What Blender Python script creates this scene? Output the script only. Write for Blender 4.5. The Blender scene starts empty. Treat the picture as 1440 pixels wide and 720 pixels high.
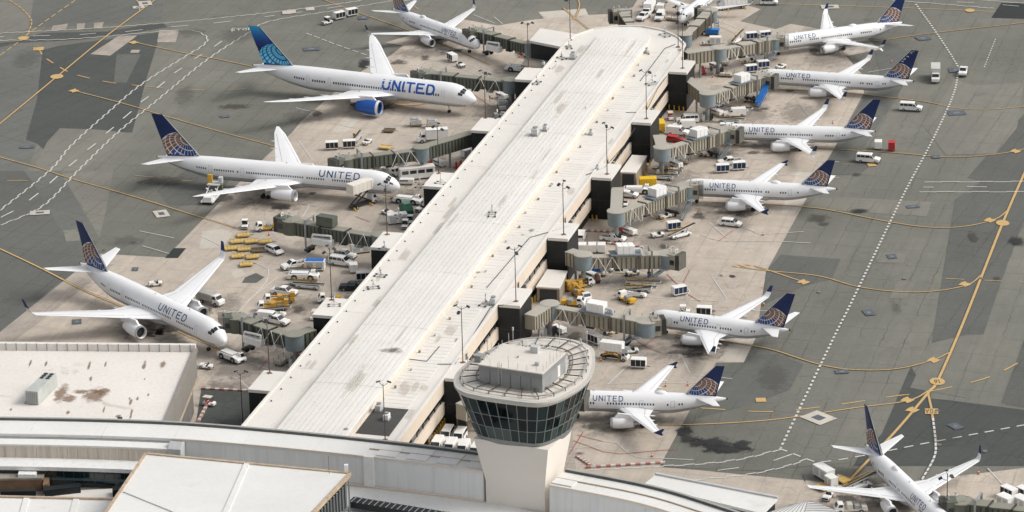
import bpy, bmesh, math, random
from mathutils import Vector, Matrix
random.seed(7)
S = bpy.context.scene
COL = S.collection
rad = math.radians

# ------------------------------------------------------------------ camera
CF, CP, CR, CH = 4868.3, rad(20.586), rad(-1.4395), 269.63      # focal length in photo pixels, pitch, roll, height
_fw = Vector((0, math.cos(CP), -math.sin(CP))); _r = Vector((1, 0, 0)); _u = _r.cross(_fw)
_c, _s = math.cos(CR), math.sin(CR)
CX = _c*_r + _s*_u; CY = -_s*_r + _c*_u
cd = bpy.data.cameras.new('camera'); cam = bpy.data.objects.new('camera', cd); COL.objects.link(cam)
cd.sensor_fit = 'HORIZONTAL'; cd.sensor_width = 36; cd.lens = CF*36/1440; cd.clip_start = 1; cd.clip_end = 9000
m = Matrix((CX, CY, -_fw)).transposed().to_4x4(); m.translation = (0, 0, CH); cam.matrix_world = m
S.camera = cam
S.render.resolution_x, S.render.resolution_y = 1024, 512

# ------------------------------------------------------------------ light: bright overcast, soft sun from the right
SUN_DIR = Vector((0.80, -0.02, 0.80)).normalized()               # towards the sun
w = bpy.data.worlds.new('World'); S.world = w; w.use_nodes = True
nt = w.node_tree; bg = nt.nodes['Background']
sky = nt.nodes.new('ShaderNodeTexSky'); sky.sky_type = 'NISHITA'; sky.sun_disc = False
sky.sun_elevation = math.asin(SUN_DIR.z); sky.sun_rotation = math.atan2(SUN_DIR.x, SUN_DIR.y)
sky.air_density = 1.0; sky.dust_density = 4.0; sky.ozone_density = 1.0
hs = nt.nodes.new('ShaderNodeHueSaturation'); hs.inputs['Saturation'].default_value = 0.22   # cloud cover greys the sky
nt.links.new(sky.outputs[0], hs.inputs['Color']); nt.links.new(hs.outputs[0], bg.inputs['Color'])
bg.inputs['Strength'].default_value = 0.15
sd = bpy.data.lights.new('sun', 'SUN'); so = bpy.data.objects.new('sun', sd); COL.objects.link(so)
sd.energy = 1.1; sd.angle = rad(20); sd.color = (1, 0.95, 0.88)
so.rotation_euler = SUN_DIR.to_track_quat('Z', 'Y').to_euler()
vs = S.view_settings; vs.view_transform = 'Standard'; vs.look = 'None'; vs.gamma = 1; vs.exposure = 0.20
S.render.engine = 'CYCLES'

# ------------------------------------------------------------------ photo pixel -> point on the plane z (camera of the photograph)
def G(x, y, z=0.0):
    d = CX*((x-720)/CF) - CY*((y-360)/CF) + _fw
    t = (z-CH)/d.z
    return Vector((d.x*t, d.y*t, z))
def G2(q, z=0.0):
    p = G(q[0], q[1], z); return (p.x, p.y)
# concourse frame: u along the building (away), v to the right
TH = rad(74.52); UD = Vector((math.cos(TH), math.sin(TH), 0)); VD = Vector((math.sin(TH), -math.cos(TH), 0)); UO = Vector((0, 600, 0))
def U(u, v, z=0.0):
    p = UO + UD*u + VD*v; return Vector((p.x, p.y, z))
def px_of(p):
    q = Vector(p)-Vector((0, 0, CH)); d = q.dot(_fw); return 720+CF*q.dot(CX)/d, 360-CF*q.dot(CY)/d
def UV(x, y, z=0.0):
    e = G(x, y, z) - UO; return e.dot(UD), e.dot(VD)

# ------------------------------------------------------------------ materials
def _nodes(name):
    m = bpy.data.materials.new(name); m.use_nodes = True
    return m, m.node_tree, m.node_tree.nodes['Principled BSDF']
def N(nt, t, **kw):
    n = nt.nodes.new(t)
    for k, v in kw.items(): setattr(n, k, v)
    return n
def mixc(nt, fac, a, b, mode='MIX'):
    n = N(nt, 'ShaderNodeMix', data_type='RGBA', blend_type=mode)
    for i, v in ((0, fac), (6, a), (7, b)):
        if isinstance(v, (int, float)): n.inputs[i].default_value = v
        elif isinstance(v, tuple): n.inputs[i].default_value = (*v[:3], 1)
        else: nt.links.new(v, n.inputs[i])
    return n.outputs[2]
def math_(nt, op, a, b=None, c=None):
    n = N(nt, 'ShaderNodeMath', operation=op)
    for i, v in enumerate((a, b, c)):
        if v is None: continue
        if isinstance(v, (int, float)): n.inputs[i].default_value = v
        else: nt.links.new(v, n.inputs[i])
    return n.outputs[0]
def ramp(nt, x, lo, hi):
    n = N(nt, 'ShaderNodeMapRange'); n.inputs[1].default_value = lo; n.inputs[2].default_value = hi
    nt.links.new(x, n.inputs[0]); return n.outputs[0]
def noise(nt, vec, scale, detail=3, rough=.55, dist=0):
    n = N(nt, 'ShaderNodeTexNoise'); n.inputs['Scale'].default_value = scale; n.inputs['Detail'].default_value = detail
    n.inputs['Roughness'].default_value = rough; n.inputs['Distortion'].default_value = dist
    nt.links.new(vec, n.inputs['Vector']); return n.outputs[0]
def sc(c, k): return tuple(min(1, max(0, x*k)) for x in c)

MATS = {}
def M(name, col=None, rough=.6, var=.10, scale=.6, metal=0, spec=.4):
    if name in MATS: return MATS[name]
    m, nt, b = _nodes(name)
    g = N(nt, 'ShaderNodeNewGeometry'); oi = N(nt, 'ShaderNodeObjectInfo')
    n1 = noise(nt, g.outputs['Position'], scale, 4); 
    f = ramp(nt, n1, .3, .7)
    c = mixc(nt, f, sc(col, 1-var), sc(col, 1+var))
    n2 = noise(nt, g.outputs['Position'], scale*9, 2)
    c = mixc(nt, ramp(nt, n2, .62, .8), c, sc(col, 1-2.0*var))
    nt.links.new(c, b.inputs['Base Color'])
    b.inputs['Roughness'].default_value = rough; b.inputs['Metallic'].default_value = metal; b.inputs['Specular IOR Level'].default_value = spec
    MATS[name] = m; return m

def ground_mat(name, col, joint=0.0, crack=.5, grid=(7.6, 7.6), ang=0.0, warm=None, streak=.25, stain=.5, bleed=.12, contrast=.22, slab=.14, wob=0.0):
    """paving: broad tone drift, streaks along the traffic, fine grain, tar-filled cracks, slab joints and oil spots"""
    m, nt, b = _nodes(name); L = nt.links
    g = N(nt, 'ShaderNodeNewGeometry'); mp = N(nt, 'ShaderNodeMapping'); mp.vector_type = 'POINT'
    mp.inputs['Rotation'].default_value = (0, 0, -ang); L.new(g.outputs['Position'], mp.inputs['Vector']); P = mp.outputs[0]
    big = ramp(nt, noise(nt, P, .018, 4, .6), .3, .7)
    c = mixc(nt, big, sc(col, 1-contrast), sc(warm or col, 1+contrast))
    st = N(nt, 'ShaderNodeMapping'); st.inputs['Scale'].default_value = (.035, .6, 1); L.new(P, st.inputs['Vector'])
    s1 = ramp(nt, noise(nt, st.outputs[0], 1.0, 3, .6), .35, .75)
    c = mixc(nt, math_(nt, 'MULTIPLY', s1, streak), c, sc(col, .55))
    med = ramp(nt, noise(nt, P, .22, 5, .65), .35, .72)
    c = mixc(nt, math_(nt, 'MULTIPLY', med, bleed*1.6), c, sc(col, .45))
    fine = ramp(nt, noise(nt, P, 3.2, 3, .7), .3, .7)
    c = mixc(nt, math_(nt, 'MULTIPLY', fine, .34), c, sc(col, .55))
    c = mixc(nt, math_(nt, 'MULTIPLY', ramp(nt, noise(nt, P, 1.1, 4, .75), .5, .75), .22), c, sc(col, 1.45))
    # oil spots
    sp = noise(nt, P, .16, 3, .5); sp = ramp(nt, sp, .68, .78)
    c = mixc(nt, math_(nt, 'MULTIPLY', sp, stain), c, sc(col, .32))
    if crack:
        wv = N(nt, 'ShaderNodeVectorMath', operation='ADD'); nn = N(nt, 'ShaderNodeTexNoise'); nn.inputs['Scale'].default_value = .25; nn.inputs['Detail'].default_value = 4
        L.new(P, nn.inputs['Vector']); vm = N(nt, 'ShaderNodeVectorMath', operation='SCALE'); vm.inputs['Scale'].default_value = 3.0
        L.new(nn.outputs['Color'], vm.inputs[0]); L.new(P, wv.inputs[0]); L.new(vm.outputs[0], wv.inputs[1])
        vo = N(nt, 'ShaderNodeTexVoronoi', feature='DISTANCE_TO_EDGE'); vo.inputs['Scale'].default_value = .16; L.new(wv.outputs[0], vo.inputs['Vector'])
        k = ramp(nt, vo.outputs['Distance'], .030, .004)
        gate = ramp(nt, noise(nt, P, .03, 2), .45, .62)
        k = math_(nt, 'MULTIPLY', math_(nt, 'MULTIPLY', k, gate), crack)
        c = mixc(nt, k, c, sc(col, .3))
    if joint:
        jn = N(nt, 'ShaderNodeTexNoise'); jn.inputs['Scale'].default_value = .35; jn.inputs['Detail'].default_value = 3; L.new(P, jn.inputs['Vector'])
        js = N(nt, 'ShaderNodeVectorMath', operation='SCALE'); js.inputs['Scale'].default_value = wob; L.new(jn.outputs['Color'], js.inputs[0])
        ja = N(nt, 'ShaderNodeVectorMath', operation='ADD'); L.new(P, ja.inputs[0]); L.new(js.outputs[0], ja.inputs[1])
        sx = N(nt, 'ShaderNodeSeparateXYZ'); L.new(ja.outputs[0], sx.inputs[0])
        def line(o, per, wid):
            f = math_(nt, 'FRACT', math_(nt, 'MULTIPLY', o, 1/per)); f = math_(nt, 'ABSOLUTE', math_(nt, 'SUBTRACT', f, .5))
            return ramp(nt, f, .5-wid/per, .5)
        j = math_(nt, 'MAXIMUM', line(sx.outputs[0], grid[0], .2), line(sx.outputs[1], grid[1], .2))
        fl = N(nt, 'ShaderNodeVectorMath', operation='DIVIDE'); fl.inputs[1].default_value = (grid[0], grid[1], 1); L.new(P, fl.inputs[0])
        f2 = N(nt, 'ShaderNodeVectorMath', operation='FLOOR'); L.new(fl.outputs[0], f2.inputs[0])
        wn = N(nt, 'ShaderNodeTexWhiteNoise', noise_dimensions='2D'); L.new(f2.outputs[0], wn.inputs['Vector'])
        c = mixc(nt, math_(nt, 'MULTIPLY', wn.outputs['Value'], slab), c, sc(col, .62))
        gj = ramp(nt, noise(nt, P, .09, 3), .3, .75)
        c = mixc(nt, math_(nt, 'MULTIPLY', math_(nt, 'MULTIPLY', j, gj), joint), c, sc(col, .33))
    L.new(c, b.inputs['Base Color']); b.inputs['Roughness'].default_value = .88; b.inputs['Specular IOR Level'].default_value = .25
    bp = N(nt, 'ShaderNodeBump'); bp.inputs['Strength'].default_value = .25; bp.inputs['Distance'].default_value = .03
    L.new(fine, bp.inputs['Height']); L.new(bp.outputs[0], b.inputs['Normal'])
    MATS[name] = m; return m

def roof_mat(name, col, dirt=(.42, .36, .28), amt=.35, rough=.7, streak=0.0, vary=0.0):
    """membrane / painted metal roof: faint mottling, rain streaks, dark ponding marks"""
    m, nt, b = _nodes(name); L = nt.links
    g = N(nt, 'ShaderNodeNewGeometry'); P = g.outputs['Position']
    c = mixc(nt, ramp(nt, noise(nt, P, .06, 5, .6), .3, .7), sc(col, .93), sc(col, 1.04))
    c = mixc(nt, math_(nt, 'MULTIPLY', ramp(nt, noise(nt, P, 1.3, 4, .7), .45, .8), .22), c, sc(dirt, 1.2))
    oi = N(nt, 'ShaderNodeObjectInfo'); c = mixc(nt, math_(nt, 'MULTIPLY', oi.outputs['Random'], vary), c, sc(col, .72))
    k = ramp(nt, noise(nt, P, .11, 6, .62, .4), .62, .80)
    c = mixc(nt, math_(nt, 'MULTIPLY', k, amt), c, dirt)
    if streak:
        mp = N(nt, 'ShaderNodeMapping'); mp.inputs['Scale'].default_value = (1.1, 1.1, .06); L.new(P, mp.inputs['Vector'])
        c = mixc(nt, math_(nt, 'MULTIPLY', ramp(nt, noise(nt, mp.outputs[0], 1, 3), .45, .75), streak), c, sc(dirt, .8))
    L.new(c, b.inputs['Base Color']); b.inputs['Roughness'].default_value = rough; b.inputs['Specular IOR Level'].default_value = .3
    MATS[name] = m; return m

def glass_mat(name, col, rough=.08):
    m, nt, b = _nodes(name); b.inputs['Base Color'].default_value = (*col, 1); b.inputs['Roughness'].default_value = rough
    b.inputs['Specular IOR Level'].default_value = .8; b.inputs['Metallic'].default_value = .0
    MATS[name] = m; return m

# ------------------------------------------------------------------ mesh building
class MB:
    def __init__(s): s.v = []; s.f = []; s.m = []; s.mi = 0
    def add(s, vs, fs):
        o = len(s.v); s.v += [tuple(p) for p in vs]
        for f in fs: s.f.append(tuple(i+o for i in f)); s.m.append(s.mi)
        return s
    def box(s, x0, x1, y0, y1, z0, z1):
        return s.add([(x0,y0,z0),(x1,y0,z0),(x1,y1,z0),(x0,y1,z0),(x0,y0,z1),(x1,y0,z1),(x1,y1,z1),(x0,y1,z1)],
                     [(3,2,1,0),(4,5,6,7),(0,1,5,4),(1,2,6,5),(2,3,7,6),(3,0,4,7)])
    def cbox(s, x, y, z, a, b, c): return s.box(x-a/2, x+a/2, y-b/2, y+b/2, z-c/2, z+c/2)
    def prism(s, poly, z0, z1):
        """poly: (x, y) list; z0, z1 numbers"""
        ar = sum(poly[i-1][0]*poly[i][1]-poly[i][0]*poly[i-1][1] for i in range(len(poly)))
        if ar < 0: poly = poly[::-1]
        n = len(poly)
        return s.add([(x, y, z0) for x, y in poly]+[(x, y, z1) for x, y in poly],
                     [tuple(range(n))[::-1], tuple(range(n, 2*n))]+[(i, (i+1) % n, n+(i+1) % n, n+i) for i in range(n)])
    def xprism(s, prof, y0, y1, tuck=0, ztuck=None):
        """side profile (x, z) extruded across y; points above ztuck are drawn in by tuck"""
        n = len(prof)
        def row(y, sg): return [(x, y - sg*(tuck if ztuck is not None and z > ztuck else 0), z) for x, z in prof]
        ar = sum(prof[i-1][0]*prof[i][1]-prof[i][0]*prof[i-1][1] for i in range(n))
        if ar < 0: prof = prof[::-1]
        return s.add(row(y0, -1)+row(y1, 1), [tuple(range(n)), tuple(range(n, 2*n))[::-1]]+[((i+1) % n, i, n+i, n+(i+1) % n) for i in range(n)])
    def tube(s, a, b, r, n=6, r2=None):
        a = Vector(a); b = Vector(b); d = (b-a)
        if d.length < 1e-6: return s
        d.normalize(); x = d.orthogonal().normalized(); y = d.cross(x); r2 = r if r2 is None else r2
        vs = [a+(x*math.cos(t)+y*math.sin(t))*r for t in [2*math.pi*i/n for i in range(n)]]+[b+(x*math.cos(t)+y*math.sin(t))*r2 for t in [2*math.pi*i/n for i in range(n)]]
        return s.add(vs, [tuple(range(n))[::-1], tuple(range(n, 2*n))]+[(i, (i+1) % n, n+(i+1) % n, n+i) for i in range(n)])
    def bar(s, a, b, w, h):
        """rectangular bar from a to b, width w (horizontal), height h"""
        a = Vector(a); b = Vector(b); d = b-a; hx = Vector((-d.y, d.x, 0))
        if hx.length < 1e-6: hx = Vector((1, 0, 0))
        hx = hx.normalized()*w/2; up = d.cross(hx).normalized()
        if up.z < 0: up = -up
        if abs(d.z) > .95*d.length: up = Vector((d.x, d.y, 0)).normalized() if (abs(d.x)+abs(d.y)) > 1e-6 else Vector((0, 1, 0))
        up = up*h/2
        vs = [p+sx*hx+sz*up for p in (a, b) for sx, sz in ((-1,-1),(1,-1),(1,1),(-1,1))]
        return s.add(vs, [(0,1,2,3),(7,6,5,4),(0,4,5,1),(1,5,6,2),(2,6,7,3),(3,7,4,0)])
    def hull(s, A, B):
        """loft between two equal rings"""
        n = len(A)
        return s.add(list(A)+list(B), [tuple(range(n))[::-1], tuple(range(n, 2*n))]+[(i, (i+1) % n, n+(i+1) % n, n+i) for i in range(n)])
    def loft(s, rings, caps=True, closed=True):
        n = len(rings[0]); vs = [p for r in rings for p in r]; fs = []
        for k in range(len(rings)-1):
            for i in range(n if closed else n-1):
                j = (i+1) % n; fs.append((k*n+i, k*n+j, (k+1)*n+j, (k+1)*n+i))
        if caps: fs += [tuple(range(n))[::-1], tuple((len(rings)-1)*n+i for i in range(n))]
        return s.add(vs, fs)
    def lathe(s, prof, axis='z', o=(0,0,0), n=16, caps=True):
        """prof: (radius, height along the axis)"""
        rings = []
        for r, h in prof:
            ring = []
            for i in range(n):
                t = 2*math.pi*i/n; a, b = r*math.cos(t), r*math.sin(t)
                p = (a, b, h) if axis == 'z' else (h, a, b) if axis == 'x' else (b, h, a)
                ring.append((p[0]+o[0], p[1]+o[1], p[2]+o[2]))
            rings.append(ring)
        return s.loft(rings, caps)
    def mesh(s, name):
        me = bpy.data.meshes.new(name); me.from_pydata(s.v, [], s.f)
        me.validate(); return me
    def build(s, name, mat, parent=None, smooth=False, kind=None, bevel=0, fix=True):
        me = bpy.data.meshes.new(name); me.from_pydata(s.v, [], s.f)
        mats = mat if isinstance(mat, (list, tuple)) else [mat]
        for mm in mats: me.materials.append(mm)
        if len(mats) > 1: me.polygons.foreach_set('material_index', s.m)
        if fix:
            bm = bmesh.new(); bm.from_mesh(me); bmesh.ops.recalc_face_normals(bm, faces=bm.faces)
            if bevel: bmesh.ops.bevel(bm, geom=[e for e in bm.edges if len(e.link_faces) == 2 and e.calc_face_angle() > .6], offset=bevel, segments=1, affect='EDGES', clamp_overlap=True)
            bm.to_mesh(me); bm.free()
        if smooth:
            me.polygons.foreach_set('use_smooth', [True]*len(me.polygons))
            try: me.set_sharp_from_angle(angle=rad(38))
            except Exception: pass
        me.update()
        o = bpy.data.objects.new(name, me); COL.objects.link(o)
        if parent is not None: o.parent = parent
        if kind: o['kind'] = kind
        return o

def tag(o, label=None, cat=None, group=None, kind=None):
    if label: o['label'] = label
    if cat: o['category'] = cat
    if group: o['group'] = group
    if kind: o['kind'] = kind
    return o
def empty(name, loc, rz=0.0, label=None, cat=None, group=None):
    o = bpy.data.objects.new(name, None); COL.objects.link(o); o.location = loc; o.rotation_euler = (0, 0, rz); o.empty_display_size = .5
    return tag(o, label, cat, group)
KIDS = {}
def children(o): return [c for c in KIDS.get(o, [])]
def index_kids():
    KIDS.clear()
    for o in COL.objects:
        if o.parent: KIDS.setdefault(o.parent, []).append(o)
def copy_tree(o, kids, parent=None):
    c = o.copy(); COL.objects.link(c)
    if parent is not None: c.parent = parent
    for k in kids.get(o, []): copy_tree(k, kids, c)
    return c

# ------------------------------------------------------------------ shared materials
WHITE = M('white_paint', (.80, .79, .76), .45, .05, .8)
AIRWHITE = M('aircraft_white', (.82, .82, .82), .32, .025, .35, spec=.5)
AIRGREY = M('aircraft_belly_grey', (.42, .43, .45), .4, .05, .4)
NAVY = M('aircraft_navy', (.012, .028, .105), .35, .08, .5)
BRONZE = M('globe_bronze', (.20, .095, .06), .45, .15, .6)
GLOBEBLUE = M('globe_blue', (.02, .06, .22), .4, .1, .6)
CYAN = M('globe_cyan', (.14, .58, .80), .4, .1, .6)
ROYAL = M('aircraft_royal_blue', (.015, .10, .42), .3, .05, .6)
TITLE = M('title_blue', (.013, .052, .17), .4, .03)
RUBBER = M('rubber', (.022, .022, .024), .8, .2, 2)
HUB = M('wheel_hub', (.35, .35, .35), .5, .1, 3)
DARK = M('dark_metal', (.035, .038, .042), .55, .2, 1)
GREYM = M('grey_metal', (.30, .31, .31), .5, .1, 1)
LGREY = M('light_grey_metal', (.52, .53, .52), .5, .08, 1)
STEEL = M('bare_metal', (.55, .55, .56), .3, .05, 1, metal=.8)
GLASS = glass_mat('dark_glass', (.012, .016, .020), .06)
AIRGLASS = glass_mat('aircraft_window', (.012, .014, .02), .3)
YELLOW = M('safety_yellow', (.62, .36, .03), .55, .15, 1.2)
YELLOW2 = M('dolly_yellow', (.60, .42, .14), .6, .18, 1.0)
ORANGE = M('amber_paint', (.56, .33, .07), .55, .15, 1)
RED = M('red_paint', (.45, .03, .03), .5, .12, 1)
BLUEC = M('blue_curtain', (.012, .032, .085), .7, .2, 1.5)
BLUE = M('blue_paint', (.02, .16, .52), .45, .08, 1)
GREEN = M('green_paint', (.03, .13, .08), .55, .15, 1)
WOOD = M('wood_brown', (.26, .18, .10), .7, .2, 1.5)
BLACK = M('black_paint', (.02, .021, .023), .45, .2, 1)
NAVYCAR = M('dark_blue_car', (.02, .025, .035), .3, .1, 1)
LINEW = M('line_white', (.60, .59, .55), .8, .13, 1.5)
LINEY = M('line_yellow', (.54, .36, .15), .8, .14, 1.5)
LINER = M('line_red', (.38, .10, .08), .8, .2, 1.5)
LINEK = M('line_black', (.07, .07, .065), .8, .2, 1.5)

def stain_mat(name, col, amt=.8):
    """soft-edged spill, also used for painted contact shade: opaque towards the middle, broken up by noise"""
    m, nt, b = _nodes(name); L = nt.links; tc = N(nt, 'ShaderNodeTexCoord'); g = N(nt, 'ShaderNodeNewGeometry')
    v = N(nt, 'ShaderNodeVectorMath', operation='SUBTRACT'); v.inputs[1].default_value = (.5, .5, 0); L.new(tc.outputs['Generated'], v.inputs[0])
    s_ = N(nt, 'ShaderNodeSeparateXYZ'); L.new(v.outputs[0], s_.inputs[0])
    r = math_(nt, 'SQRT', math_(nt, 'ADD', math_(nt, 'POWER', s_.outputs[0], 2), math_(nt, 'POWER', s_.outputs[1], 2)))
    n = noise(nt, g.outputs['Position'], .55, 5, .65)
    k = math_(nt, 'ADD', math_(nt, 'SUBTRACT', 1.0, math_(nt, 'MULTIPLY', r, 2.0)), math_(nt, 'MULTIPLY', math_(nt, 'SUBTRACT', n, .5), 1.6))
    edge = ramp(nt, r, .5, .42)
    a = math_(nt, 'MULTIPLY', math_(nt, 'MULTIPLY', ramp(nt, k, .22, .62), edge), amt); L.new(a, b.inputs['Alpha'])
    b.inputs['Base Color'].default_value = (*col, 1); b.inputs['Roughness'].default_value = .8; b.inputs['Specular IOR Level'].default_value = .25
    MATS[name] = m; return m
# ================================================================== GROUND
A_BASE = ground_mat('asphalt_apron', (.192, .192, .164), joint=.85, crack=.3, wob=1.3, slab=.10, grid=(9.5, 4.8), ang=rad(74), warm=(.212, .206, .174))
A_MID = ground_mat('asphalt_mid_grey', (.168, .171, .155), joint=.75, crack=.3, wob=1.3, slab=.10, grid=(9.5, 4.8), ang=rad(50))
A_DARK = ground_mat('asphalt_dark', (.090, .098, .091), joint=.75, crack=.3, wob=1.3, slab=.10, grid=(9.5, 4.8), ang=rad(60), contrast=.14)
A_DARK2 = ground_mat('asphalt_worn_dark', (.140, .143, .129), joint=.75, crack=.3, wob=1.3, slab=.10, grid=(9.5, 4.8), ang=rad(68), contrast=.18)
A_BLACK = ground_mat('asphalt_fresh_black', (.040, .044, .044), joint=.1, crack=.0, contrast=.15, stain=.2)
A_TAN = ground_mat('asphalt_tan', (.225, .219, .187), joint=.8, crack=.3, wob=1.3, slab=.10, grid=(9.5, 4.8), ang=rad(70))
CONC = ground_mat('concrete_apron', (.575, .505, .425), joint=.62, crack=.35, grid=(7.6, 7.6), ang=TH, warm=(.60, .52, .435), streak=.36, stain=.6, bleed=.30, contrast=.15, slab=.20)
CONC_NEW = ground_mat('concrete_pale', (.61, .56, .485), joint=.3, crack=.1, grid=(7.6, 7.6), ang=TH, contrast=.10, stain=.35)
CONC_DIRTY = ground_mat('concrete_dirty', (.47, .415, .355), joint=.5, crack=.4, grid=(7.6, 7.6), ang=TH, contrast=.2, stain=.8, bleed=.4)
STAIN = stain_mat('oil_shade_spot', (.085, .078, .068), .6)
STAINW = stain_mat('wet_stain', (.034, .035, .036), .85)
SOOT_SHADE = stain_mat('soot_shade', (.12, .115, .105), .30)  # tyre soot whose tone also carries painted contact shade under aircraft

def sheet(name, poly, z, mat, parent):
    mb = MB(); mb.add([(x, y, z) for x, y in poly], [tuple(range(len(poly)))])
    o = mb.build(name, mat, parent, fix=False)
    bm = bmesh.new(); bm.from_mesh(o.data); bmesh.ops.triangulate(bm, faces=bm.faces)
    for f in bm.faces:
        if f.normal.z < 0: f.normal_flip()
    bm.to_mesh(o.data); bm.free(); return o

mb = MB(); mb.add([(-3000, -500, -.05), (3000, -500, -.05), (3000, 5000, -.05), (-3000, 5000, -.05)], [(0, 1, 2, 3)])
ground = mb.build('ground', A_BASE, fix=False); tag(ground, 'worn grey asphalt airfield pavement', kind='structure')
_lvl = [-.05]
GZ = .05          # level on which things stand
def patch(name, px, mat, dz=.0015):
    _lvl[0] += dz
    return sheet(name, [G2(q) for q in px], _lvl[0], mat, ground)

# asphalt tone patches, far left taxiways
patch('asphalt_patch', [(-40,-30),(52,-30),(40,40),(0,46),(-40,48)], A_TAN)
patch('asphalt_patch', [(52,-30),(232,-30),(228,28),(150,34),(62,38),(42,38)], A_MID)
patch('asphalt_patch', [(232,-30),(470,-30),(430,8),(300,24),(228,28)], A_BASE)
patch('asphalt_patch', [(-20,66),(84,64),(66,112),(40,185),(28,206),(-20,222)], A_MID)
patch('asphalt_patch', [(60,70),(84,64),(218,46),(226,46),(206,110),(186,186),(84,186),(70,196),(66,214),(52,202),(36,196),(52,140)], A_DARK)
patch('asphalt_patch', [(-20,62),(20,58),(60,46),(150,44),(228,31),(236,38),(180,47),(110,56),(30,60),(-20,70)], A_DARK)
patch('asphalt_patch', [(66,200),(84,180),(140,182),(176,186),(150,216),(110,240),(60,240),(40,250)], A_TAN)
patch('asphalt_patch', [(0,216),(36,196),(52,202),(40,236),(34,250),(0,258)], A_MID)
patch('asphalt_patch', [(-20,240),(34,240),(50,262),(94,338),(60,344),(-20,352)], A_DARK2)
patch('asphalt_patch', [(34,240),(86,240),(112,290),(122,306),(94,338),(50,262)], A_MID)
patch('asphalt_patch', [(-20,352),(94,338),(136,338),(122,366),(118,374),(70,408),(-20,486)], A_DARK2)
patch('asphalt_patch', [(86,244),(160,238),(148,300),(140,334),(120,300)], A_TAN)
patch('asphalt_patch', [(89,324),(112,322),(112,338),(93,339)], A_TAN)
patch('asphalt_patch', [(260,240),(334,236),(300,286),(238,290),(220,268)], A_DARK2)
patch('asphalt_patch', [(360,86),(470,92),(430,160),(372,216),(318,196),(280,180)], A_BASE)
# pale replacement panels
for q in ([(127,76),(155,78),(193,50),(167,50)], [(224,42),(252,42),(247,59),(221,59)], [(74,36),(96,33),(92,42),(72,43)], [(108,33),(120,32),(118,41),(108,42)], [(132,32),(146,31),(143,40),(132,40)],
          [(185,70),(197,70),(195,74),(183,74)]):
    patch('concrete_panel', q, CONC_DIRTY)
patch('asphalt_patch', [(164,76),(198,76),(178,116),(160,116)], A_DARK2)
# right side taxi lane
patch('asphalt_patch', [(1408,4),(1470,4),(1470,27),(1394,25)], A_BLACK)
patch('asphalt_patch', [(1343,280),(1414,232),(1470,150),(1470,250),(1436,320),(1416,372),(1383,470),(1360,470),(1310,482)], A_DARK2)
patch('asphalt_patch', [(1360,250),(1440,160),(1470,120),(1470,190),(1436,240),(1414,262)], A_DARK2)
patch('asphalt_patch', [(1280,512),(1306,560),(1330,562),(1470,580),(1470,655),(1200,655),(1225,610)], A_DARK)
patch('asphalt_patch', [(1310,482),(1383,470),(1362,560),(1280,545)], A_BASE)
patch('asphalt_patch', [(1440,478),(1470,440),(1470,580),(1408,566)], A_DARK2)
patch('asphalt_patch', [(1078,380),(1098,358),(1182,364),(1170,392),(1130,402),(1070,430)], A_DARK2)
patch('asphalt_patch', [(1138,282),(1160,276),(1310,284),(1303,304),(1230,300),(1130,292)], A_TAN)
patch('asphalt_patch', [(1236,355),(1275,356),(1270,370),(1231,369)], A_TAN)
patch('asphalt_patch', [(1172,212),(1240,216),(1210,246),(1150,246)], A_DARK2)
patch('asphalt_patch', [(1220,130),(1240,118),(1228,60),(1262,60),(1290,90),(1210,215),(1174,208),(1196,168)], A_MID)
patch('asphalt_patch', [(960,612),(1000,572),(1240,548),(1282,512),(1240,610),(1200,650),(1060,662),(930,656)], A_BASE)
patch('asphalt_patch', [(1052,500),(1092,498),(1130,512),(1110,548),(1040,574),(980,588),(1010,520)], A_DARK2)
patch('asphalt_patch', [(1300,178),(1342,112),(1372,120),(1440,116),(1430,180),(1400,216),(1330,218)], A_TAN)
patch('asphalt_patch', [(1262,396),(1290,394),(1274,420),(1250,420)], A_TAN)

# the concrete apron round the pier
patch('concrete_apron', [(-60,510),(0,467),(121,370),(142,357),(233,362),(287,307),(340,253),(374,220),(410,187),(424,170),(473,128),(500,105),(549,78),
    (567,64),(541,60),(583,48),(650,27),(700,36),(744,28.5),(765,26),(757,17),(823,12),(827.5,21),(859,19.5),(890,10),(905,-15),(1015,-15),(1035,3),(1070,13),(1041,30),
    (1091,41),(1112,33.5),(1138,38),(1219,54),(1237,69.5),(1190,79),(1212,104),(1215,131),(1195,167),(1173,209),(1153,242),(1135,278),(1077,383),(1063,475),(1046,509.5),
    (1007,510),(970,577),(927,657),(980,661),(1060,669),(1138,676),(1200,684),(1289,676),(1391,664),(1440,658),(1520,648),(1520,790),(-60,790)], CONC, .003)
for q in ([(1010.7,507),(1046,509),(1063,475),(1029,475)], [(1117,300),(1135,278),(1153,242),(1120,242),(1098,300)], [(465,186),(487,186),(512,162),(492,158)],
          [(285,325),(312,322),(328,328),(312,348),(280,350)], [(324,380),(340,378),(346,386),(330,392)], [(757,17),(823,12),(827,21),(770,26)],
          [(1140,45),(1215,55),(1232,68),(1186,78),(1120,66)], [(880,160),(940,160),(930,175),(870,178)]):
    patch('concrete_panel', q, CONC_NEW)
for q in ([(232,363),(244,349),(262,349),(250,363)],):
    patch('asphalt_patch', q, A_BLACK)
for q in ([(0,467),(121,370),(160,372),(20,480),(0,490)], [(540,290),(620,240),(690,215),(600,330),(520,330)], [(350,470),(470,440),(430,520),(330,560),(290,540)], [(640,620),(720,560),(800,560),(810,660),(640,650)],
          [(772,470),(850,440),(930,470),(900,490),(800,480)], [(1040,190),(1110,186),(1170,200),(1100,210),(1030,204)], [(1000,120),(1060,116),(1090,128),(1060,150),(990,150)]):
    patch('concrete_panel', q, CONC_DIRTY)
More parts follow.
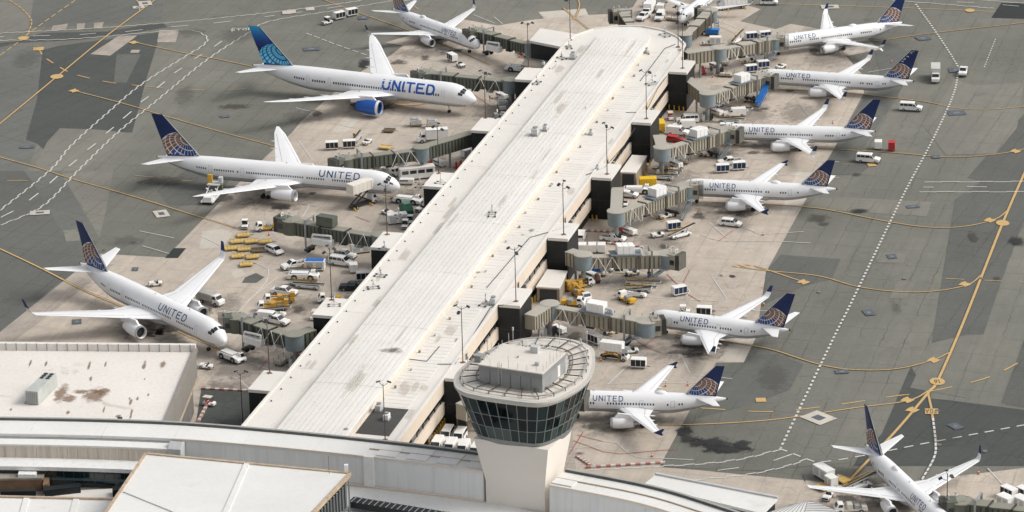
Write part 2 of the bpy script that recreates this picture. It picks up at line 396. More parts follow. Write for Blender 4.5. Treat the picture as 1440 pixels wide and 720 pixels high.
patch('service_yard', [(283,548),(352,548),(352,600),(330,640),(250,640),(276,592)], A_DARK)

# ------------------------------------------------------------------ painted lines
def catmull(P, n=10):
    P = [Vector((p[0], p[1], 0)) for p in P]
    if len(P) < 3: return P
    Q = [2*P[0]-P[1]]+P+[2*P[-1]-P[-2]]; out = []
    for i in range(1, len(Q)-2):
        for k in range(n):
            t = k/n; a, b, c, d = Q[i-1], Q[i], Q[i+1], Q[i+2]
            out.append(.5*((2*b)+(c-a)*t+(2*a-5*b+4*c-d)*t*t+(3*b-a-3*c+d)*t**3))
    return out+[P[-1]]
def resample(P, step):
    out = [P[0]]; acc = 0
    for a, b in zip(P, P[1:]):
        d = (b-a).length
        while acc+d >= step:
            a = a+(b-a)*((step-acc)/d); out.append(a); d = (b-a).length; acc = 0
        acc += d
    return out
def ribbon(mb, P, w, z, off=0):
    vs = []
    for i, p in enumerate(P):
        d = (P[min(i+1, len(P)-1)]-P[max(i-1, 0)]); nrm = Vector((-d.y, d.x, 0))
        nrm = nrm.normalized() if nrm.length > 1e-9 else Vector((1, 0, 0))
        a = p+nrm*(off+w/2); b = p+nrm*(off-w/2); vs += [(a.x, a.y, z), (b.x, b.y, z)]
    mb.add(vs, [(2*i, 2*i+1, 2*i+3, 2*i+2) for i in range(len(P)-1)])
_z = [.068]
def line(px, w, mat, smooth=True, dash=None, gap=None, zip_=False, edge=False, name='painted_line'):
    _z[0] += .00025; w = w*(.74 if mat is LINEY else .85)
    P = [Vector((*G2(q), 0)) for q in px]
    P = catmull(P) if smooth else P
    P = resample(P, .5 if smooth or dash or zip_ else 4.0)+[P[-1]]
    mb = MB(); z = _z[0]
    if edge: ribbon(mb, P, w+.28, z-.006)
    mb.mi = 1 if edge else 0
    if zip_:
        n = max(2, int(zip_/.5)); k = 0; i = 0
        while i < len(P)-1:
            seg = P[i:i+n+1]
            if len(seg) > 1: ribbon(mb, seg, w, z, (w/2)*(1 if k % 2 else -1))
            i += n; k += 1
    elif dash:
        nd, ng = max(1, round(dash/.5)), max(1, round(gap/.5)); i = 0
        while i < len(P)-1:
            seg = P[i:i+nd+1]
            if len(seg) > 1: ribbon(mb, seg, w, z)
            i += nd+ng
    else: ribbon(mb, P, w, z)
    o = mb.build(name, [LINEK, mat] if edge else mat, ground, fix=False)
    return o
Y, W_, R_ = LINEY, LINEW, LINER
line([(-15,186),(0,174),(80,108),(152,49),(218,0),(245,-20)], .55, Y, edge=True)
line([(-10,85),(0,78),(25,60),(40,47.5),(75,22),(107,0),(130,-14)], .45, Y, dash=3, gap=1.5)
line([(13,0),(30,12),(43,26),(44,35),(38,50)], .45, Y, dash=2.5, gap=1.2)
line([(55,70),(62,80),(80,92),(100,103),(130,111),(160,117),(200,121)], .55, Y, dash=4.5, gap=4.5)
line([(205,121.5),(260,126),(330,126),(360,122)], .35, Y, dash=5, gap=6)
line([(187,59),(270,77),(300,82),(357,94)], .45, Y, edge=True, smooth=False)
line([(106,128),(175,146),(235,164),(320,188),(395,208)], .42, Y, edge=True)
line([(-10,218),(0,221),(60,238),(103,252),(190,277),(287,307),(330,320)], .45, Y, edge=True)
line([(-10,346),(0,350),(63,380),(117,408),(173,432),(277,478),(320,494)], .6, Y, edge=True)
line([(10,254),(60,254)], .4, Y, False, dash=5, gap=5); line([(190,247),(260,254),(300,258)], .35, Y, dash=5, gap=5)
line([(440,-6),(502,17),(575,43),(640,70),(690,92)], .42, Y, edge=True)
line([(192,0),(197,8),(196,15)], .4, Y)
line([(582,8),(593,17)], .4, Y, False, dash=4, gap=3)
line([(808,-8),(815,5),(812,18),(806,28)], .5, Y, edge=True); line([(792,11),(806,24),(827,41)], .5, Y, edge=True, smooth=False)
line([(1150,64),(1230,58),(1300,48),(1440,32),(1480,27)], .42, Y, edge=True)
line([(1060,5),(1180,8),(1290,12),(1364,15),(1400,17)], .35, Y)
line([(1100,126),(1160,128),(1215,133),(1300,143),(1345,152),(1390,154),(1440,150),(1480,145)], .42, Y, edge=True)
line([(1080,207),(1174,210),(1260,215),(1330,221),(1380,219),(1425,213),(1460,204)], .42, Y, edge=True)
line([(1000,285),(1070,287),(1130,291),(1170,296),(1250,312),(1310,320),(1360,318),(1400,308),(1416,297)], .45, Y, edge=True)
line([(1040,376),(1080,381),(1150,388),(1205,403),(1260,410),(1310,410),(1360,401),(1380,387)], .45, Y, edge=True)
line([(1060,374),(1080,380),(1125,395)], .5, Y, edge=True, smooth=False)
line([(950,470),(1000,478),(1056,486),(1090,493),(1150,512),(1200,520),(1260,519),(1310,507),(1335,496)], .45, Y, edge=True)
line([(1470,180),(1440,245),(1410,314),(1380,390),(1350,465),(1318,537),(1305,553),(1260,606),(1198,672),(1180,692)], .75, Y, edge=True)
line([(860,596),(945,598),(1080,591),(1200,574),(1275,564),(1305,550),(1318,538)], .5, Y, edge=True)
line([(985,574),(1085,579),(1180,569),(1260,557),(1295,553),(1370,537),(1410,522),(1450,500)], .5, Y, dash=5, gap=4.5)
line([(1305,553),(1310,575),(1312,590)], .6, Y, edge=True, smooth=False)
line([(1312,588),(1316,625),(1313,645),(1297,674)], .5, W_, edge=True, dash=1.5, gap=.5)
line([(1330,392),(1440,397),(1470,398)], .35, Y, dash=4, gap=4)
line([(1184,231),(1200,231)], .35, Y, False)
line([(985,205),(1040,205)], .5, Y, False)
# white service-road edges (zipper marks) and centre dashes
ZW = .38
line([(-20,48),(0,47),(130,40),(250,31),(360,20),(480,5),(560,-8)], ZW, W_, zip_=1.5)
line([(-20,58),(0,57),(100,55),(230,44),(270,43),(288,50),(291,58),(280,68),(265,77),(200,118),(150,160),(100,205),(70,240),(0,296),(-15,308)], ZW, W_, zip_=2)
line([(-15,324),(0,317),(60,290),(110,240),(165,187),(220,142),(290,85),(350,46),(380,30),(470,15),(560,0),(620,-8)], ZW, W_, zip_=2)
for a, b in (((-5,52),(5,52)),((46,51),(70,50)),((112,49),(135,47)),((176,45),(201,42)),((240,38),(264,36)),((300,33),(325,30)),((372,24),(386,22)),
             ((301,66),(312,58)),((273,83),(284,77)),((245,103),(256,96)),((221,124),(232,115)),((198,144),(209,136)),((173,167),(185,157)),((149,188),(160,179)),((123,211),(135,202)),((97,234),(108,225)),
             ((70,258),(81,248)),((41,282),(54,272)),((1,306),(19,297)),((405,20),(424,17)),((460,12),(480,9)),((560,3),(590,-2))):
    line([a, b], .4, W_, False)
line([(1255,1),(1300,4),(1350,8),(1398,12)], ZW, W_, zip_=3); line([(1380,0),(1440,5),(1480,8)], ZW, W_, zip_=3); line([(1345,3),(1370,4)], .35, W_, False); line([(1410,7),(1433,9)], .35, W_, False)
line([(1300,256),(1370,256),(1480,255)], ZW, W_, zip_=4); line([(1293,270),(1370,270),(1480,270)], ZW, W_, zip_=4)
line([(1298,263.5),(1313,263.5)], .35, W_, False); line([(1360,263),(1388,263)], .35, W_, False)
line([(1288,6),(1318,48),(1345,90),(1347,102),(1340,135),(1310,200),(1270,275),(1200,420),(1170,480),(1098,630)], .58, W_, dash=1.0, gap=1.0)
line([(1400,55),(1384,95)], .3, W_, False, dash=1.2, gap=1)
line([(830,661),(927,656),(995,652),(1047,645),(1098,632)], ZW, W_, zip_=2); line([(977,675),(1049,668),(1102,657),(1135,646)], ZW, W_, zip_=2)
line([(1009,662),(1039,658)], .35, W_, False); line([(1088,648),(1114,639)], .35, W_, False)
line([(1096,631),(1112,637),(1135,646),(1149,651),(1180,647),(1220,640),(1300,624),(1440,598),(1480,590)], .45, W_, False, dash=2.0, gap=1.6)
line([(431,47),(450,54),(470,62),(519,79)], .35, W_, False, dash=2.5, gap=1.2)
# stand outlines, safety lines
for q in ([(416,152),(462,162),(505,154)], [(458,171),(505,182),(540,176)], [(420,198),(440,226)], [(520,168),(556,180),(586,168),(592,160)], [(575,180),(615,178),(668,176)], [(640,172),(680,158),(706,140)],
          [(586,92),(606,83),(660,100),(720,128)], [(612,74),(640,84),(700,106)], [(666,21),(696,33)], [(695,24),(707,34)], [(1003,12),(1010,22)],
          [(282,332),(380,380),(374,398),(330,445)], [(340,430),(390,390)], [(196,325),(245,335)], [(200,346),(238,357)], [(440,353),(416,371),(400,370)], [(402,352),(443,366),(466,370)],
          [(420,285),(436,287),(426,305)], [(290,477),(320,498),(430,540)], [(352,540),(410,520)], [(300,535),(330,528),(350,546)],
          [(938,253),(876,325),(896,332),(940,322)], [(996,312),(1022,335)], [(1011,314),(1050,322),(1070,330),(1130,326)], [(1030,311),(1064,328)], [(985,330),(1010,340),(1076,339),(1140,342)],
          [(866,345),(885,420)], [(848,392),(885,416)], [(902,418),(1012,424),(1024,423),(1008,400),(1002,390)], [(965,418),(972,411),(966,405)], [(920,430),(970,418)], [(1046,437),(1100,438)],
          [(837,480),(805,530)], [(855,541),(880,517),(908,498)], [(855,540),(1000,538)], [(905,497),(958,500),(970,525)], [(975,527),(1030,533)], [(802,632),(824,630),(863,618),(888,643),(975,647)],
          [(1084,80),(1070,70),(1050,80),(1025,80)], [(1000,32),(1040,50)], [(1008,28),(1050,46)], [(1030,60),(1050,44)], [(1062,86),(1100,105)], [(1104,145),(1125,130)], [(1105,160),(1125,146),(1137,165),(1195,172)],
          [(1100,215),(1130,208)], [(1185,165),(1140,195)], [(1220,102),(1256,96)], [(1062,240),(1100,246),(1180,250)], [(940,390),(960,385)], [(1389,659),(1412,684),(1405,700)], [(1128,220),(1150,228),(1180,228)],
          [(1040,230),(1060,222),(1090,226)], [(975,170),(1005,178),(1060,178)], [(1050,190),(1060,180)], [(960,110),(1000,125)], [(880,300),(930,290)]):
    line(q, .25, W_, False, name='stand_line')
for q in ([(855,310),(890,296)], [(985,292),(978,304)], [(938,386),(964,412),(985,425)], [(890,473),(905,488),(940,500)], [(905,488),(928,470)], [(800,640),(820,608)], [(806,620),(860,640),(950,632)], [(812,612),(850,622)],
          [(655,125),(690,150),(720,160)], [(520,312),(500,305)], [(346,470),(370,490),(395,480)], [(380,500),(365,520)], [(1010,340),(1030,325)], [(960,400),(970,380)], [(1042,205),(1090,214)], [(705,55),(725,62),(735,54)], [(722,70),(742,60)],
          [(1070,405),(1120,410)], [(1010,480),(960,500)], [(1090,258),(1120,262)]):
    line(q, .2, R_, False, name='safety_line')
for x0 in range(5): line([(888-x0*8,388+x0*.5),(874-x0*6,398)], .14, W_, False, name='hatch_line')
for k in range(6): line([(1064+k*7,272+k*3) if False else (1002+k*7.2,29+k*4.2),(1008+k*7.2,25+k*4.2)], .14, W_, False, name='hatch_line')
for q in ([(1010,304),(1036,318)], [(1000,309),(1024,322)]): line(q, .14, W_, False, name='hatch_line')
for q in ((1015,196),(943,304),(862,222),(1040,372),(1046,374),(1052,372),(1034,374)): line([(q[0]-3,q[1]),(q[0]+4,q[1]+2)], .8, Y, False, name='gate_mark')

# painted symbols: hold-position discs and diamonds, blue location panels
def shape(px, pts, mat, name, sx=1, rot=0, z=None):
    _z[0] += .00025; c = G(*px); ca, sa = math.cos(rot), math.sin(rot)
    o = sheet(name, [(c.x+(x*ca-y*sa), c.y+(x*sa+y*ca)) for x, y in pts], _z[0]+.006, mat, ground); return o
def disc(px, a, b, mat=None, name='taxi_disc'): return shape(px, [(a*math.cos(t*math.pi/12), b*math.sin(t*math.pi/12)) for t in range(24)], mat or Y, name)
def diamond(px, a, b, rot=0): return shape(px, [(-a,-b*.2),(-a*.3,-b*.45),(-a*.2,-b),(a*.4,-b*.6),(a,0),(a*.3,b*.45),(a*.2,b),(-a*.4,b*.6)], Y, 'taxi_diamond', rot=rot)
disc((80,108),1.7,2.0); disc((33,54),1.5,1.7); disc((1410,314),1.5,1.9); disc((1318,537),1.55,1.9); disc((1364,15),1.3,1.6)
for q in ((104,128),(188,60),(1392,310),(1357,400),(1313,507),(1276,563),(1428,213),(1130,397),(1283,577)): diamond(q, 1.5, 1.7)
def rectp(px, a, b, mat, rot=0, name='ground_panel'): return shape(px, [(-a,-b),(a,-b),(a,b),(-a,b)], mat, name, rot=rot)
rectp((54,69),1.4,1.5,Y,.05,'taxi_panel'); rectp((1310,579),1.3,1.35,Y,-.1,'taxi_panel'); rectp((1226,232),1.0,1.2,Y,.1,'taxi_panel'); rectp((1070,563),1.0,1.0,Y,0,'taxi_panel')
PBLUE = M('pavement_blue', (.10, .115, .13), .8, .2, 1)
for q, a, b, r, pale in (((227,301),1.6,2.4,.3,1),((56,299.5),2.3,1.4,.1,1),((190,379),.7,1.1,0,0),((204,5),1.8,2.2,.2,1),((195,10.5),1.6,1.2,.1,1),((438,69),2.2,1.6,.1,0),((511,25),1.4,1.6,0,0),
                  ((1151,588),2.4,2.8,.7,1),((1298,54),1.8,1.9,.3,0),((1345,99),2.0,1.9,0,0),((1345,159),2.2,1.9,.1,0),((1254,361),1.0,1.4,.1,0),((1222,440),1.1,1.6,.2,0),((1316,221),1.0,1.1,0,0),((1284,291),1.5,.9,.1,0),
                  ((1344,600),1.1,1.5,.5,0),((1184,523),1.4,1.0,.1,0),((316,164),1.2,1.0,.3,0),((108,453),1.0,1.4,.1,0),((1167,10),2.4,1.8,0,1),((38,207),1.8,1.0,.1,0)):
    if pale: rectp(q, a, b, CONC_NEW, r)
    rectp(q, a*(.42 if pale else 1), b*(.42 if pale else 1), PBLUE, r)
    if not pale: rectp(q, a*.35, b*.35, M('pavement_blue_pale', (.16,.18,.20), .8, .2, 1), r)
for q in ((1152,411),(1318,578),(1321,626),(1385,635),(1272,392),(1380,392)): disc(q, .5, .6, A_TAN, 'manhole_cover')

# block letters (strokes) used for pavement marks, liveries and signs
def arc(cx, cy, rx, ry, a0, a1, n=7): return [(cx+rx*math.cos(rad(a0+(a1-a0)*i/n)), cy+ry*math.sin(rad(a0+(a1-a0)*i/n))) for i in range(n+1)]
LET = {'U': [[(0,1),(0,.36)]+arc(.36,.36,.36,.36,180,360,8)[1:]+[(.72,1)]], 'N': [[(0,0),(0,1)],[(0,1),(.72,0)],[(.72,0),(.72,1)]], 'I': [[(.0,0),(.0,1)]], 'T': [[(-.05,1),(.75,1)],[(.35,1),(.35,0)]],
       'E': [[(.66,1),(0,1)],[(0,1),(0,0)],[(0,0),(.66,0)],[(0,.52),(.58,.52)]], 'D': [[(0,0),(0,1)],[(0,1),(.30,1)]+arc(.30,.5,.44,.5,90,-90,10)+[(0,0)]],
       'S': [arc(.35,.74,.32,.26,30,270,8)+arc(.35,.26,.32,.26,90,-150,8)], 'O': [arc(.36,.5,.36,.5,0,360,16)], 'P': [[(0,0),(0,1)],[(0,1),(.34,1)]+arc(.34,.74,.30,.26,90,-90,6)+[(0,.48)]],
       '7': [[(0,1),(.65,1)],[(.65,1),(.22,0)]], '0': [arc(.34,.5,.34,.5,0,360,16)], 'A': [[(0,0),(.38,1)],[(.38,1),(.76,0)],[(.14,.36),(.62,.36)]], '1': [[(.1,.8),(.3,1)],[(.3,1),(.3,0)]], '6': [arc(.33,.3,.33,.3,0,360,14), [(.05,.42),(.5,1)]]}
WID = {'I': .0, '1': .35}
def strokes(text, lw=.18, gap=.34):
    """quads (4 corner points in letter units, cap height 1) of the text"""
    out = []; x = 0
    for ch in text:
        for pl in LET[ch]:
            for (ax, ay), (bx, by) in zip(pl, pl[1:]):
                d = math.hypot(bx-ax, by-ay)
                if d < 1e-6: continue
                k = max(1, round(d/.26)); nx, ny = -(by-ay)/d*lw/2, (bx-ax)/d*lw/2; ex, ey = (bx-ax)/d*lw*.42, (by-ay)/d*lw*.42
                pts = [(ax-ex+(bx-ax+2*ex)*i/k, ay-ey+(by-ay+2*ey)*i/k) for i in range(k+1)]
                for p, q in zip(pts, pts[1:]): out.append([(x+p[0]+nx, p[1]+ny), (x+p[0]-nx, p[1]-ny), (x+q[0]-nx, q[1]-ny), (x+q[0]+nx, q[1]+ny)])
        x += WID.get(ch, .72)+gap
    return out, x-gap
def ground_text(text, px, h, rot, mat, wid=1.0):
    q, w = strokes(text, .16); c = G(*px); mb = MB(); _z[0] += .00025; ca, sa = math.cos(rot), math.sin(rot)
    for k, quad in enumerate(q):
        vs = []
        for x, y in quad:
            X, Y_ = (x-w/2)*h*wid, (y-.5)*h; vs.append((c.x+X*ca-Y_*sa, c.y+X*sa+Y_*ca, _z[0]+.012+k*.0002))
        mb.add(vs, [(0, 1, 2, 3)])
    return mb.build('painted_lettering', mat, ground, fix=False)
ground_text('STOP', (340,42), 1.5, .06, W_, 1.0)
line([(326,46),(327,40),(352,40)], .3, W_, False)
ground_text('70A', (1310,579), 1.7, math.pi-.1, LINEK, .45)
ground_text('16', (1318,537), 1.6, math.pi, LINEK, .55)
for q in ((403,18),(410,17),(436,13)): rectp(q, 1.2, 1.5, CONC_NEW, .1, 'painted_panel')

# spills, tyre-dark spots and painted contact shade under parked aircraft
def stain(px, rx, ry, mat=None, n=16):
    c = G(*px); _z[0] += .00025
    k = 1.5; pts = [(c.x-rx*k, c.y-ry*k), (c.x+rx*k, c.y-ry*k), (c.x+rx*k, c.y+ry*k), (c.x-rx*k, c.y+ry*k)]
    return sheet('oil_shade_spot', pts, _z[0], mat or STAIN, ground)
for q, rx, ry, mt in (((962,607),1.5,2.4,STAINW),((970,618),2.2,2.0,STAINW),((985,624),2.6,1.7,STAINW),((1004,624),2.8,3.0,STAINW),((1014,632),3.2,2.0,STAINW),((1030,632),3.8,2.0,STAINW),((1044,626),1.6,2.6,STAINW),
                  ((1210,297),2.0,1.3,STAINW),((1205,246),1.2,1.2,STAIN),((1150,307),2.5,2.4,STAIN),((1160,315),1.4,1.3,STAIN),((1030,389),.7,.8,STAINW),((1014,388),.5,.8,STAIN),((975,501),1.5,1.0,STAIN),
                  ((1368,334),1.2,3.2,STAIN),((1430,340),1.6,3.0,STAINW),((1402,392),.8,.9,STAIN),((146,352),.5,.6,STAIN),((187,341),.6,.6,STAIN),((395,293),2.2,1.4,STAINW),((440,272),.9,.8,STAIN),((1040,201),2.4,1.0,STAINW),
                  ((1060,215),1.4,1.2,STAIN),((280,440),3,3,STAIN),((1110,128),1.2,1.0,STAIN),((815,638),.8,.7,STAIN),((1000,438),1.0,.8,STAIN),((560,88),2.2,2.2,STAIN),((640,72),2,1.6,STAIN),((512,90),1.5,4.0,STAINW),((230,255),6,3,STAIN),((330,150),4,2,STAIN)):
    stain(q, rx, ry, mt)
random.seed(21)
for _ in range(22):
    q = (random.uniform(0,1440), random.uniform(20,690)); stain(q, random.uniform(.8,5), random.uniform(1.5,9), SOOT_SHADE)
for q in ((520,150),(430,165),(395,285),(330,282),(250,455),(190,465),(480,120),(590,75),(620,60),(1120,120),(1060,160),(1090,205),(1040,295),(1000,300),(985,482),(960,495),(900,585),(860,595),(1160,80),(1200,60),(1010,215),(960,255),(930,340),(880,395),(800,470),(700,160),(600,220),(560,280),(470,340),(430,430),(380,480),(330,515),(1250,690),(1210,700)):  # blotches beneath aircraft: soot that doubles as painted contact shade
    stain(q, random.uniform(4,9), random.uniform(4,9), SOOT_SHADE); stain((q[0]+random.uniform(-20,20),q[1]+random.uniform(-8,8)), random.uniform(1,3), random.uniform(1,3), STAIN)
for px, s in (((355,398),1),):
    patch('asphalt_patch', [(345,390),(360,384),(372,390),(360,398),(340,398)], A_DARK2)
# ================================================================== TERMINAL PIER
ROOFW = roof_mat('pier_roof_white', (.765, .745, .70), amt=.32, vary=.22)
ROOFC = roof_mat('pier_roof_warm', (.745, .715, .665), amt=.38, vary=.16)
ROOFT = roof_mat('terminal_roof_white', (.745, .74, .715), amt=.45, vary=.15)
ROOFD = roof_mat('hall_roof_white', (.74, .70, .65), dirt=(.22, .15, .09), amt=.75)
CREAM = roof_mat('cream_wall', (.72, .62, .51), amt=.15, streak=.12)
BLACKW = M('black_cladding', (.010, .0135, .0155), .5, .25, .3)
WINB = glass_mat('window_band', (.012, .02, .024), .06)
WALLG = roof_mat('grey_wall_panel', (.76, .76, .74), dirt=(.62, .62, .62), amt=.3, streak=.35)
BEIGE = roof_mat('beige_corrugated', (.60, .53, .45), dirt=(.40, .33, .27), amt=.3, streak=.5)
TAR = ground_mat('tar_roof', (.085, .083, .078), crack=0, contrast=.35, stain=.6)

pier = empty('pier_building', U(0, -35), 0, 'long white-roofed passenger pier with raised centre roof and black gate blocks along both sides', 'terminal building')
def pl(p): return Vector(p)-pier.location                # world point -> local point of the pier
def PU(u, v, z): return tuple(pl(U(u, v, z)))
def ubox(mb, u0, u1, v0, v1, z0, z1):
    a = [PU(u0,v0,z0),PU(u1,v0,z0),PU(u1,v1,z0),PU(u0,v1,z0),PU(u0,v0,z1),PU(u1,v0,z1),PU(u1,v1,z1),PU(u0,v1,z1)]
    return mb.add(a, [(3,2,1,0),(4,5,6,7),(0,1,5,4),(1,2,6,5),(2,3,7,6),(3,0,4,7)])
def upoly(mb, pts, z0, z1):
    n = len(pts); return mb.add([PU(u, v, z0) for u, v in pts]+[PU(u, v, z1) for u, v in pts], [tuple(range(n))[::-1], tuple(range(n, 2*n))]+[(i, (i+1) % n, n+(i+1) % n, n+i) for i in range(n)])
UN, UF = -22, 236                                      # near end (inside the terminal), start of the rounded head
VL, VR, CL, CRV = -50.8, -20.0, -42.6, -29.3
HEAD = [(UF, VR), (244, -20.6), (250, -23.9), (254.8, -28.7), (257.4, -35.0), (256.5, -41.0), (252.5, -46.8), (246, -50.2), (UF, VL)]
core = MB(); upoly(core, [(UN, VL+.6)]+[(UN, VR-.6)]+[(u-.5, v*.985-.55) for u, v in HEAD[:4]]+[(u-.6, v) for u, v in HEAD[4:6]]+[(u-.5, v*.985+-.15) for u, v in HEAD[6:]], .05, 9.4)
core.build('wall_core', BLACKW, pier)
mb = MB(); upoly(mb, [(UN, VL), (UN, VR)]+HEAD, 9.4, 9.9); mb.build('roof_deck', ROOFC, pier)
# parapet kerb round the deck
mb = MB(); ring = [(UN+8, VR)]+HEAD+[(UN+8, VL)]
for (a, b), (c, d) in zip(ring, ring[1:]):
    mb.bar(PU(a, b, 10.0), PU(c, d, 10.0), .45, .5)
mb.build('parapet', ROOFC, pier)
# right wall: cream band, window band, cream band, recess; left wall likewise
for sgn, v in ((1, VR), (-1, VL)):
    o = v
    def band(name, z0, z1, proud, mat):
        mb = MB(); ubox(mb, UN, UF+3, min(o-sgn*.7, o+sgn*proud), max(o-sgn*.7, o+sgn*proud), z0, z1); return mb.build(name, mat, pier)
    band('upper_wall_band', 6.75, 9.78, .06, CREAM); band('lower_wall_band', 2.3, 4.95, .06, CREAM)
    wb = band('window_band', 4.95, 6.75, -.35, WINB)
    for i in range(64):
        u = UN+4+i*4.05; mb = MB(); ubox(mb, u-.06, u+.06, *sorted((o-sgn*.36, o-sgn*.22)), 4.96, 6.74); mb.build('mullion', DARK, wb)
# fixed service doors / dark shutters at ground level on the right
for i in range(40):
    u = 4+i*6.1
    if 0 < (u-16) % 40.2 < 16: continue
    mb = MB(); ubox(mb, u, u+3.2, VR-.68, VR-.5, .06, 2.2); mb.build('service_door', GREYM if i % 3 else DARK, pier)
# raised centre roof: shallow vault of long panels
CTOP = 11.9
def vault(v): t = (v-(CL+CRV)/2)/((CRV-CL)/2); return CTOP-.22*t*t
mb = MB(); upoly(mb, [(UN, CL), (UN, CRV), (238, CRV), (244.8, -30.0), (248.6, -32.6), (250.4, -36.4), (249.2, -40.0), (246, -42.2), (238, CL)], 9.9, 11.2)
mb.build('clerestory_wall', CREAM, pier)
NP = 13; SEG = [UN, 9, 40, 71, 102, 133, 164, 195, 226, 240]
for s0, s1 in zip(SEG, SEG[1:]):
    for k in range(NP):
        va = CL-.25+(CRV-CL+.5)*k/NP; vb = CL-.25+(CRV-CL+.5)*(k+1)/NP; g = .05
        mb = MB(); za, zb = vault(va)-.05, vault(vb)-.05; d = random.uniform(-.01, .01)
        a = [PU(s0+.06,va+g,za-.45),PU(s1-.06,va+g,za-.45),PU(s1-.06,vb-g,zb-.45),PU(s0+.06,vb-g,zb-.45),PU(s0+.06,va+g,za+d),PU(s1-.06,va+g,za+d),PU(s1-.06,vb-g,zb+d),PU(s0+.06,vb-g,zb+d)]
        mb.add(a, [(3,2,1,0),(4,5,6,7),(0,1,5,4),(1,2,6,5),(2,3,7,6),(3,0,4,7)]); mb.build('roof_panel', ROOFW, pier)
mb = MB()                                              # under-roof, shows as the seams
upoly(mb, [(UN, CL-.1), (UN, CRV+.1), (240.2, CRV+.1), (240.2, CL-.1)], 11.18, 11.24); mb.build('roof_underlay', M('seam_brown', (.42, .37, .31), .8, .1), pier)
mb = MB()                                              # rounded end of the centre roof
hp = [(240, CRV+.2), (245.0, -29.8), (248.9, -32.5), (250.8, -36.4), (249.5, -40.1), (246.2, -42.5), (240, CL-.2)]
top = [PU(u, v, vault(v)-.05) for u, v in hp]; bot = [PU(u, v, 10.9) for u, v in hp]; n = len(hp); cpt = PU(240, -36, CTOP-.05)
mb.add(top+bot+[cpt], [(i, i+1, n+i+1, n+i) for i in range(n-1)]+[(i+1, i, 2*n) for i in range(n-1)]); mb.build('roof_end_cap', ROOFW, pier)
mb = MB(); ubox(mb, UN, 238, CRV+.16, CRV+.42, 10.95, 11.42); mb.build('roof_gutter', ROOFC, pier)
# right side roof: cross panels, left: long panels
k = 0; u = UN+9
while u < 238:
    mb = MB(); ubox(mb, u, u+1.62, CRV+.5, VR-2.6, 9.9, 9.955+random.uniform(0, .02)); mb.build('roof_panel', ROOFC, pier); u += 1.72
for u0, u1 in zip(range(-12, 236, 31), list(range(19, 237, 31))+[238]):
    for a, b in ((VL+.5, VL+2.5), (VL+2.6, VL+5.3), (VL+5.4, CL-.3)):
        mb = MB(); ubox(mb, u0+.05, u1-.05, a, b, 9.9, 9.96); mb.build('roof_panel', ROOFC, pier)
# tar-roofed recess at the near end of the right side roof
mb = MB(); ubox(mb, -9.5, 3.5, CRV+.5, VR-2.2, 9.97, 10.02); mb.build('tar_roof_patch', TAR, pier)
# gate blocks
for k in range(6):
    for side in (0, 1):
        u0 = (19.8 if side else 6.6)+40.25*k; u1 = u0+9.6
        v0, v1 = (VR-.3, -15.3) if side else (-55.6, VL+.3)
        mb = MB(); ubox(mb, u0, u1, v0, v1, .05, 9.45); gb = mb.build('gate_block', BLACKW, pier)
        mb = MB(); ubox(mb, u0-.15, u1+.15, v0+(.6 if side else -.15), v1+(.15 if side else -.6), 9.45, 10.08); mb.build('gate_block_roof', ROOFC, gb)
        for q in range(3):
            a = v0+.45+q*(v1-v0)/3; mb = MB(); ubox(mb, u0-.05, u0+.01, a, a+.05, .3, 9.3); mb.build('cladding_joint', DARK, gb)
        mb = MB(); ubox(mb, u0-.06, u0+.01, v0+.1, v1-.1, 4.5, 4.62); mb.build('cladding_joint', DARK, gb)
# angled block beyond the last left gate, with canopy
u0 = 236; mb = MB(); upoly(mb, [(236, VL+.5), (240.5, -60.2), (251, -60.2), (247, VL+3)], .05, 9.3); gb = mb.build('gate_block', BLACKW, pier)
mb = MB(); upoly(mb, [(235.8, VL+1.2), (240.3, -60.5), (251.3, -60.5), (247.4, VL+3)], 9.3, 9.95); mb.build('gate_block_roof', ROOFC, gb)
mb = MB(); upoly(mb, [(231, -53), (233, -61), (239.5, -61.2), (237.8, -54)], 5.3, 5.6); mb.build('canopy', M('canopy_brown', (.20, .18, .15), .7, .15), gb)
for uu, vv in ((231.6,-53.8), (233.4,-60.4)): mb = MB(); mb.tube(PU(uu,vv,.05), PU(uu,vv,5.3), .12); mb.build('canopy_post', GREYM, gb)
# low annexes beside two right gate blocks
for px, z in (([(755,403),(786.7,405),(797,382),(770,380)], 3.6), ([(872.5,241.7),(894,242.5),(909,220),(889,219)], 3.6), ([(642,584),(657,585.5),(668,571),(652,569)], 3.4)):
    P = [pl(G(*q, z)) for q in px]; mb = MB(); mb.prism([(p.x, p.y) for p in P], .05, z-.2); a = mb.build('annex_wall', M('annex_tan', (.30, .25, .20), .7, .15, .5), pier)
    c = sum((Vector((p.x, p.y)) for p in P), Vector((0, 0)))/4; mb = MB(); mb.prism([tuple(c+(Vector((p.x, p.y))-c)*1.06) for p in P], z-.2, z+.1); mb.build('annex_roof', ROOFC, a)
    e = (P[0]+P[1])/2; d = (P[1]-P[0]); mb = MB(); nrm = Vector((d.y, -d.x, 0)).normalized()
    mb.bar((P[0]+d*.12+nrm*.06)-Vector((0,0,z-1.6)), (P[0]+d*.88+nrm*.06)-Vector((0,0,z-1.6)), .1, 2.9); mb.build('shutter_door', DARK, a)
